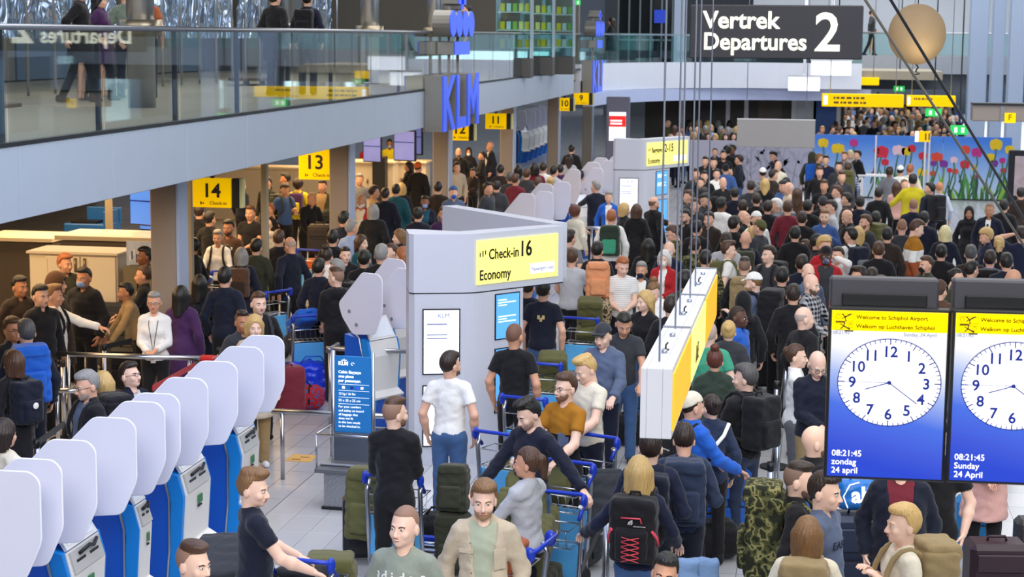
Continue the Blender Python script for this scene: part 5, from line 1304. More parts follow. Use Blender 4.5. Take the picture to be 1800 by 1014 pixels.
# pale mural with grey plant drawings
ml, mz = fz(1212, 246); mr_, _ = fz(1431, 246)
mw = empty('mural_wall', ((ml + mr_) / 2, YW + .1, 0), 0, 'pale lilac wall printed with grey plant drawings', 'printed wall'); W_ = mr_ - ml - .02
for k in range(2): MB().box((W_ * (-.25 + .5 * k), 0, mz / 2), (W_ / 2 - .012, .06, mz)).build('panel', mat('mural_lilac', '#b4b4ca', .5, 0, .05, 1), mw)
DRAW = mat('mural_grey', '#a3a3bb', .6, 0, .1, 4)
for k in range(16):
    x = rr_.uniform(-W_ / 2 + .2, W_ / 2 - .2); h = rr_.uniform(.6, 1.6); b = rr_.uniform(-.3, .3); z0 = rr_.uniform(.05, .3)
    s = MB(); s.tube([(x, -.035, z0), (x + b * .4, -.035, z0 + h * .5), (x + b, -.035, z0 + h)], .012, 5); s.build('drawn_stem', DRAW, mw)
    for q in range(4):
        t = .3 + .2 * q; px_, pz_ = x + b * t * t, z0 + h * t; sg_ = 1 if q % 2 else -1
        MB().prism([(px_, pz_), (px_ + sg_ * .14, pz_ + .05), (px_ + sg_ * .26, pz_ + .22), (px_ + sg_ * .10, pz_ + .16)], .003, Matrix.Translation((0, -.034, 0))).build('drawn_leaf', DRAW, mw)
a, b = pyy(1296, 208, 50), pyy(1432, 260, 50)
o = empty('board_back', ((a[0] + b[0]) / 2, 50, b[2]), 0, 'plain grey board back hanging before the pale mural', 'board')
MB().box((0, 0, (a[2] - b[2]) / 2), (b[0] - a[0], .12, a[2] - b[2]), .01).build('panel', mat('board_grey', '#a5a3a4', .5, 0, .03, 2), o); MB().box((0, -.065, a[2] - b[2] - .01), (b[0] - a[0], .01, .03)).build('rim', WHITEP, o)
for s in (-.8, .8): MB().tube([(s, 0, a[2] - b[2]), (s, 0, 7)], .012, 6).build('hanger_cable', CB, o)
# yellow gate signs and green exit signs
def gate_sign(u0, v0, u1, v1, Y, label, rows, m=YEL):
    a, b = pyy(u0, v0, Y), pyy(u1, v1, Y); w, h = b[0] - a[0], a[2] - b[2]
    o = empty('gate_sign', ((a[0] + b[0]) / 2, Y, b[2]), 0, label, 'sign'); MB().box((0, 0, h / 2), (w, .2, h), .02).build('sign_box', m, o)
    for s in (-.4, .4): MB().tube([(s * w, 0, h), (s * w, 0, h + 6)], .015, 6).build('hanger_cable', CB, o)
    if rows:
        MB().box((-w * .455, -.105, h / 2), (w * .05, .012, h * .7)).build('white_square', SWHITE, o)
        for r in range(rows):
            x = -w * .36
            for k in range(7):
                L = w * (.03 + .015 * ((k * 5 + r * 3) % 4)); MB().box((x + L / 2, -.104, h * (.68 - .36 * r)), (L * .8, .008, h * .16)).build('printed_word', LET_B, o); x += L * 1.15
    return o
gate_sign(1443, 135, 1545, 150, 66, 'upper yellow gate sign of the two stacked ones', 1)
gate_sign(1445, 164, 1588, 189, 60, 'widest yellow gate sign below the upper one', 2)
gate_sign(1594, 167, 1679, 188, 61, 'shorter yellow gate sign beside the widest one', 1)
EX = mat('exit_green', '#22c455', .4, 0, 0, emit=.8)
for (u0, v0, u1, v1, Y), lab in (((1571, 151, 1590, 161, 70), 'small green exit sign between the gate signs'), ((1627, 191, 1655, 205, 62), 'green exit sign below the shorter gate sign'), ((1671, 220, 1701, 237, 57.4), 'brightest green exit sign just above the tulip wall'), ((1008, 0, 1020, 9, 56), 'tiny green exit sign high on the upstairs back wall')):
    a, b = pyy(u0, v0, Y), pyy(u1, v1, Y); o = empty('exit_sign', ((a[0] + b[0]) / 2, Y, b[2]), 0, lab, 'sign'); w, h = b[0] - a[0], a[2] - b[2]
    MB().box((0, 0, h / 2), (w, .1, h), .01).build('sign_box', EX, o); MB().box((0, 0, h + 2.5), (.04, .04, 5)).build('hanger', DARKMETAL, o)
    for k in (-1, 1): MB().box((k * w * .2, -.055, h / 2), (w * .16, .01, h * .55)).build('figure_icon', SWHITE, o)
for (u0, v0, u1, v1, Y), lab in (((1426, 106, 1496, 133, 64), 'bright white light box under the dark hanging sign'), ((1386, 134, 1441, 160, 63), 'lower white light box beside the yellow gate signs')):
    a, b = pyy(u0, v0, Y), pyy(u1, v1, Y); o = MB().box((0, 0, 0), (b[0] - a[0], .3, a[2] - b[2]), .02).build('light_box', mat('box_light', '#f4f7ff', .4, 0, 0, emit=.8)); o.location = ((a[0] + b[0]) / 2, Y, (a[2] + b[2]) / 2); tag(o, lab, 'light box')
    MB().box((0, 0, (a[2] - b[2]) / 2 + .02), (b[0] - a[0] + .06, .36, .06)).build('frame', STEEL, o); MB().box((0, .2, 1.5), (.1, .1, 3)).build('hanger', STEEL, o)
a, b = pyy(1708, 182, 46), pyy(1840, 214, 46)
o = empty('gate_beam', ((a[0] + b[0]) / 2, 46, b[2]), 0, 'brownish overhead beam with a yellow F sign', 'beam'); w, h = b[0] - a[0], a[2] - b[2]
MB().box((0, 0, h / 2), (w, .5, h), .02).build('panel', mat('beam_taupe', '#8d847f', .5, 0, .05, 2), o); MB().box((-w * .1, -.26, h / 2), (.10, .03, h)).build('joint', GREYP, o); MB().box((0, 0, h), (w, .6, .05)).build('cap', DARKMETAL, o)
MB().box((w * .0, -.28, h * .22), (.26, .04, .24)).build('letter_plate', YEL, o); lettering('F', .2, INK, o, face_M((-.05, -.302, h * .09), (1, 0, 0), (0, 0, 1)), .003)
MB().box((w * .42, 0, -b[2] / 2), (.4, .4, b[2])).build('leg', GREYP, o)
a, b = pyy(1785, 268, 52), pyy(1800, 345, 52)
o = empty('photo_display', (a[0] + .4, 52, 0), 0, 'dark display with a pale photo beside the tulip wall end', 'display'); MB().box((0, .2, .9), (1.1, .3, 1.8), .02).build('cabinet', DARKMETAL, o); MB().box((0, .02, 1.1), (.8, .04, 1.1)).build('photo', mat('photo_pale', '#b9a7ad', .4, 0, .5, 4), o)
# white table edge by the tulip wall and glass screens
p = pz(1538, 306, 1.15); o = empty('standing_desk', (p[0], p[1], 0), 0, 'white standing desk by the grey-shirt man near the tulips', 'table')
MB().box((0, 0, 1.12), (.95, .5, .05), .01).build('table_top', WHITEP, o)
for s in (-.38, .38): MB().box((s, 0, .55), (.14, .4, 1.10), .02).build('leg', WHITEP, o)

# ------------------------------------------------------------------ check-in hall below the mezzanine
CAB = mat('cabinet_white', '#d9cdb8', .4, 0, .03, 2); HANDLE = mat('handle_bronze', '#8a7a60', .35, .8, .05)
a, b = pyy(50, 445, 24.6), pyy(207, 520, 24.6); zt_ = a[2]; w = b[0] - a[0]
o = empty('white_cupboard', ((a[0] + b[0]) / 2, 24.6, 0), 0, 'tall white double-door cupboard behind the masked man', 'cupboard')
MB().box((0, .35, zt_ / 2), (w, .66, zt_), .01).build('body', CAB, o); MB().box((0, .33, zt_ + .02), (w + .05, .74, .04), .01).build('top', CAB, o)
for s in (-1, 1):
    d = MB().box((s * .27 + .12, 0, zt_ / 2), (.52, .03, zt_ - .06), .006).build('door', CAB, o); MB().tube([(s * .07 + .12, -.03, 1.42), (s * .07 + .12, -.03, 1.62)], .022, 8).build('handle', HANDLE, d)
d = MB().box((-w * .38, -.01, .95), (w * .2, .03, 1.3), .006).build('door', CAB, o)
a, b = pyy(214, 470, 24.4), pyy(266, 560, 24.4); o = MB().box((0, 0, 0), (b[0] - a[0], .5, a[2]), .01).build('low_cupboard', mat('cupboard_olive', '#6f664e', .5, 0, .05, 3)); o.location = ((a[0] + b[0]) / 2, 24.7, a[2] / 2); tag(o, 'low olive cupboard under the printed poster', 'cupboard')
MB().box((0, -.255, 0), (.02, .01, a[2] * .9)).build('door_gap', BLACK, o)
a2, b2 = pyy(220, 424, 24.7), pyy(264, 468, 24.7); o = empty('poster', ((a2[0] + b2[0]) / 2, 24.75, b2[2]), 0, 'blue and white printed poster on the low cupboard', 'poster'); w, h = b2[0] - a2[0], a2[2] - b2[2]
MB().box((0, 0, h / 2), (w, .02, h)).build('sheet', mat('poster_sheet', '#b8c4dc', .5, 0, .3, 14), o)
for k in range(9): MB().box((-w * .36 + .09 * w * k, -.012, h * (.3 + .12 * (k % 3))), (w * .05, .004, h * (.25 + .1 * (k % 2)))).build('printed_bar', mat('poster_ink', '#3b4f7c', .5) if k % 2 else WHITEP, o)
CT = mat('counter_top', '#e3d3b6', .4, 0, .03, 2)
for k, (u0, v0, u1, v1, Y, lab) in enumerate(((-40, 416, 92, 424, 27.5, 'pale long counter top before the dark hall at the frame edge'), (95, 414, 268, 421, 26.4, 'pale counter top behind the white cupboard'))):
    a, b = pyy(u0, v0, Y), pyy(u1, v1, Y); o = empty('check_in_counter', ((a[0] + b[0]) / 2, Y, 0), 0, lab, 'counter'); w = b[0] - a[0]
    MB().box((0, .5, a[2] - .03), (w, 1.0, .07), .01).build('top', CT, o); MB().box((0, .5, a[2] / 2 - .04), (w - .1, .8, a[2] - .1)).build('front', mat('counter_front', '#5a5148', .5, 0, .08, 2), o)
a, b = pyy(113, 392, 31), pyy(190, 412, 31); o = empty('blue_desk', ((a[0] + b[0]) / 2, 31, 0), 0, 'blue boarding desk with raised back behind the pale counters', 'desk'); w = b[0] - a[0]
DB = mat('desk_blue', '#1d5aa0', .4, 0, .05, 2)
MB().box((0, .3, a[2] / 2), (w, .7, a[2]), .02).build('body', DB, o); MB().box((.1, .62, a[2] + .1), (w * .8, .06, .3), .01).build('raised_back', DB, o); MB().box((w * .45, .3, a[2] + .1), (.06, .7, .26), .01).build('side_wing', DB, o); MB().box((-.05, .2, a[2] + .02), (w * .6, .4, .04)).build('keyboard_tray', BLACK, o)
for k, (u, v, Y) in enumerate(((252, 362, 27.2), (268, 372, 27.8), (655, 262, 48), (712, 256, 41), (725, 246, 43))):
    p = pyy(u, v, Y); o = empty('flight_monitor', p, math.radians(-20), ['tilted blue monitor beside the first grey column', 'second tilted blue monitor partly behind the first column', 'pale blue monitor over the dark tall box', 'lilac tilted monitor above the staff in yellow', 'last lilac monitor beside the third column'][k], 'monitor'); s = 1.0 if k < 2 else 1.15
    MB().box((0, 0, 0), (.52 * s, .06, .62 * s), .01).build('casing', BLACK, o); MB().box((0, -.034, 0), (.47 * s, .008, .57 * s)).build('screen', mat('monitor_blue', '#4f86f0', .3, 0, .15, 3, emit=.55) if k < 2 else mat('monitor_lilac', '#7480cf', .3, 0, .25, 3, emit=.35), o)
    MB().box((0, -.04, .08), (.47 * s, .004, .02)).build('text_line', SNAVY, o); MB().box((0, .05, (3.43 - p[2]) / 2 + .1), (.05, .05, max(.1, 3.43 - p[2] - .2 + .2))).build('hanger', DARKMETAL, o)
for k, (u, v, Y, wd) in enumerate(((640, 286, 49.5, 1.7), (700, 286, 50.6, 1.6), (470, 297, 45.5, 3.4))):
    p = pyy(u, v, Y); o = empty('check_in_desk', (p[0], Y, 0), 0, ['white check-in desk with two handles before the staff', 'white check-in desk beside the dark tall box', 'bright white service desk behind the 14 and 13 signs'][k], 'desk')
    MB().box((0, .3, p[2] / 2), (wd, .6, p[2]), .02).build('body', CAB, o); MB().box((0, .25, p[2] + .03), (wd + .12, .8, .07), .02).build('top', CT, o)
    for s in (-.1, .1): MB().tube([(s, -.02, p[2] * .55), (s, -.02, p[2] * .65)], .025, 8).build('handle', HANDLE, o)
p = pyy(668, 275, 49); o = MB().box((0, 0, 0), (.36, .36, p[2]), .02).build('display_column', DARKMETAL); o.location = (p[0], 49, p[2]/2); tag(o, 'dark tall box standing before the white check-in desks', 'display'); MB().box((0, -.152, p[2] * .3), (.22, .006, .3)).build('screen', BLACK, o)
for k, (u, v, Y) in enumerate(((465, 297, 26.6), (192, 400, 28.5), (333, 400, 25.2))):
    p = pyy(u, v, Y); o = struct('column', MB().box((p[0], Y, 1.7), (.10, .10, 3.4), .01), mat('slim_post', '#b3a58a', .45, .3, .04))
# ------------------------------------------------------------------ the travellers
P = person
# --- nearest rows
P(335, 950, 70, 'man with brown fade haircut whose head rises beside a dark bag at the bottom edge', 'fade', 'br', 'tee', 'gy', 'push', sk='f', hp=5)
P(440, 824, 120, 'man in dark navy tee with brown quiff, turned towards the kiosks', 'quiff', 'lb', 'tee', 'dn', 'push', 'dn', sk='f', hy=-35, hp=6)
P(692, 699, 176, 'man in black top with fade haircut standing behind a trolley, seen from behind', 'fade', 'br', 'jumper', 'bk', 'hold', 'bk', hy=-38, beard=1, sk='f', w=.98)
P(712, 890, -10, 'smiling young man in sage green tee with white lettering', 'buzz', 'br', 'tee', 'sg', 'down', 'bk', sk='f', hy=-8, hp=-4, smile=1, key='smile', w=1.04)
P(851, 843, 8, 'man with moustache in open beige overshirt over a pale green tee', 'parted', 'lb', 'jacket', 'bg', 'down', 'dn', sk='f', inner='pg', opn=1.1, beard=1, hp=4, key='beige')
P(938, 696, -30, 'dark-haired man in navy zip jumper stretching one arm sideways', 'quiff', 'bk', 'jumper', 'dn', 'wide', 'jn', sk='f', hy=-22, hp=24, beard='st', key='zip')
P(930, 786, -118, 'woman with brown ponytail in pale grey sweatshirt pushing a trolley', 'pony', 'br', 'jumper', 'lg', 'push', 'dn', 'f', sk='b', hy=18, grip=1.1)
P(790, 618, 178, 'man in white tee and blue jeans facing the info pillar', 'short', 'db', 'tee', 'wh', 'down', 'jn', h=1.75, hy=-35, beard=1, lean=0)
P(904, 569, 172, 'shaven-headed man in black tee in front of the blue pillar screen', 'buzz', 'db', 'tee', 'bk', 'down', 'bk', hy=-10, sk='b', w=1.05)
P(996, 655, -32, 'bearded man with glasses in ochre and black tee', 'short', 'br', 'tee', 'block:bk:1.21:oc', 'push', 'bk', sk='f', beard=1, glasses=1, hy=-8, smile=1, key='ochre')
P(1037, 622, -38, 'blond man in cream tee looking down at his trolley', 'quiff', 'bl', 'tee', 'cr', 'push', 'dn', sk='f', hp=22, hy=-15, w=1.07, grip=1.2, key='cream')
P(1062, 567, -8, 'man in dark cap and blue-grey hoodie', 'cap', 'db', 'hoodie', 'bs', 'push', 'dn', sk='f', hatc='dg', hp=12, hy=-8, w=1.05)
P(1096, 545, 5, 'man with dark hair in charcoal tee leaning over his trolley', 'short', 'bk', 'tee', 'dg', 'push', 'jn', sk='b', hp=26, lean=8, hy=8)
P(1135, 511, -28, 'woman with long blond hair in black jumper', 'long', 'bl', 'jumper', 'bk', 'down', 'jn', 'f', sk='f', hy=-15, h=1.74)
P(1153, 492, -22, 'woman with tied hair in white fleece looking down behind the blond woman', 'topknot', 'lb', 'hoodie', 'wh', 'hold', 'dn', 'f', sk='f', hp=28)
P(1093, 449, 12, 'ginger man in white striped tee with a dark jacket over his arm', 'short', 'gi', 'tee', 'stripe:wh:lg', 'hold', 'dn', sk='f', hp=18, hy=12, smile=1)
P(1128, 460, -6, 'grey-haired woman in a navy face mask', 'short', 'gr', 'jacket', 'dg', 'down', 'bk', 'f', sk='b', inner='wh', mask='nv')
P(1168, 440, -10, 'white-haired woman in white face mask and red jacket', 'bob', 'wh', 'jacket', 'rd', 'hold', 'dn', 'f', sk='f', mask='wh', inner='wh', opn=.5)
P(1177, 424, -8, 'old white-haired man behind the red jacket', 'fringe', 'wh', 'jacket', 'nv', 'down', 'bg', sk='f', hp=10)
P(1144, 757, 182, 'man in navy jumper with rucksack straps whose head is half hidden by the hanging sign', 'short', 'db', 'jumper', 'nv', 'straps', 'dn', sk='f', key='undersign', w=1.05)
P(1124, 803, 176, 'woman with long fair hair in navy jumper carrying a black and red rucksack', 'long', 'bl', 'jumper', 'nv', 'out', 'jn', 'f', sk='f', hy=14, h=1.72, key='fair')
P(1166, 972, 2, 'young person with dark hair holding a hand to the chin at the bottom edge', 'short', 'bk', 'jumper', 'bk', 'cheek', 'bk', sk='b', h=1.66, hr=8)
P(1203, 745, 186, 'person in denim jacket with a navy rucksack beside the hanging sign', 'short', 'db', 'hoodie', 'dj', 'straps', 'dn', key='denim', hp=14)
P(1216, 690, 128, 'person in cream knitted hat and bright blue jacket reaching a fist forward', 'beanie', 'db', 'jacket', 'bl', 'push', 'dn', hatc='cr', key='bluej', h=1.72)
P(1252, 694, 196, 'woman with pinned-up brown hair in navy jacket with a white shoulder strap', 'bun', 'db', 'jacket', 'dj', 'down', 'bk', 'f', sk='f', hy=22, key='strapw')
P(1313, 640, -128, 'man with dark grey hair in black hoodie, seen in profile', 'short', 'dg', 'hoodie', 'bk', 'phone', 'dj', sk='f', key='blackh', hy=22)
P(1257, 613, 180, 'woman with reddish bun in dark green parka with raised hood', 'topknot', 'rb', 'jacket', 'dgn', 'down', 'bk', 'f', key='parka', w=1.25)
P(1247, 566, 178, 'man in sea-green tee partly behind the hanging sign', 'buzz', 'gr', 'tee', 'gn', 'down', 'dn', sk='f', w=1.12)
P(1281, 564, 180, 'woman with clipped-up blond hair in charcoal padded jacket', 'bun', 'bl', 'puffer', 'dg', 'down', 'gy', 'f', sk='f')
P(1297, 538, 70, 'dark-skinned man with shaved head in royal blue jacket', 'buzz', 'bk', 'jacket', 'bl', 'down', 'gy', sk='e', key='royal')
P(1307, 513, 184, 'person in black headscarf behind the man in royal blue', 'hijab', 'bk', 'jacket', 'bk', 'down', 'gy', 'f', hatc='bk', h=1.76)
P(1328, 479, -100, 'bearded man in white and grey cap and blue-grey shirt', 'cap', 'lb', 'shirt', 'bs', 'phone', 'bk', sk='f', hatc='wh', beard=1, key='capman', hp=8)
P(1309, 452, 178, 'man with dark cropped hair carrying a khaki tactical pack', 'fade', 'db', 'jacket', 'bk', 'down', 'bk', sk='f', key='khaki')
P(1413, 539, 128, 'bald man in black jumper looking away at the plaid shirt man', 'fringe', 'gr', 'jumper', 'bk', 'down', 'dn', sk='f', hy=-15, w=1.08)
P(1399, 605, 88, 'woman with curly brown bun and white top in profile', 'bun', 'br', 'shirt', 'wh', 'hold', 'gy', 'f', sk='f', h=1.70)
P(1434, 612, 22, 'bald man with glasses in navy jumper looking down', 'bald', 'gr', 'jumper', 'dn', 'hold', 'kh', sk='f', hp=28, glasses=1, w=1.12)
P(1424, 481, 62, 'bald bearded man in black and grey plaid shirt', 'bald', 'db', 'shirt', 'plaid:bk:lg', 'push', 'bk', sk='f', beard=1, hp=8)
P(1421, 463, 30, 'balding man in blue shirt just behind the plaid shirt', 'fringe', 'gi', 'shirt', 'bs', 'down', 'bk', sk='f')
P(1432, 748, 118, 'man with shaved head in black top, just beside the clock screen', 'bald', 'db', 'jacket', 'bk', 'down', 'dg', sk='f', hy=-8, beard='st')
P(1402, 812, 88, 'bearded man with brown fade carrying a camouflage rucksack', 'fade', 'db', 'jacket', 'bk', 'strap', 'dg', sk='f', beard=1, key='camo', inner='bl', opn=.4, hp=4)
P(1447, 829, 72, 'man with dark cropped hair in blue-grey sweater with dark lettering', 'short', 'db', 'jumper', 'bs', 'down', 'dn', sk='f', key='eastr', hp=4)
P(1420, 910, 176, 'person with brown bobbed hair and khaki rucksack at the bottom edge', 'bob', 'lb', 'tee', 'cr', 'straps', 'dn', h=1.68, key='bobk')
P(1592, 886, -72, 'man with short fair hair in cream tee wearing a khaki rucksack', 'short', 'bl', 'tee', 'cr', 'straps', 'dn', sk='f', key='fairk')
P(1585, 777, 2, 'man in open navy jacket and red shirt below the clock screen', 'short', 'db', 'jacket', 'dn', 'down', 'dn', sk='f', inner='bu', opn=1.2, beard='st', w=1.25)
P(1738, 694, 4, 'person in pale pink coat behind the second clock screen', 'long', 'db', 'coat', 'pk', 'hold', 'bk', 'f', h=1.70)
P(1652, 742, -20, 'person in black showing only an arm between the clock screens', 'short', 'bk', 'tee', 'bk', 'down', 'bk', sk='f')
# --- queue by the kiosks and the steel rail
P(157, 650, -42, 'grey-haired man with moustache in open navy coat over a blue-grey shirt', 'short', 'gr', 'jacket', 'bk', 'down', 'bk', inner='bs', opn=1.2, glasses=1, beard='gr', hp=10, w=1.08, key='moust')
P(181, 654, -150, 'person with wavy blond hair just behind the moustached man', 'bob', 'bl', 'jacket', 'bs', 'down', 'dn', 'f')
P(229, 637, 72, 'boy with glasses in navy and dark green jacket looking up', 'short', 'db', 'jacket', 'block:dgn:1.08:dn', 'hold', 'bk', sk='f', glasses=1, inner='lg', opn=.5, hp=-12, h=1.68)
P(271, 513, 12, 'woman with short grey hair and glasses in white jumper with a lanyard', 'short', 'gr', 'jumper', 'wh', 'hold', 'bk', 'f', sk='b', glasses=1, key='lany', h=1.70)
P(93, 501, 98, 'young man in white top pointing, black rucksack on his back', 'quiff', 'lb', 'jumper', 'wh', 'point', 'bk', sk='b', key='pointer', h=1.76)
P(148, 470, -12, 'man in black padded jacket and light blue face mask', 'short', 'bk', 'puffer', 'bk', 'down', 'bk', sk='c', mask='lb', h=1.80)
P(113, 446, 62, 'man with fair swept hair in dark parka by the white cupboard', 'parted', 'gi', 'coat', 'do', 'down', 'bk', sk='b', key='park', h=1.82)
P(98, 480, 100, 'person in a brown fur hood behind the pointing man', 'hood', 'db', 'coat', 'dbr', 'down', 'bk', hatc='br')
P(33, 485, 48, 'dark-haired man in brown leather jacket', 'short', 'bk', 'jacket', 'dbr', 'down', 'bk', sk='c', hy=15)
P(20, 557, 60, 'man with brown hair and glasses at the frame edge beside the blue rucksack', 'short', 'br', 'jacket', 'bk', 'down', 'bk', glasses=1, sk='c')
P(46, 562, -148, 'man with greying hair in navy jacket wearing a bright blue rucksack', 'short', 'dg', 'jacket', 'dn', 'down', 'dn', key='bluer', hy=10)
P(24, 617, -118, 'woman with chin-length brown hair in dark coat with a navy daypack', 'bob', 'br', 'coat', 'bk', 'down', 'bk', 'f', key='daypk')
P(4, 737, 150, 'person in cream knit at the frame edge above the first blade', 'bob', 'db', 'jumper', 'cr', 'down', 'bk', 'f')
P(253, 467, -72, 'woman in dark suit and scarf beside the first column', 'pony', 'br', 'blazer', 'bk', 'push', 'bk', 'f', sk='b', inner='lg', opn=.5, h=1.72)
P(222, 497, -60, 'dark-haired person bending towards the counter', 'short', 'bk', 'jumper', 'tn', 'reach', 'bk', lean=20, sk='c', h=1.65)
P(256, 434, -60, 'person with dark hair in the gap beside the printed poster', 'short', 'bk', 'jacket', 'bk', 'down', 'bk', sk='d')
P(318, 503, 176, 'woman with long dark hair in a dark plum coat seen from behind', 'long', 'bk', 'coat', 'pu', 'down', 'bk', 'f')
P(351, 484, 182, 'person with long black hair in navy coat behind the plum coat', 'long', 'bk', 'coat', 'dn', 'down', 'bk', hatc='dn')
P(339, 418, -100, 'man in black suit and white collar behind the first column edge', 'short', 'bk', 'blazer', 'bk', 'down', 'bk', sk='c', inner='wh', opn=.3)
P(383, 404, 6, 'woman in white jumper with rucksack straps pushing a trolley', 'short', 'gr', 'jumper', 'wh', 'push', 'bk', 'f', sk='b', key='whitew', lean=6)
P(402, 386, -6, 'bearded man in brown tee with a white print', 'short', 'bk', 'tee', 'br', 'down', 'bk', sk='c', beard=1, w=1.12, key='brownt')
P(440, 361, -4, 'man in plain black tee under the yellow sign', 'short', 'br', 'tee', 'bk', 'hold', 'bk', sk='b', w=1.05)
P(424, 436, 186, 'grey-haired woman in dark coat with a brown leather rucksack', 'bob', 'gr', 'coat', 'dn', 'down', 'bk', 'f', key='leath')
P(474, 357, -42, 'fair-haired boy in black tee with white emblem', 'short', 'gi', 'tee', 'bk', 'down', 'bk', sk='b', h=1.66)
P(471, 385, 200, 'bald child in pale cardigan', 'fringe', 'bl', 'hoodie', 'cr', 'down', 'bk', h=1.50, sk='f')
P(499, 321, 46, 'man in blue tee with olive rucksack straps looking at his phone', 'short', 'db', 'tee', 'mb', 'phone', 'bk', sk='b', hp=16, key='bluet')
P(546, 337, 52, 'bald man in dark jacket bending over a suitcase', 'fringe', 'gi', 'jacket', 'bk', 'push', 'bk', sk='b', lean=14, hp=20)
P(567, 316, -6, 'man in sandy tee and open green jacket beside the second column', 'short', 'db', 'jacket', 'do', 'hold', 'bk', sk='b', inner='tn', opn=1.3)
P(502, 304, -80, 'dark-haired person in profile behind the man in blue tee', 'short', 'bk', 'jacket', 'bk', 'down', 'bk', sk='c')
P(524, 315, 180, 'person in yellow and purple jacket seen from behind', 'curly', 'db', 'jacket', 'ye', 'down', 'bk', key='yellp', h=1.72)
P(470, 311, -20, 'man in dark plaid shirt behind the slim post', 'short', 'db', 'shirt', 'plaid:bk:do', 'down', 'bk', sk='b')
P(424, 316, 150, 'person in dark jacket beside the 14 sign', 'bob', 'gi', 'jacket', 'dn', 'down', 'bk', 'f')
P(512, 416, -132, 'balding man in navy track jacket with a blue stripe', 'fringe', 'gr', 'jacket', 'dn', 'back', 'bk', sk='b', hp=16)
P(454, 513, 38, 'man with brown hair in black jumper with grey rucksack straps', 'short', 'br', 'jumper', 'bk', 'hip', 'bk', sk='f', key='greys')
P(447, 554, 34, 'blond woman in pale beige coat and tan trousers behind the white blades', 'bob', 'bl', 'coat', 'bg', 'down', 'tn', 'f', sk='f', h=1.73, hy=-6, shoe='wh')
P(425, 546, 40, 'dark-haired man in charcoal jacket behind the blond woman', 'fade', 'db', 'jacket', 'dg', 'down', 'bk', sk='c')
P(592, 470, -138, 'man with cropped brown hair in black hoodie before the second kiosk row', 'fade', 'br', 'hoodie', 'bk', 'hold', 'bk', sk='f', hy=24)
P(593, 456, -100, 'grey-haired man in white and navy jacket behind the black hoodie', 'short', 'gr', 'jacket', 'block:wh:1.30:dn', 'down', 'bk', sk='f', key='greywn')
P(575, 436, 168, 'woman with dark topknot in white tee', 'topknot', 'db', 'tee', 'wh', 'down', 'bk', 'f')
P(607, 434, 28, 'dark-haired teenager peering past a black rucksack', 'short', 'bk', 'jacket', 'bk', 'down', 'bk', h=1.66, sk='f')
P(635, 413, 62, 'woman with long brown hair and teal top beside a burgundy bag', 'long', 'br', 'jumper', 'te', 'down', 'dn', 'f', sk='f')
P(604, 372, 165, 'dark-haired man in midnight blue suit seen from behind', 'short', 'bk', 'blazer', 'dn', 'down', 'dn', sk='b', w=1.05)
P(617, 387, 160, 'older man in light blue shirt', 'short', 'gr', 'shirt', 'lb', 'down', 'dn', sk='b', hy=-20)
P(636, 341, -8, 'old man with white beard in red jacket beside the second column', 'fringe', 'wh', 'jacket', 'rd', 'down', 'bk', sk='c', beard='wh', inner='cr')
P(656, 359, 176, 'grey-haired person in long black coat', 'bob', 'gr', 'coat', 'bk', 'down', 'bk', w=1.15)
P(677, 331, 178, 'man in dark blue coat with one arm across his neighbour', 'short', 'db', 'coat', 'dn', 'side', 'bk', w=1.08)
P(696, 324, 188, 'man in dark teal coat beside the dark blue one', 'short', 'bk', 'coat', 'te', 'down', 'bk', w=1.05)
P(706, 322, 180, 'fair-haired person half hidden by the teal coat', 'bob', 'bl', 'jacket', 'dn', 'down', 'bk', 'f')
P(719, 284, -60, 'woman with dark hair in black coat and orange shoulder bag', 'long', 'db', 'coat', 'bk', 'down', 'bk', 'f', sk='b')
P(735, 285, 170, 'person with orange cap behind the orange shoulder bag woman', 'beanie', 'db', 'coat', 'bk', 'down', 'bk', hatc='or')
P(747, 344, 10, 'woman in blue face mask and blue patterned top', 'short', 'bk', 'jacket', 'dn', 'hold', 'bk', 'f', sk='d', mask='lb', inner='print:mb:te', opn=1.3)
P(703, 403, -66, 'woman with wavy fair hair looking sideways', 'bob', 'lb', 'jacket', 'dn', 'down', 'bk', 'f', sk='f')
P(688, 428, -50, 'woman with tied brown hair beside the white sign wing', 'pony', 'br', 'jacket', 'nv', 'down', 'bk', 'f', sk='f')
P(709, 434, -90, 'woman with long auburn hair in dark jacket', 'long', 'gi', 'jacket', 'dbr', 'down', 'bk', 'f', sk='f')
P(657, 326, 120, 'person pointing with a raised arm near the white desks', 'short', 'db', 'jumper', 'tn', 'point', 'bk', sk='b')
P(632, 305, 10, 'person in grey behind the second column edge', 'short', 'gr', 'tee', 'gy', 'down', 'tn', sk='b')
P(644, 250, 0, 'staff woman with long dark hair and red top behind the white desk', 'long', 'bk', 'jumper', 'rd', 'hold', 'bk', 'f', sk='c')
P(685, 245, 10, 'staff member in yellow-green jacket and face mask behind the desk', 'short', 'bk', 'jacket', 'ye', 'down', 'bk', sk='d', mask='lb')
P(797, 327, 20, 'person in purple-blue beanie and blue face mask', 'beanie', 'db', 'jacket', 'bs', 'down', 'bk', mask='bl', hatc='mb')
P(780, 363, 15, 'man with brown hair in dark red jumper before the sign wing', 'short', 'br', 'jumper', 'pu', 'down', 'bk', sk='b')
P(797, 368, 60, 'dark-haired man with white tee and rucksack straps', 'short', 'bk', 'tee', 'wh', 'straps', 'bk', sk='b', hp=14)
P(816, 365, -20, 'person in white face mask beside the sign wing', 'short', 'db', 'jacket', 'do', 'down', 'bk', sk='c', mask='wh')
P(806, 260, 14, 'bald man in black with pale mask by the third column', 'fringe', 'gi', 'jacket', 'bk', 'down', 'bk', sk='b', mask='gy', w=1.1)
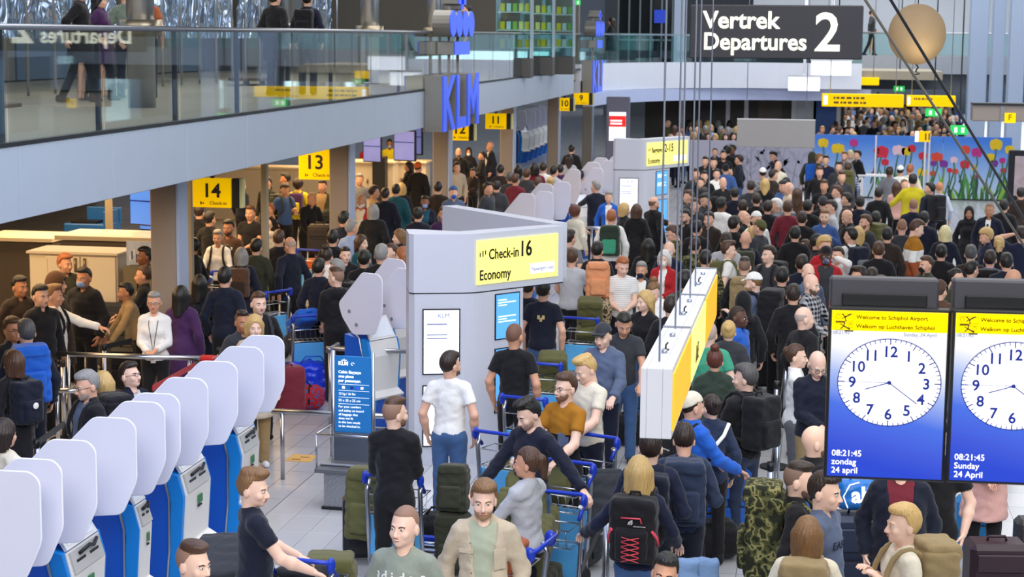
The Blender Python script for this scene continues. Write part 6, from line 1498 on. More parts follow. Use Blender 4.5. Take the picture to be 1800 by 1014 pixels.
P(824, 259, 6, 'woman in dark hood and white mask', 'hijab', 'bk', 'jacket', 'bk', 'down', 'bk', 'f', sk='c', mask='wh', hatc='bk')
P(848, 266, -70, 'woman with dark ponytail beside the old man', 'pony', 'bk', 'jacket', 'bk', 'hold', 'bk', 'f', sk='b')
P(862, 249, -58, 'old man with white hair in dark overcoat', 'fringe', 'wh', 'coat', 'dn', 'down', 'bk', sk='b', inner='wh')
P(803, 285, 30, 'stooping person in pale scarf near the third column', 'short', 'db', 'jacket', 'bg', 'down', 'bk', lean=15)
P(832, 296, -30, 'dark-haired person sitting low near the old man', 'short', 'bk', 'jacket', 'dbr', 'hold', 'bk', h=1.45, sk='b')
P(857, 320, 70, 'man in grey jacket with dark hair before the white blades', 'short', 'bk', 'jacket', 'dg', 'down', 'bk', sk='b')
P(873, 318, 180, 'person in broad dark coat seen from behind', 'short', 'bk', 'coat', 'dg', 'down', 'bk', hatc='dg', w=1.3)
P(897, 303, 176, 'grey-haired man among dark coats beyond the pillar', 'short', 'dg', 'coat', 'dg', 'down', 'bk')
P(906, 306, 160, 'person with red scarf and brown hair beyond the pillar', 'short', 'br', 'jacket', 'bu', 'down', 'bk')
P(911, 291, 184, 'dark-haired woman before the far small kiosks', 'long', 'bk', 'jacket', 'gy', 'down', 'bk', 'f')
P(926, 297, 172, 'person in grey coat before the far small kiosks', 'short', 'br', 'coat', 'dg', 'down', 'bk')
P(946, 312, 180, 'person with brown hair just above the white blades', 'short', 'br', 'jacket', 'dg', 'down', 'bk')
P(955, 286, 178, 'man in white shirt seen from behind beyond the blades', 'short', 'db', 'shirt', 'wh', 'down', 'bk')
P(968, 311, 178, 'person with fair bun behind the blades', 'bun', 'bl', 'jacket', 'cr', 'down', 'bk', 'f')
P(974, 292, 150, 'dark-haired person in white beside the white shirt man', 'short', 'bk', 'shirt', 'lg', 'down', 'bk')
P(940, 287, 180, 'person in dark red coat beside the white shirt man', 'bob', 'bk', 'coat', 'bu', 'down', 'bk', hatc='bu')
P(985, 290, 178, 'person with plum jacket next to the lilac kiosk', 'short', 'bk', 'jacket', 'pu', 'down', 'bk')
P(1001, 272, 180, 'woman with long brown hair nearest the lilac kiosk', 'long', 'db', 'jumper', 'lg', 'down', 'bk', 'f')
P(1005, 255, 170, 'dark figure standing in the amber doorway', 'short', 'bk', 'coat', 'bk', 'down', 'bk')
# --- beside the far pillar
P(1048, 318, -150, 'grey-haired man in dark jacket working a lilac kiosk', 'short', 'gr', 'jacket', 'dn', 'point', 'dn', hy=20, w=1.05)
P(1070, 336, 4, 'grey-haired attendant in bright blue jacket', 'short', 'gr', 'jacket', 'bl', 'down', 'dn', 'f', inner='wh', opn=.5)
P(1011, 362, 150, 'woman with curly brown hair in cream hoodie', 'curly', 'rb', 'hoodie', 'cr', 'point', 'bk', 'f', hy=10)
P(1075, 369, 180, 'man with ginger hair in white hoodie carrying a green rucksack', 'short', 'gi', 'hoodie', 'wh', 'down', 'dn', key='greenp', w=1.05)
P(1097, 357, 120, 'woman with fair wavy hair in black jacket', 'bob', 'bl', 'jacket', 'bk', 'down', 'bk', 'f')
P(1119, 359, 178, 'person with straight brown hair in long black coat', 'bob', 'br', 'coat', 'bk', 'down', 'bk', 'f', h=1.72)
P(1149, 346, 140, 'bald bearded man in black coat stretching an arm', 'fringe', 'db', 'coat', 'bk', 'point', 'bk', beard=1, hy=-10, w=1.08)
P(1001, 404, 150, 'man in grey tee just past the yellow sign', 'short', 'db', 'tee', 'gy', 'down', 'bk')
P(1005, 437, 178, 'man in pale grey tee with dark print past the yellow sign', 'short', 'br', 'tee', 'lg', 'push', 'bk', w=1.1)
P(955, 492, 176, 'dark-haired man in navy tee with a gold motif', 'short', 'bk', 'tee', 'dn', 'down', 'jn', w=1.1, lean=4, key='gold')
P(928, 487, 172, 'man in plain navy tee beside the blue pillar screen', 'short', 'db', 'tee', 'dn', 'down', 'dn', w=1.05)
P(1188, 395, -88, 'man with glasses in camouflage uniform looking down', 'short', 'br', 'jacket', 'camo:g', 'down', 'camo:g', hp=20, glasses=1)
P(1206, 368, -40, 'bearded man in dark jacket above the camouflage soldier', 'short', 'bk', 'jacket', 'bk', 'down', 'bk', beard=1)
P(1212, 334, -70, 'fair man in profile between the sign cables', 'short', 'br', 'jacket', 'dg', 'down', 'bk')
P(1222, 418, 170, 'soldier in camouflage seen from behind between two cables', 'short', 'db', 'jacket', 'camo:g', 'down', 'camo:g')
P(1240, 440, 178, 'second soldier in camouflage nearer the hanging sign', 'short', 'bk', 'jacket', 'camo:g', 'down', 'camo:g')
P(1205, 478, 176, 'dark-haired person in olive jacket beside the sign cables', 'curly', 'bk', 'jacket', 'do', 'down', 'bk')
# --- main queue
P(1257, 260, 0, 'woman with a yellow hairband in the far queue', 'bun', 'br', 'jacket', 'dn', 'down', 'bk', 'f')
P(1272, 264, 6, 'bearded man in dark top below the board back', 'short', 'db', 'tee', 'bk', 'phone', 'bk', beard=1)
P(1288, 254, -60, 'dark-haired man in blue top nearest the mural', 'short', 'bk', 'jacket', 'nv', 'down', 'bk', sk='d')
P(1279, 257, 170, 'black-haired person behind the blue top man', 'curly', 'bk', 'jacket', 'bk', 'down', 'bk')
P(1255, 277, -10, 'man in navy jacket under the yellow hairband', 'short', 'db', 'jacket', 'dn', 'down', 'bk')
P(1276, 288, 176, 'person in blue denim jacket with dark cap', 'cap', 'bk', 'jacket', 'mb', 'down', 'bk', hatc='bk')
P(1260, 297, 8, 'woman in white top with dark hair in the far queue', 'bun', 'bk', 'jumper', 'wh', 'down', 'bk', 'f')
P(1271, 311, 12, 'bald man in black jacket with white emblem', 'fringe', 'gr', 'jacket', 'bk', 'down', 'bk', hp=8, w=1.05)
P(1300, 272, -100, 'man in black jacket and jeans facing the bald queuers', 'short', 'db', 'jacket', 'dn', 'down', 'mb', hy=-8)
P(1341, 295, -172, 'person in white cap and grey patterned robe', 'cap', 'bk', 'coat', 'print:lg:gy', 'down', 'bk', hatc='wh')
P(1345, 314, 178, 'woman with long golden hair in black jacket and jeans', 'long', 'bl', 'jacket', 'bk', 'down', 'jn', 'f')
P(1359, 298, 120, 'dark-haired man in brown jacket beside the golden-haired woman', 'short', 'db', 'jacket', 'dbr', 'down', 'bk')
P(1362, 265, -60, 'dark-haired man in blue jacket bending by the mural', 'short', 'bk', 'jacket', 'nv', 'down', 'bk', lean=16, hp=18)
P(1368, 283, -20, 'bald man in black scarf and white coat', 'bald', 'bk', 'coat', 'cr', 'down', 'bk')
P(1382, 312, 170, 'dark-haired woman beside the white coat', 'long', 'bk', 'jacket', 'dbr', 'down', 'bk', 'f')
P(1388, 320, -70, 'balding old man in beige jacket looking sideways', 'fringe', 'wh', 'jacket', 'bg', 'down', 'bk', hp=8)
P(1402, 331, 176, 'person with long brown hair in brown coat', 'long', 'br', 'coat', 'br', 'down', 'bk', 'f')
P(1379, 316, -40, 'dark-haired person in blue by the old man', 'short', 'bk', 'jacket', 'mb', 'down', 'bk', hp=14)
P(1306, 352, 178, 'person with short dark hair in black, beneath the far queue', 'short', 'db', 'jacket', 'bk', 'down', 'bk')
P(1366, 349, -84, 'man with white hair in grey hoodie, jeans and grey rucksack', 'short', 'wh', 'hoodie', 'gy', 'phone', 'lj', key='greyr')
P(1350, 353, 172, 'dark-haired person hiding behind the white-haired man', 'short', 'db', 'jacket', 'bk', 'down', 'bk')
P(1385, 353, 176, 'person in maroon top behind the grey rucksack', 'short', 'br', 'jumper', 'bu', 'down', 'bk')
P(1232, 312, -10, 'woman with bare forehead between the last two cables', 'bun', 'db', 'jacket', 'bk', 'down', 'bk', 'f')
P(1243, 338, -50, 'person bending with pale blue sleeve near the cables', 'short', 'bk', 'jacket', 'dg', 'down', 'bk', hp=20)
P(1237, 331, 160, 'dark-haired person near the middle cable', 'curly', 'bk', 'jumper', 'lg', 'down', 'bk', 'f')
P(1257, 346, -70, 'person in black hood raising a hand', 'hijab', 'bk', 'jacket', 'bk', 'phone', 'bk', hatc='bk')
P(1268, 347, 150, 'dark-haired person with white rucksack straps', 'short', 'bk', 'hoodie', 'wh', 'down', 'bk', sk='d')
P(1312, 369, 60, 'bald person tipping the head up in black jacket', 'bald', 'br', 'jacket', 'bk', 'down', 'bk', hp=-30, lean=10)
P(1336, 387, -120, 'person in olive knitted hat', 'beanie', 'br', 'jacket', 'dg', 'down', 'bk', hatc='ol')
P(1323, 398, 178, 'person with long strawberry blond hair', 'long', 'bl', 'jacket', 'kh', 'down', 'bk', 'f')
P(1311, 406, 178, 'man with shaved head in navy tee and dark green pack', 'bald', 'br', 'tee', 'dn', 'down', 'jn', key='shavp', w=1.05)
P(1277, 409, 176, 'man with dark brown hair in grey tee near the sign end', 'short', 'db', 'tee', 'lg', 'down', 'bk')
P(1280, 424, 92, 'man with brown quiff in white tee by the sign end', 'quiff', 'br', 'tee', 'wh', 'down', 'bk', sk='f', key='whitet')
P(1353, 432, -24, 'dark-haired man in grey tee glancing sideways', 'short', 'db', 'tee', 'dg', 'down', 'bk', sk='f', key='glance', hy=-30, hp=-4)
P(1240, 275, -6, 'tall dark figure beside the far sign cables', 'short', 'bk', 'coat', 'bk', 'down', 'bk', hatc='bk')
# --- queue before the tulip wall
P(1428, 268, 178, 'person in olive hood with a blue rucksack', 'hood', 'db', 'jacket', 'do', 'down', 'bk', hatc='do', key='bluesm')
P(1440, 270, 90, 'fair bearded person beside the olive hood', 'short', 'lb', 'jacket', 'do', 'down', 'bk', beard=1)
P(1452, 273, -10, 'young man in navy jumper before the tulips', 'short', 'bk', 'jumper', 'nv', 'down', 'bk')
P(1441, 293, 0, 'man in black jumper with a pale strap', 'short', 'br', 'jumper', 'bk', 'down', 'bk')
P(1449, 316, -8, 'man in black tee with tanned face', 'short', 'br', 'tee', 'bk', 'down', 'bk', sk='b')
P(1475, 284, -10, 'man with black fringe before the yellow tulip', 'short', 'bk', 'jacket', 'dg', 'down', 'bk')
P(1480, 301, 10, 'brown-haired man in dark jacket beside the plaid shirt', 'short', 'br', 'jacket', 'dg', 'down', 'bk')
P(1485, 266, -20, 'bearded man at the back of the tulip queue', 'short', 'lb', 'jacket', 'gy', 'down', 'bk', beard=1)
P(1495, 264, 0, 'fair woman at the back of the tulip queue', 'bob', 'pl', 'jacket', 'lg', 'down', 'bk', 'f')
P(1508, 264, -60, 'dark-haired man in black jacket at the queue edge', 'short', 'bk', 'jacket', 'bk', 'down', 'bk')
P(1491, 286, 170, 'man in blue plaid shirt with a huge olive rucksack', 'short', 'br', 'shirt', 'plaid:mb:lg', 'down', 'jn', key='hugeol')
P(1473, 326, -84, 'brown-haired man in white scarf seen in profile', 'short', 'br', 'jacket', 'lg', 'down', 'bk')
P(1490, 339, -100, 'dark-haired man in brown parka beside the white scarf', 'short', 'bk', 'jacket', 'dbr', 'down', 'bk')
P(1447, 345, 176, 'person in grey beanie and black jacket', 'beanie', 'db', 'jacket', 'bk', 'down', 'bk', hatc='dg')
P(1450, 368, -4, 'bearded man in blue shirt with olive straps', 'short', 'lb', 'shirt', 'mb', 'straps', 'bk', sk='f', beard=1)
P(1493, 367, -56, 'balding blond man looking down in black jacket', 'fringe', 'bl', 'jacket', 'bk', 'hold', 'bk', hp=24)
P(1523, 377, -50, 'bearded man in charcoal tee turned sideways', 'short', 'br', 'tee', 'dg', 'down', 'bk', beard=1, hy=-15, key='chart')
P(1497, 400, -140, 'man with dark hair in white tee with a dark blue rucksack', 'short', 'bk', 'tee', 'wh', 'down', 'bk', key='whiteb', hy=20)
P(1509, 398, 178, 'person with long ash blond hair', 'long', 'bl', 'jacket', 'dg', 'down', 'bk', 'f')
P(1450, 417, 30, 'person with golden cropped hair above the dark cap', 'curly', 'bl', 'jacket', 'rd', 'down', 'bk')
P(1436, 412, 100, 'black-haired person in dark jacket beside the golden hair', 'short', 'bk', 'jacket', 'bk', 'down', 'bk')
P(1417, 421, -100, 'small brown-haired child near the queue post', 'short', 'br', 'jacket', 'bs', 'down', 'bk', h=1.4)
P(1452, 433, 6, 'dark-skinned man in black cap, patterned scarf and red jacket', 'cap', 'bk', 'jacket', 'rd', 'down', 'bk', sk='e', hatc='bk', inner='dg', mask='print:lg:bs', opn=1.4, w=1.12)
P(1474, 434, -40, 'person pulling at a white face mask', 'short', 'db', 'jumper', 'wh', 'up', 'bk', mask='wh')
P(1586, 385, 178, 'man with shaved head hidden behind the striped jumper', 'buzz', 'br', 'tee', 'dg', 'down', 'bk')
P(1608, 385, 100, 'man in ochre, white and rust banded jumper', 'short', 'br', 'jumper', 'block:ru:1.12:wh:1.29:oc', 'down', 'lj', sk='f', hp=18, w=1.25, lean=5, h=1.9)
P(1606, 350, 182, 'man with shaved head in navy blazer', 'buzz', 'br', 'blazer', 'dn', 'down', 'dn')
P(1605, 306, 184, 'man in mustard yellow sweatshirt stretching one arm down', 'short', 'bk', 'jumper', 'ye', 'out', 'dn', w=1.3, h=1.93)
P(1564, 293, 170, 'man in dark grey shirt by the white standing desk', 'short', 'db', 'shirt', 'gy', 'down', 'dn', sk='d')
P(1583, 291, 172, 'person in white top with a cap before the tulips', 'cap', 'bk', 'jumper', 'wh', 'down', 'bk', hatc='wh')
P(1600, 289, 176, 'person in cream jumper above the mustard sweatshirt', 'short', 'gi', 'jumper', 'cr', 'down', 'bk')
P(1577, 320, 165, 'woman with long brown hair in blush top pushing a trolley', 'long', 'br', 'jumper', 'pk', 'push', 'bk', 'f', hy=10)
P(1590, 315, 20, 'woman with pinned fair hair facing the hall', 'bun', 'lb', 'jumper', 'cr', 'down', 'bk', 'f')
P(1636, 321, -140, 'man with dark hair in dark jacket carrying a black rucksack', 'short', 'bk', 'jacket', 'dn', 'down', 'dn', hy=30, key='blkr')
P(1652, 320, 176, 'reddish-haired man in pale shirt behind the black rucksack', 'buzz', 'gi', 'shirt', 'pb', 'down', 'bk')
P(1704, 363, -6, 'woman in black headscarf and black coat with a badge', 'hijab', 'bk', 'coat', 'bk', 'down', 'bk', 'f', sk='c', hatc='bk', h=1.66)
P(1740, 357, -14, 'man in dark suit, white shirt and tie', 'buzz', 'dg', 'blazer', 'dn', 'down', 'dn', sk='c', inner='wh', opn=.35, key='suit')
P(1765, 351, 170, 'dark-haired person in black coat behind the suited man', 'short', 'bk', 'coat', 'bk', 'down', 'bk')
P(1795, 330, 178, 'person in dark coat at the far frame edge', 'short', 'bk', 'coat', 'dbr', 'down', 'bk')
P(1662, 397, 178, 'woman with straight platinum bob in navy jacket', 'bob', 'pl', 'jacket', 'dn', 'down', 'bk', 'f', h=1.72)
P(1736, 402, -70, 'woman with curly blond hair in slate blue jacket', 'curly', 'bl', 'jacket', 'nv', 'down', 'bk', 'f', hp=14)
P(1757, 416, 170, 'woman with strawberry blond ponytail in black', 'pony', 'bl', 'jumper', 'bk', 'down', 'bk', 'f')
P(1707, 431, 178, 'boy with grey-brown cropped hair in dark top', 'short', 'dg', 'tee', 'dbr', 'down', 'bk', sk='f')
P(1741, 440, 170, 'boy in royal blue hooded jacket with a dark rucksack', 'short', 'db', 'hoodie', 'bl', 'down', 'bk', key='boyb')
P(1630, 450, -60, 'boy in black face mask and dark olive jacket', 'short', 'br', 'jacket', 'do', 'down', 'bk', mask='bk', h=1.70)
P(1681, 472, 60, 'woman with slick dark hair and glasses above the clock housing', 'bun', 'bk', 'jacket', 'do', 'down', 'bk', 'f', glasses=1)
P(1708, 459, 150, 'man with thick black hair in navy jumper above the clock housing', 'short', 'bk', 'jumper', 'nv', 'down', 'bk', hy=-15, w=1.1)
P(1782, 473, -110, 'bald man in grey-green top at the frame edge', 'bald', 'gr', 'tee', 'do', 'down', 'bk', sk='b')
P(1796, 398, -170, 'person in navy top reaching up at the frame edge', 'short', 'db', 'tee', 'nv', 'up', 'bk')
P(1511, 469, -60, 'man with dark swept hair above the clock housing', 'quiff', 'db', 'jacket', 'bk', 'down', 'bk', sk='b')
P(1533, 471, 176, 'person with tousled brown hair beside the orange hood', 'short', 'db', 'jacket', 'or', 'down', 'bk')
P(1548, 488, -160, 'brown-haired person just over the clock housing', 'curly', 'br', 'jacket', 'dbr', 'down', 'bk')
P(1652, 493, 150, 'person in brown fur hat over the gap of the housings', 'beanie', 'br', 'jacket', 'br', 'down', 'bk', hatc='br')
# --- upstairs on the mezzanine
ZM = 3.77
def up(u, v, Y, *a, **k):
    p = pyy(u, v, Y); P(0, 0, *a, at=(p[0], p[1]), z0=ZM, **k)
up(143, 60, 26.5, 100, 'person in black coat walking behind the balcony rail', 'short', 'bk', 'coat', 'bk', 'walk', 'bk', lod=1)
up(178, 60, 27.3, 96, 'person in dark purple coat walking behind the balcony rail', 'long', 'bk', 'coat', 'pu', 'walk', 'bk', 'f', lod=1)
up(222, 60, 28.5, 178, 'person in sage green jumper and dark cap upstairs behind the glass', 'cap', 'bk', 'jumper', 'gg', 'down', 'dn', hatc='bk', lod=1)
up(258, 60, 28.5, 182, 'person in rust top and grey trousers upstairs behind the glass', 'short', 'bl', 'tee', 'ru', 'down', 'dg', lod=1)
up(484, 30, 30.4, 160, 'person in long dark coat upstairs at the rail', 'short', 'bk', 'coat', 'bk', 'down', 'bk', lod=1)
up(541, 30, 31.2, 178, 'person with black rucksack upstairs at the rail', 'short', 'bk', 'jacket', 'dn', 'down', 'bk', key='upback', lod=1)
up(818, 30, 42.6, -70, 'person in dark vest upstairs beside the crown emblem', 'short', 'bk', 'vest', 'bk', 'down', 'bk', sk='b', lod=1)
up(1074, 40, 62, -90, 'person in black standing upstairs at the curved glass front', 'long', 'db', 'coat', 'bk', 'phone', 'bk', 'f')
p_ = pyy(1531, 90, 74); P(0, 0, 100, 'small distant figure walking upstairs beside the globe lamp', 'short', 'br', 'jacket', 'dg', 'walk', 'bk', at=(p_[0], 74), z0=4.16)
# --- dense crowd beyond the tulip wall and the mural
rc = random.Random(21)
tops = ['bk', 'bk', 'dn', 'dg', 'nv', 'gy', 'wh', 'lb', 'ol', 'te', 'bg', 'lg', 'mb', 'dbr', 'bk']
CROWD = []
def crowd(cells):
    for u, v, top, hr_, hcl in cells:
        CROWD.append(P(u, v, rc.choice((0, 20, -20, 160, 180, 200, 90, -90)), 'tiny traveller in the far crowd', hr_, hcl, rc.choice(('jacket', 'jumper', 'coat')), top, 'down', rc.choice(('bk', 'dn', 'jn')), rc.choice('mmf'), sk=rc.choice('aabfc'), lod=2))
cells = []
for r, (v, n) in enumerate(((232, 17), (221, 19), (211, 19), (202, 19), (193, 19), (184, 19), (176, 18))):
    for i in range(n):
        u = 1442 + (i + .5 * (r % 2) + rc.uniform(-.25, .25)) * (1690 - 1442) / n
        if 1508 < u < 1542 and v > 214: continue
        cells.append((u, v + rc.uniform(-3, 3), rc.choice(tops), rc.choice(('short', 'short', 'bob', 'bun', 'long', 'bald')), rc.choice(('bk', 'db', 'br', 'lb', 'bl', 'gr'))))
cells += [(1641, 219, 'rd', 'short', 'bk'), (1649, 214, 'pk', 'long', 'db'), (1575, 214, 'te', 'short', 'db'), (1556, 218, 'ye', 'short', 'bk')]
crowd(cells)
cells = []
for r, (v, n) in enumerate(((233, 9), (222, 9), (211, 7))):
    for i in range(n): cells.append((1178 + (i + .5 * (r % 2) + rc.uniform(-.25, .25)) * (1300 - 1178) / n, v + rc.uniform(-3, 3), rc.choice(tops), rc.choice(('short', 'bob', 'long', 'bald')), rc.choice(('bk', 'db', 'br', 'bl', 'gr'))))
crowd(cells)
cells = []
for v, n, uu in ((158, 7, (1448, 1560)), (178, 5, (1428, 1443)), (200, 5, (1422, 1445)), (228, 5, (1674, 1682))):
    for i in range(n): cells.append((uu[0] + (uu[1] - uu[0]) * i / n, v + rc.uniform(-4, 4), rc.choice(tops), 'short', rc.choice(('bk', 'db', 'br'))))
crowd(cells)
def fuse(roots, name, label, cat):
    V, L, S, MI, mats = [], [], [], [], {}; o = 0
    for r in roots:
        RM = Matrix.Translation(r.location) @ Matrix.Rotation(r.rotation_euler.z, 4, 'Z') @ Matrix.Scale(r.scale[0], 4)
        for c in list(r.children):
            me = c.data; M = np.array(RM @ c.matrix_basis); n = len(me.vertices); co = np.empty(n * 3); me.vertices.foreach_get('co', co)
            V.append(co.reshape(-1, 3) @ M[:3, :3].T + M[:3, 3]); nl = len(me.loops); li = np.empty(nl, np.int32); me.loops.foreach_get('vertex_index', li); L.append(li + o); o += n
            k = len(me.polygons); ls = np.empty(k, np.int32); me.polygons.foreach_get('loop_total', ls); S.append(ls); m = c.material_slots[0].material; MI.append(np.full(k, mats.setdefault(m, len(mats)), np.int32))
            bpy.data.objects.remove(c)
        bpy.data.objects.remove(r)
    V = np.concatenate(V); L = np.concatenate(L); S = np.concatenate(S); MI = np.concatenate(MI)
    me = bpy.data.meshes.new(name); me.vertices.add(len(V)); me.vertices.foreach_set('co', V.astype(np.float32).ravel()); me.loops.add(len(L)); me.loops.foreach_set('vertex_index', L)
    me.polygons.add(len(S)); me.polygons.foreach_set('loop_start', np.concatenate([[0], np.cumsum(S)[:-1]]).astype(np.int32)); me.polygons.foreach_set('material_index', MI); me.polygons.foreach_set('use_smooth', np.ones(len(S), bool))
    for m in mats: me.materials.append(m)
    me.update(calc_edges=True); ob = bpy.data.objects.new(name, me); COL.objects.link(ob); ob['kind'] = 'stuff'; return tag(ob, label, cat)
fuse(CROWD, 'crowd', 'dense far crowd of tiny travellers beyond the tulip wall and mural', 'crowd')
# --- more queuers filling the far middle of the hall
fill = [(1223, 348, 'dg', 'short', 'br', -30, 'man with tousled brown hair low between two cables'), (1290, 380, 'bk', 'short', 'bk', 150, 'person in black with an open collar beside the tipped-up head'), (1330, 372, 'wh', 'beanie', 'br', 30, 'person in cream knitted hat beside the olive one'),
        (1420, 352, 'bk', 'short', 'bk', 170, 'person in black under the olive-hooded queuer'), (1462, 352, 'lg', 'short', 'db', -70, 'person in pale jacket beside the grey beanie'), (1512, 345, 'dn', 'short', 'bk', 180, 'dark figure below the huge olive rucksack'), (1545, 330, 'bk', 'short', 'bk', 170, 'dark figure beside the standing desk legs'),
        (1540, 372, 'bk', 'short', 'bk', 180, 'dark figure behind the charcoal tee man'), (1625, 372, 'dn', 'short', 'bk', 180, 'dark figure behind the navy blazer'), (1410, 372, 'bk', 'short', 'db', 175, 'person in black below the brown coat'), (1398, 398, 'bk', 'short', 'bk', 178, 'black-clad person behind the far pale queue post'),
        (1225, 388, 'bk', 'short', 'bk', 160, 'dark-clad person just below the middle cables'), (1247, 372, 'dbr', 'short', 'db', -20, 'person in dark brown beside the raised hand'), (1330, 340, 'bk', 'short', 'db', 180, 'dark-clad person behind the golden-haired woman'), (1292, 330, 'dn', 'short', 'bk', 175, 'person in navy behind the man in jeans'),
        (1224, 296, 'dg', 'short', 'db', 0, 'person in charcoal beside the tall dark figure'), (1238, 300, 'bk', 'short', 'bk', 10, 'person in black below the tall dark figure'), (1320, 318, 'dg', 'short', 'db', 180, 'person in charcoal beside the patterned robe'), (1560, 400, 'dbr', 'short', 'bk', 178, 'dark brown figure behind the charcoal tee'),
        (1545, 425, 'bk', 'short', 'br', 180, 'black-clad brown-haired figure behind the white tee rucksack'), (1655, 430, 'bk', 'short', 'bk', 178, 'black-clad figure beside the boy in black mask'), (1770, 445, 'dn', 'short', 'bk', 180, 'navy-clad figure behind the bald man at the edge'), (1410, 448, 'dn', 'short', 'db', 170, 'navy-clad figure beside the red jacket'),
        (1375, 470, 'bk', 'short', 'bk', 175, 'black-clad figure below the jeans and grey rucksack'), (1395, 500, 'bk', 'short', 'db', 178, 'black-clad figure behind the plaid shirt'), (1215, 505, 'do', 'short', 'bk', 170, 'olive-clad figure hidden by the hanging sign'), (1180, 520, 'bk', 'short', 'db', 170, 'black-clad figure behind the white fleece'),  (1050, 425, 'bk', 'short', 'bk', 170, 'black-clad figure below the green rucksack'), (1140, 420, 'bk', 'long', 'bk', 178, 'long-haired figure in black beside the red jacket'),
        (560, 455, 'dn', 'short', 'bk', 170, 'navy-clad figure beside the topknot woman'), (395, 470, 'dn', 'short', 'bk', 178, 'dark-haired navy figure below the white jumper woman'),
        (640, 440, 'bk', 'short', 'bk', 180, 'black-clad figure beside the teal top'), (670, 430, 'bk', 'short', 'gr', 178, 'grey-haired figure behind the auburn hair'), (585, 405, 'bk', 'short', 'bk', 178, 'dark figure before the second column'), (735, 365, 'dn', 'short', 'bk', 178, 'navy-clad figure beside the blue patterned top'),
        (770, 320, 'dbr', 'short', 'bk', 178, 'dark brown figure at the third column foot'), (350, 360, 'bk', 'short', 'db', 178, 'dark figure under the 14 sign'), (368, 372, 'bk', 'short', 'bk', 160, 'second dark figure under the 14 sign'), (450, 420, 'do', 'short', 'bk', 178, 'olive-clad figure behind the track jacket man'), (490, 405, 'bk', 'short', 'br', 178, 'dark figure beside the pale cardigan child'),
        (880, 290, 'dbr', 'short', 'bk', 178, 'dark brown figure beside the fourth column'), (1020, 300, 'lg', 'short', 'bk', 178, 'pale grey figure behind the lilac kiosk'), (70, 500, 'bk', 'short', 'bk', 60, 'dark figure between leather jacket and fur hood')]
for u, v, tc_, hs, hc_, fa, lab in fill: P(u, v, fa, lab, hs, hc_, 'jacket', tc_, 'down', 'bk', hatc=tc_ if ':' not in tc_ else 'do')
# --- rucksacks worn
backpack('fair', 'black rucksack with red cord lacing worn by the fair-haired woman', 'day', 'bk', sc=1.12)
backpack('undersign', 'dark rucksack of the man below the hanging sign', 'day', 'dn')
backpack('denim', 'navy rucksack on the denim jacket', 'roll', 'dj', 'dj')
backpack('bluej', 'black rucksack with white mark on the bright blue jacket', 'day', 'bk')
backpack('blackh', 'black rucksack on the man in black hoodie', 'day', 'bk', sc=1.1)
backpack('capman', 'big black rucksack of the man in white and grey cap', 'roll', 'bk', sc=1.15)
backpack('khaki', 'khaki tactical pack on the cropped-hair man', 'roll', 'kh')
backpack('camo', 'big green camouflage rucksack at the bottom of the hall', 'big', 'camo:g')
backpack('bobk', 'khaki rucksack of the bobbed-hair person', 'roll', 'kh')
backpack('fairk', 'khaki rucksack of the fair man in cream tee', 'roll', 'kh')
backpack('pointer', 'black rucksack of the pointing man', 'day', 'bk')
backpack('bluer', 'bright blue rucksack near the frame edge', 'roll', 'bl', 'bl', sc=1.1)
backpack('daypk', 'small navy daypack with a round white badge', 'day', 'dn', 'dn')
backpack('leath', 'brown leather rucksack on the dark coat', 'day', 'br', 'dbr')
backpack('bluet', 'olive rucksack of the man in blue tee', 'roll', 'do')
backpack('yellp', 'purple and yellow rucksack beneath the 13 sign', 'day', 'pu', 'ye')
backpack('greys', 'black rucksack with grey straps', 'day', 'dg')
backpack('whitew', 'dark rucksack of the woman in white jumper', 'day', 'dbr')
backpack('moust', 'black shoulder rucksack of the moustached man', 'roll', 'bk')
backpack('greenp', 'green rucksack on the white hoodie', 'roll', 'dgn', 'gn')
backpack('greyr', 'grey rucksack of the white-haired man', 'roll', 'gy')
backpack('shavp', 'dark green pack of the shaven man', 'day', 'do')
backpack('whitet', 'olive rucksack of the man in white tee', 'day', 'ol')
backpack('glance', 'black rucksack of the man glancing sideways', 'roll', 'bk')
backpack('bluesm', 'blue rucksack on the olive hood', 'day', 'bl')
backpack('hugeol', 'huge olive trekking rucksack before the tulips', 'big', 'ol')
backpack('chart', 'olive trekking rucksack of the charcoal tee man', 'big', 'ol')
backpack('whiteb', 'dark blue rucksack on the white tee', 'day', 'dn', 'gy')
backpack('blkr', 'black rucksack of the man beside the mustard sweatshirt', 'roll', 'bk')
backpack('boyb', 'dark rucksack of the boy in royal blue', 'roll', 'bk')
backpack('upback', 'black rucksack upstairs at the rail', 'day', 'bk')
backpack('greywn', 'black rucksack with white mark beside the kiosk blade', 'day', 'bk', 'wh')
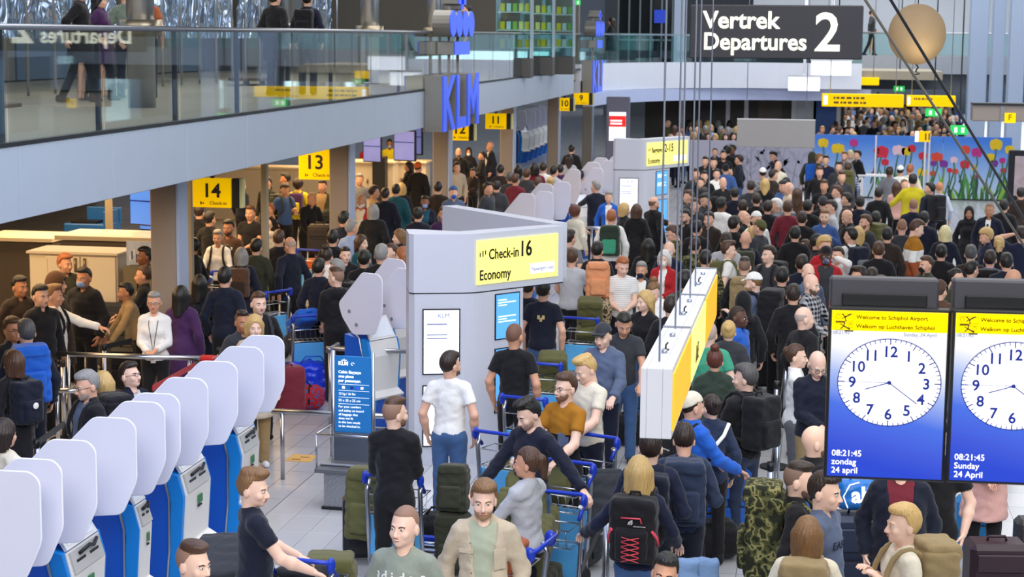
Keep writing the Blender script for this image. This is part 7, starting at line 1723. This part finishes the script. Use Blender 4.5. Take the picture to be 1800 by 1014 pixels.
# ------------------------------------------------------------------ trolleys, cases and loose bags
TBLUE = mat('trolley_blue', '#1538b4', .35, 0, .04); TWIRE = mat('trolley_wire', '#b6bac4', .3, 1.0, .05); TPAN = mat('trolley_panel', '#5aaee8', .4, 0, .08, 4)
_CART = {}
def cart_mesh(k):
    if k in _CART: return _CART[k]
    mb = MB()
    if k == 'upright': mb.tube([(0, .30, .14), (0, .36, .60), (0, .40, .92), (0, .36, 1.0)], .022, 8)
    elif k == 'handle':
        mb.tube([(-.25, .30, .90), (-.25, .38, .98), (-.25, .45, 1.06), (-.21, .48, 1.07), (.21, .48, 1.07), (.25, .45, 1.06), (.25, .38, .98), (.25, .30, .90)], .018, 10)
        for s in (-1, 1): mb.ball((s * .25, .42, 1.03), (.030, .05, .065), 10, 7)
    elif k == 'basket':
        for z, d in ((.70, .22), (.86, .27)): mb.tube([(-.24, .34, z), (-.24, .34 - d, z), (.24, .34 - d, z), (.24, .34, z), (-.24, .34, z)], .007, 5)
        for i in range(7): mb.tube([(-.21 + .07 * i, .07, .86), (-.21 + .07 * i, .12, .70), (-.21 + .07 * i, .34, .70)], .004, 4)
    elif k == 'panel': mb.box((0, .345, .50), (.46, .016, .36), .008)
    elif k == 'platform':
        for x in (-.24, .24): mb.tube([(x, .32, .16), (x, -.52, .16), (x * .7, -.60, .18)], .02, 8)
        mb.tube([(-.17, -.60, .18), (.17, -.60, .18)], .02, 8)
        for i in range(6): mb.box((0, .22 - .15 * i, .185), (.48, .05, .015), .004)
    elif k == 'wheel': mb.tube([(-.025, 0, .085), (.025, 0, .085)], .085, 16)
    elif k == 'bumper': mb.box((0, -.62, .2), (.30, .04, .10), .015)
    _CART[k] = mb.mesh({'panel': 'advert_panel', 'platform': 'platform'}.get(k, k)); return _CART[k]
def cart(u, v, face, label, z=1.06, at=None):
    """u, v: middle of the blue handle; face: the way it is pushed"""
    p = pz(u, v, z) if at is None else np.array([*at, 0]); a = math.radians(face); off = np.array([-math.sin(a) * .46, math.cos(a) * .46])
    o = empty('luggage_trolley', (p[0] - off[0], p[1] - off[1], 0), a, label, 'trolley')
    for s in (-.24, .24): link('upright', cart_mesh('upright'), TWIRE, o, (s, 0, 0))
    link('handle', cart_mesh('handle'), TBLUE, o); link('basket', cart_mesh('basket'), TWIRE, o); link('advert_panel', cart_mesh('panel'), TPAN, o); link('platform', cart_mesh('platform'), TWIRE, o); link('bumper', cart_mesh('bumper'), TBLUE, o)
    for x, y in ((-.24, .28), (.24, .28), (0, -.50)): link('wheel', cart_mesh('wheel'), RUBBER, o, (x, y, 0))
    return o
def on_cart(c, kind, color, label, dy=-.1, z=.2, rz=0.0, tilt=-1.35, pocket=None, dx=0.0, sc=1.0, lod=0):
    a = c.rotation_euler.z; x = c.location.x + dx * math.cos(a) - dy * math.sin(a); y = c.location.y + dx * math.sin(a) + dy * math.cos(a)
    return loose_pack((x, y, z), label, kind, color, a + rz, (tilt, 0), pocket, lod, sc)
def case(p, rz, label, color, w=.42, h=.62, d=.25, handle=0.0, tex='case', lie=False):
    o = empty('suitcase', p, rz, label, 'suitcase'); m = mat('case_' + color, CC[color] if color in CC else color, .5, 0, .08, 9, .2, 60); z0 = .05
    if lie: o.rotation_euler = (math.radians(82), 0, rz)
    MB().box((0, 0, z0 + h / 2), (w, d, h), .045).build('shell', m, o)
    MB().box((0, -d / 2 - .012, z0 + h * .30), (w * .80, .03, h * .42), .012).build('front_pocket', m, o); MB().box((0, -d / 2 - .008, z0 + h * .74), (w * .80, .02, h * .26), .010).build('front_pocket', m, o)
    MB().tube([(-.08, 0, z0 + h), (-.07, 0, z0 + h + .035), (.07, 0, z0 + h + .035), (.08, 0, z0 + h)], .012, 6).build('carry_handle', m, o)
    MB().box((0, -d / 2 - .026, z0 + h * .52), (w * .78, .006, .010)).build('zip', DARKMETAL, o)
    for x in (-.4, .4):
        for y in (-.35, .35): MB().tube([(x * w - .012, y * d, .028), (x * w + .012, y * d, .028)], .028, 10).build('wheel', RUBBER, o)
    if handle:
        for s in (-.09, .09): MB().tube([(s, d * .38, z0 + h), (s, d * .38, z0 + h + handle)], .011, 6).build('pull_rod', STEEL, o)
        MB().box((0, d * .38, z0 + h + handle), (.24, .035, .035), .012).build('pull_grip', BLACK, o)
    return o
def duffel(p, rz, label, color, L=.6, r=.16, lod=0):
    o = empty('duffel_bag', p, rz, label, 'bag')
    h = {0: .02, 1: .03}[lod]
    k = ('duf', round(L, 2), round(r, 2), lod)
    link('bag_body', shared(k, 'bag_body', lambda: rbox_field([((0, 0, r), (L / 2 - r * .6, r * .35, r * .25), r * .62)], h, 1, .008)), cloth(color), o)
    for s in (-.2, .2): MB().tube([(s * L, -r * .95, r * .6), (s * L, -r * .8, r * 1.75), (s * L, 0, r * 1.95), (s * L, r * .8, r * 1.75), (s * L, r * .95, r * .6)], .014, 6).build('webbing', cloth('do' if color == 'ol' else 'bk'), o)
    MB().tube([(-.16, -.06, r * 1.8), (-.10, -.10, r * 2.3), (.10, -.10, r * 2.3), (.16, -.06, r * 1.8)], .012, 6).build('carry_handle', cloth('do' if color == 'ol' else 'bk'), o); return o
# trolley beside the man in navy tee
c = cart(522, 985, 172, 'trolley with blue handle loaded beside the man in navy tee')
on_cart(c, 'big', 'ol', 'upright olive army rucksack on the trolley by the navy tee man', -.15, .55, .3, 0.0, sc=1.05); on_cart(c, 'day', 'bk', 'black daypack with white mark leaning on the olive rucksack', .10, .62, 3.1, 0.1, dx=.12, sc=1.25)
# black-clad man's trolley
c = cart(688, 838, 176, 'trolley with blue handle in front of the black-clad man')
on_cart(c, 'big', 'ol', 'olive rucksack hanging beside the sizer cage', -.15, .62, 0, 0.1, dx=.42, sc=.95); on_cart(c, 'roll', 'do', 'dark olive roll bag on the far side of the black-clad man', -.25, .80, 0, 0.1, dx=-.36, sc=.8)
on_cart(c, 'big', 'do', 'brown-green rucksack lying under the dark olive roll bag', -.25, .30, 0, -.1, dx=-.36, sc=.8)
p = pz(637, 985, 0); case(p, .3, 'black wheeled bag standing on the tiles by the black-clad man', 'bk', .36, .58, .26)
# further trolleys down the middle
c = cart(872, 762, 160, 'trolley with blue handle beside the white tee man'); on_cart(c, 'big', 'ol', 'olive rucksack on the trolley by the black tee man', -.15, .50, .2, -1.2); on_cart(c, 'roll', 'do', 'dark olive bag below the pillar side screen', -.3, .78, .4, -.6)
c = cart(918, 700, 165, 'trolley with blue handle beside the shaven black tee man'); on_cart(c, 'roll', 'ol', 'olive roll bag beside the black tee man', -.15, .55, .2, -1.0)
c = cart(980, 868, -12, 'trolley with blue grip under the hand with a watch'); on_cart(c, 'big', 'ol', 'olive rucksack lying across the trolley by the hand with a watch', -.25, .80, .2, -1.35); on_cart(c, 'big', 'do', 'dark olive pack below the lying olive rucksack', -.2, .42, .0, -1.45); on_cart(c, 'roll', 'ol', 'bright olive roll topping the stack behind the zip jumper man', -.45, 1.02, .3, -.5)
c = cart(958, 955, -100, 'trolley with blue grip pushed by the woman in grey sweatshirt'); on_cart(c, 'roll', 'do', 'grey-green bag on the grey sweatshirt woman\'s trolley', -.3, .45, .0, -1.3); on_cart(c, 'day', 'ru', 'brown leather bag in the trolley basket', .2, .92, .0, -.3, sc=.7)
c = cart(1048, 768, -22, 'trolley with blue grip pushed by the blond man in cream tee'); on_cart(c, 'big', 'dg', 'charcoal rucksack on the cream tee man\'s trolley', -.2, .50, .1, -1.3); on_cart(c, 'roll', 'ol', 'khaki-olive bag on top of the charcoal rucksack', -.3, .82, .1, -.9); on_cart(c, 'roll', 'dg', 'dark round bag beneath the hanging sign end', -.1, .62, .6, -.4, dx=.42)
c = cart(1002, 814, -18, 'trolley with blue grip pushed by the ochre tee man'); on_cart(c, 'big', 'ol', 'olive rucksack behind the ochre tee man', -.3, .55, .2, -1.2); on_cart(c, 'roll', 'ol', 'folded olive bag near the blue upright grip', -.4, .88, .5, -.8)
c = cart(948, 640, 172, 'trolley with pale blue panel by the navy tee men'); on_cart(c, 'big', 'ol', 'olive rucksack on the trolley by the gold motif tee', -.2, .55, .1, -.9); on_cart(c, 'roll', 'ol', 'olive roll bag beside the pale blue trolley panel', -.1, .85, .3, -.4)
c = cart(1018, 560, 172, 'trolley with pale blue panel by the grey tee man'); on_cart(c, 'big', 'ol', 'olive rucksack on the grey tee man\'s trolley', -.2, .60, .1, -.7); on_cart(c, 'roll', 'ol', 'rolled olive kit on the grey tee man\'s trolley', -.1, 1.0, .3, -.3); on_cart(c, 'big', 'camo:d', 'desert camouflage pack under the orange bag', -.5, .85, .3, -.2)
on_cart(c, 'roll', 'pc', 'orange rucksack standing on the desert camouflage pack', -.5, 1.45, .3, 0.0, 'pc', .0, .95, 1)
c = cart(1570, 432, 170, 'far trolley with dark tray below the mustard sweatshirt')
p = pz(1557, 410, .9); loose_pack((p[0], p[1], .30), 'olive rucksack beside the charcoal tee man, low down', 'big', 'ol', .2, (0, 0), None, 1, .95)
c = cart(548, 556, -150, 'trolley with blue grips before the black hoodie man'); on_cart(c, 'roll', 'dn', 'dark blue bag with pale tag on the trolley', -.2, .62, .1, -1.2, lod=1); on_cart(c, 'day', 'bl', 'small blue bag on the trolley by the hoodie man', -.05, .92, .3, -1.0, lod=1)
c = cart(492, 512, -120, 'dark trolley with blue grip behind the brown-haired man'); on_cart(c, 'roll', 'bk', 'black bag on the dark trolley', -.2, .6, .1, -1.2, lod=1)
c = cart(545, 440, 170, 'trolley piled with a brown case and a red bag')
a = c.rotation_euler.z
case((c.location.x, c.location.y - .1, .92), .1, 'brown upright case on top of the piled trolley', 'dbr', .42, .52, .28); case((c.location.x, c.location.y - .1, .2), .1, 'orange-red case at the foot of the piled trolley', 'or', .46, .62, .28)
c = cart(400, 478, 0, 'trolley pushed by the woman in white jumper'); on_cart(c, 'roll', 'bk', 'black bag on the white jumper woman\'s trolley', -.2, .55, 0, -1.2, lod=1)
p = pz(388, 512, .62); o = empty('cloth_bag', p, .2, 'cream cloth bag hanging before the white jumper woman', 'bag'); link('bag_body', shared(('cb',), 'bag_body', lambda: rbox_field([((0, 0, 0), (.10, .03, .22), .04)], .02, 2, .010)), cloth('cr'), o); MB().tube([(-.06, 0, .22), (-.03, 0, .42), (.03, 0, .42), (.06, 0, .22)], .010, 6).build('strap', cloth('cr'), o)
p = pz(643, 492, .85); loose_pack((p[0], p[1], .75), 'burgundy rucksack beside the long-haired woman in teal', 'roll', 'bu', .2, (0, 0), 'bu', 1, 1.15)
# right-hand floor
p = pz(1502, 1066, 0); case((p[0], p[1], 0), .15, 'big navy suitcase behind the blue-grey sweater man', 'dj', .52, .78, .32)
q = pz(1505, 885, .95); o = empty('shopping_bag', (p[0] + .02, p[1] + .02, .88), .15, 'blue shopping bag with white letters ah lying on the navy suitcase', 'bag')
link('bag_body', shared(('ahb',), 'bag_body', lambda: rbox_field([((0, 0, .12), (.15, .07, .07), .06)], .016, 2, .008)), mat('bag_blue', '#1a74c8', .4, 0, .08, 9), o); lettering('ah', .19, SWHITE, o, face_M((-.10, -.138, .07), (1, 0, .05), (-.05, 0, 1)), .002, bold=.006)
MB().tube([(-.13, -.13, .02), (-.17, -.135, .12), (-.12, -.135, .22), (-.04, -.135, .245)], .006, 5).build('ring_mark', SWHITE, o)
for s in (-1, 1): MB().tube([(s * .10, -.02, .24), (s * .07, -.02, .31), (s * .01, -.02, .30)], .010, 6).build('strap', mat('bag_blue', '#1a74c8'), o)
p = pz(1722, 1004, .0); case((p[0], p[1] + .55, 0), .1, 'teal-blue cabin case with raised pull rods', 'mb' if False else '#1f79b4', .40, .52, .24, .42)
p = pz(1748, 1040, .2); case((p[0], p[1], .0), .15, 'dark maroon suitcase in the lower corner', '#2e1a26', .50, .60, .34)
p = pz(1778, 970, .3); case((p[0] + .25, p[1] + .3, 0), .1, 'dark case with steel rods and brown grip at the frame edge', 'dg', .40, .5, .25, .50)
p = pz(1262, 985, 0); case((p[0], p[1] + .5, 0), .2, 'bright blue upright case by the camouflage rucksack', 'bl', .52, .74, .32, .12); duffel((p[0] - .12, p[1] + .05, 0), .3, 'black duffel bag before the bright blue case', 'bk', .62, .2)
p = pz(1205, 905, 0); case((p[0] + .1, p[1] + .8, 0), .1, 'black case with pull rods beside the navy rucksack', 'bk', .42, .62, .28, .35)
p = pz(170, 735, 0); duffel((p[0], p[1], 0), .2, 'black holdall on the floor behind the steel rail', 'bk', .7, .2, 1); p = pz(210, 700, 0); case((p[0], p[1] + .3, 0), .1, 'black case behind the steel rail', 'bk', .45, .6, .28)
p = pz(205, 590, .5); case((p[0], p[1], 0), .1, 'dark grey case with a red tag behind the padded jacket', 'dg', .5, .95, .35)
p = pz(548, 640, .45); o = empty('tarpaulin_bag', (p[0], p[1], 0), .4, 'shiny royal blue bag slumped behind the first kiosk row', 'bag'); link('bag_body', shared(('tb',), 'bag_body', lambda: rbox_field([((0, 0, .24), (.24, .12, .14), .10)], .03, 2, .02)), mat('tarp_blue', '#1238d8', .35, 0, .12, 6, .5, 12), o); MB().tube([(-.2, -.1, .44), (-.1, -.14, .58), (.1, -.14, .58), (.2, -.1, .44)], .012, 6).build('strap', cloth('bl'), o)
p = pz(528, 720, 0); duffel((p[0], p[1], 0), .2, 'bag with colourful print on the floor behind the blades', 'print:mb:rd', .62, .17, 1)
p = pz(506, 650, .95); loose_pack((p[0], p[1], .72), 'rust and mustard rucksack beside the last front-row blade', 'day', 'bu', .6, (0, 0), 'oc', 1, 1.2)
p = pz(905, 935, 0); duffel((p[0], p[1] + .2, 0), .5, 'dark bag on the floor behind the beige overshirt', 'dg', .6, .2); p = pz(775, 965, 0); duffel((p[0], p[1], 0), .3, 'black bag with a yellow tag beneath the jeans', 'bk', .66, .19)
p = pz(1000, 1000, 0); duffel((p[0], p[1], 0), .9, 'grey-green duffel beside the dark steel queue post', 'dg', .62, .2); p = pz(1105, 800, .0); duffel((p[0], p[1] + .6, 0), .2, 'black duffel below the hanging sign end', 'bk', .6, .2)
p = pz(1226, 1000, .95); o = empty('folded_jeans', (p[0], p[1], .88), .25, 'pair of folded blue jeans hanging beside the red-laced rucksack', 'jeans')
for k, (x, r) in enumerate(((-.07, .1), (.08, -.08))): link('trouser_leg', shared(('fj', k), 'trouser_leg', lambda: rbox_field([((x, 0, 0), (.06, .015, .13), .025)], .018, k, .008)), cloth('lj'), o)
p = pz(372, 1010, .62); loose_pack((p[0] + .1, p[1], .70), 'dark grey rucksack lying at the bottom edge beside the faded haircut', 'roll', 'dg', .4, (-1.2, 0), 'bk', 0, 1.05)
for u, v, lab in ((1240, 500, 'black case behind the hanging sign top'), (1345, 640, 'black case standing in the aisle by the black hoodie'), (1440, 520, 'tall black case beside the plaid shirt man'), (690, 560, None)):
    if lab: p = pz(u, v, .35); case((p[0], p[1], 0), .1, lab, 'bk', .45, .66, .28)
# --- prints, lettering and small things carried
from mathutils.bvhtree import BVHTree
_BV = {}
def surf(root, x, z, back=False):
    """depth of the clothes at x, z on the chest (or the back)"""
    best = None
    for c in root.children:
        if c.type != 'MESH' or c.name.split('.')[0] not in ('t_shirt', 'jumper', 'jacket', 'hoodie', 'shirt'): continue
        if c.data.name not in _BV: _BV[c.data.name] = BVHTree.FromPolygons([v.co.copy() for v in c.data.vertices], [tuple(p.vertices) for p in c.data.polygons])
        h = _BV[c.data.name].ray_cast(Vector((x, 1 if back else -1, z)), Vector((0, -1 if back else 1, 0)))
        if h[0] is not None: best = h[0].y
    return best if best is not None else (.13 if back else -.13)
def on_body(key, txt, size, m, x, z, back=False, sx=1.0):
    root = PEOPLE[key][0]; n = len(txt); w = size * .62 * sx
    for i, ch in enumerate(txt):          # each letter lies on the cloth where it stands
        if ch == ' ': continue
        xx = x + (i - (n - 1) / 2) * w * (-1 if back else 1); y = surf(root, xx, z + size * .35, back); y2 = surf(root, xx + .02, z + size * .35, back); sl = math.atan2(y2 - y, .02) if abs(y2 - y) < .03 else 0
        lettering(ch, size, m, root, Matrix.Translation((xx, y + (.004 if back else -.004), z)) @ Matrix.Rotation(sl, 4, 'Z') @ Matrix.Rotation(PI if back else 0, 4, 'Z') @ Matrix.Rotation(PI / 2, 4, 'X'), .002, 'lettering', 'CENTER', sx, .001)
def patch(key, name, m, x, z, w, h, back=False, th=.008):
    root = PEOPLE[key][0]; y = surf(root, x, z, back); y2 = surf(root, x + .02, z, back); y3 = surf(root, x, z + .02, back)
    o = MB().box((0, 0, 0), (w, th, h), .003).build(name, m, root, loc=(x, y, z)); o.rotation_euler = (-math.atan2(y3 - y, .02) if abs(y3 - y) < .03 else 0, 0, math.atan2(y2 - y, .02) if abs(y2 - y) < .03 else 0); return o
PRW = mat('print_white', '#f2f2ee', .7); PRN = mat('print_navy', '#1c2540', .7)
on_body('smile', 'adidas', .10, PRW, 0, 1.285); on_body('eastr', 'EASTR', .075, PRN, 0, 1.25); on_body('brownt', 'CLASSIC', .05, PRW, 0, 1.28) if False else [patch('brownt', 'white_print', PRW, x, 1.30, .05, .045, th=.004) for x in (-.08, -.02, .04, .09)]
patch('ochre', 'chest_pocket', cloth('bs'), .075, 1.17, .10, .12)
for k in range(3): patch('gold', 'gold_print', mat('print_gold', '#c9b27a', .6), -.03 + .03 * k, 1.30 - .03 * (k % 2), .035, .05, True, .004)
for s in (-1, 1):
    patch('beige', 'chest_pocket', cloth('bg'), s * .115, 1.22, .10, .12); patch('beige', 'pocket_flap', cloth('bg'), s * .115, 1.285, .105, .03, th=.012)
for k in range(4):
    patch('beige', 'button', mat('button_tan', '#8f7f66', .4), -.088 + .006 * k, 1.34 - .10 * k, .012, .012, th=.014)
def watch(key, side, strap):
    root, _, J, _, _ = PEOPLE[key]; sh, e, w = J[side]; d = Vector(w - e).normalized(); c = Vector(w) - d * .012
    o = MB().tube([c - d * .011, c + d * .011], .038, 14).build('watch', strap, root); MB().ball(c + Vector((0, -.012, .030)), (.020, .020, .012), 12, 6).build('dial', BLACK, o)
watch('zip', 1, STEEL); watch('cream', 1, BLACK)
for s in (-1, 1):
    J = PEOPLE['royal'][2]; sh, e, w = (Vector(q) for q in J[s]); o_ = Vector((s * .058, .0, .02)); MB().tube([sh + o_, e + o_ * .9], .009, 5).build('sleeve_stripe', PRW, PEOPLE['royal'][0])
root = PEOPLE['lany'][0]
MB().tube([(-.06, .0, 1.46), (-.055, -.12, 1.36), (-.02, -.15, 1.15), (0, -.155, .98), (.02, -.15, 1.15), (.055, -.12, 1.36), (.06, .0, 1.46)], .005, 5).build('lanyard', BLACK, root); MB().box((0, -.165, .92), (.06, .006, .09)).build('badge', WHITEP, root)
root = PEOPLE['suit'][0]; MB().prism([(-.022, 1.10), (.022, 1.10), (.016, 1.38), (-.016, 1.38)], .01, Matrix.Translation((0, -.128, 0))).build('tie', cloth('dn'), root)
root = PEOPLE['strapw'][0]; MB().tube([(-.17, .06, 1.46), (-.10, .15, 1.36), (.02, .16, 1.22), (.14, .13, 1.08)], .022, 6).build('shoulder_strap', PRW, root)
rz_ = [o for o in bpy.data.objects if o.name.startswith('backpack') and o.get('label', '').startswith('black rucksack with red cord')][0]
RC = mat('cord_red', '#e0485a', .5); yb = .155
for k in range(5):
    z = -.02 - .035 * k; MB().tube([(-.06, yb, z), (.06, yb, z - .03)], .0035, 5).build('cord', RC, rz_); MB().tube([(.06, yb, z), (-.06, yb, z - .03)], .0035, 5).build('cord', RC, rz_)
MB().tube([(-.07, yb - .035, .07), (-.06, yb - .03, .105), (.07, yb - .03, .105)], .006, 5).build('zip_piping', RC, rz_)
for s in (-1, 1): MB().tube([(s * .135, .10, .02), (s * .165, .04, -.05), (s * .17, .02, -.10)], .012, 5).build('side_strap', RC, rz_)
def dome_mark(o, y, z, s=1.0):
    mb = MB()
    for r in (.030, .020, .010): mb.tube([(r * s * math.cos(a) - .01, y, z + r * s * math.sin(a)) for a in [PI / 2 * i / 6 for i in range(7)]], .0028 * s, 4)
    mb.build('dome_mark', PRW, o); lettering('THE NORTH FACE', .010 * s, PRW, o, Matrix.Translation((-.015, y, z - .012)) @ Matrix.Rotation(PI, 4, 'Z') @ Matrix.Rotation(PI / 2, 4, 'X'), .001)
dome_mark(rz_, yb - .025, .06)
for o in bpy.data.objects:
    if o.get('label', '') == 'black rucksack with white mark on the bright blue jacket': dome_mark(o, .14, .05, 1.6)
    if o.get('label', '') == 'small navy daypack with a round white badge': MB().ball((0, .155, -.02), (.035, .006, .035), 14, 8).build('round_badge', PRW, o)
    if o.get('label', '') == 'black daypack with white mark leaning on the olive rucksack': dome_mark(o, .14, .02, 1.6)
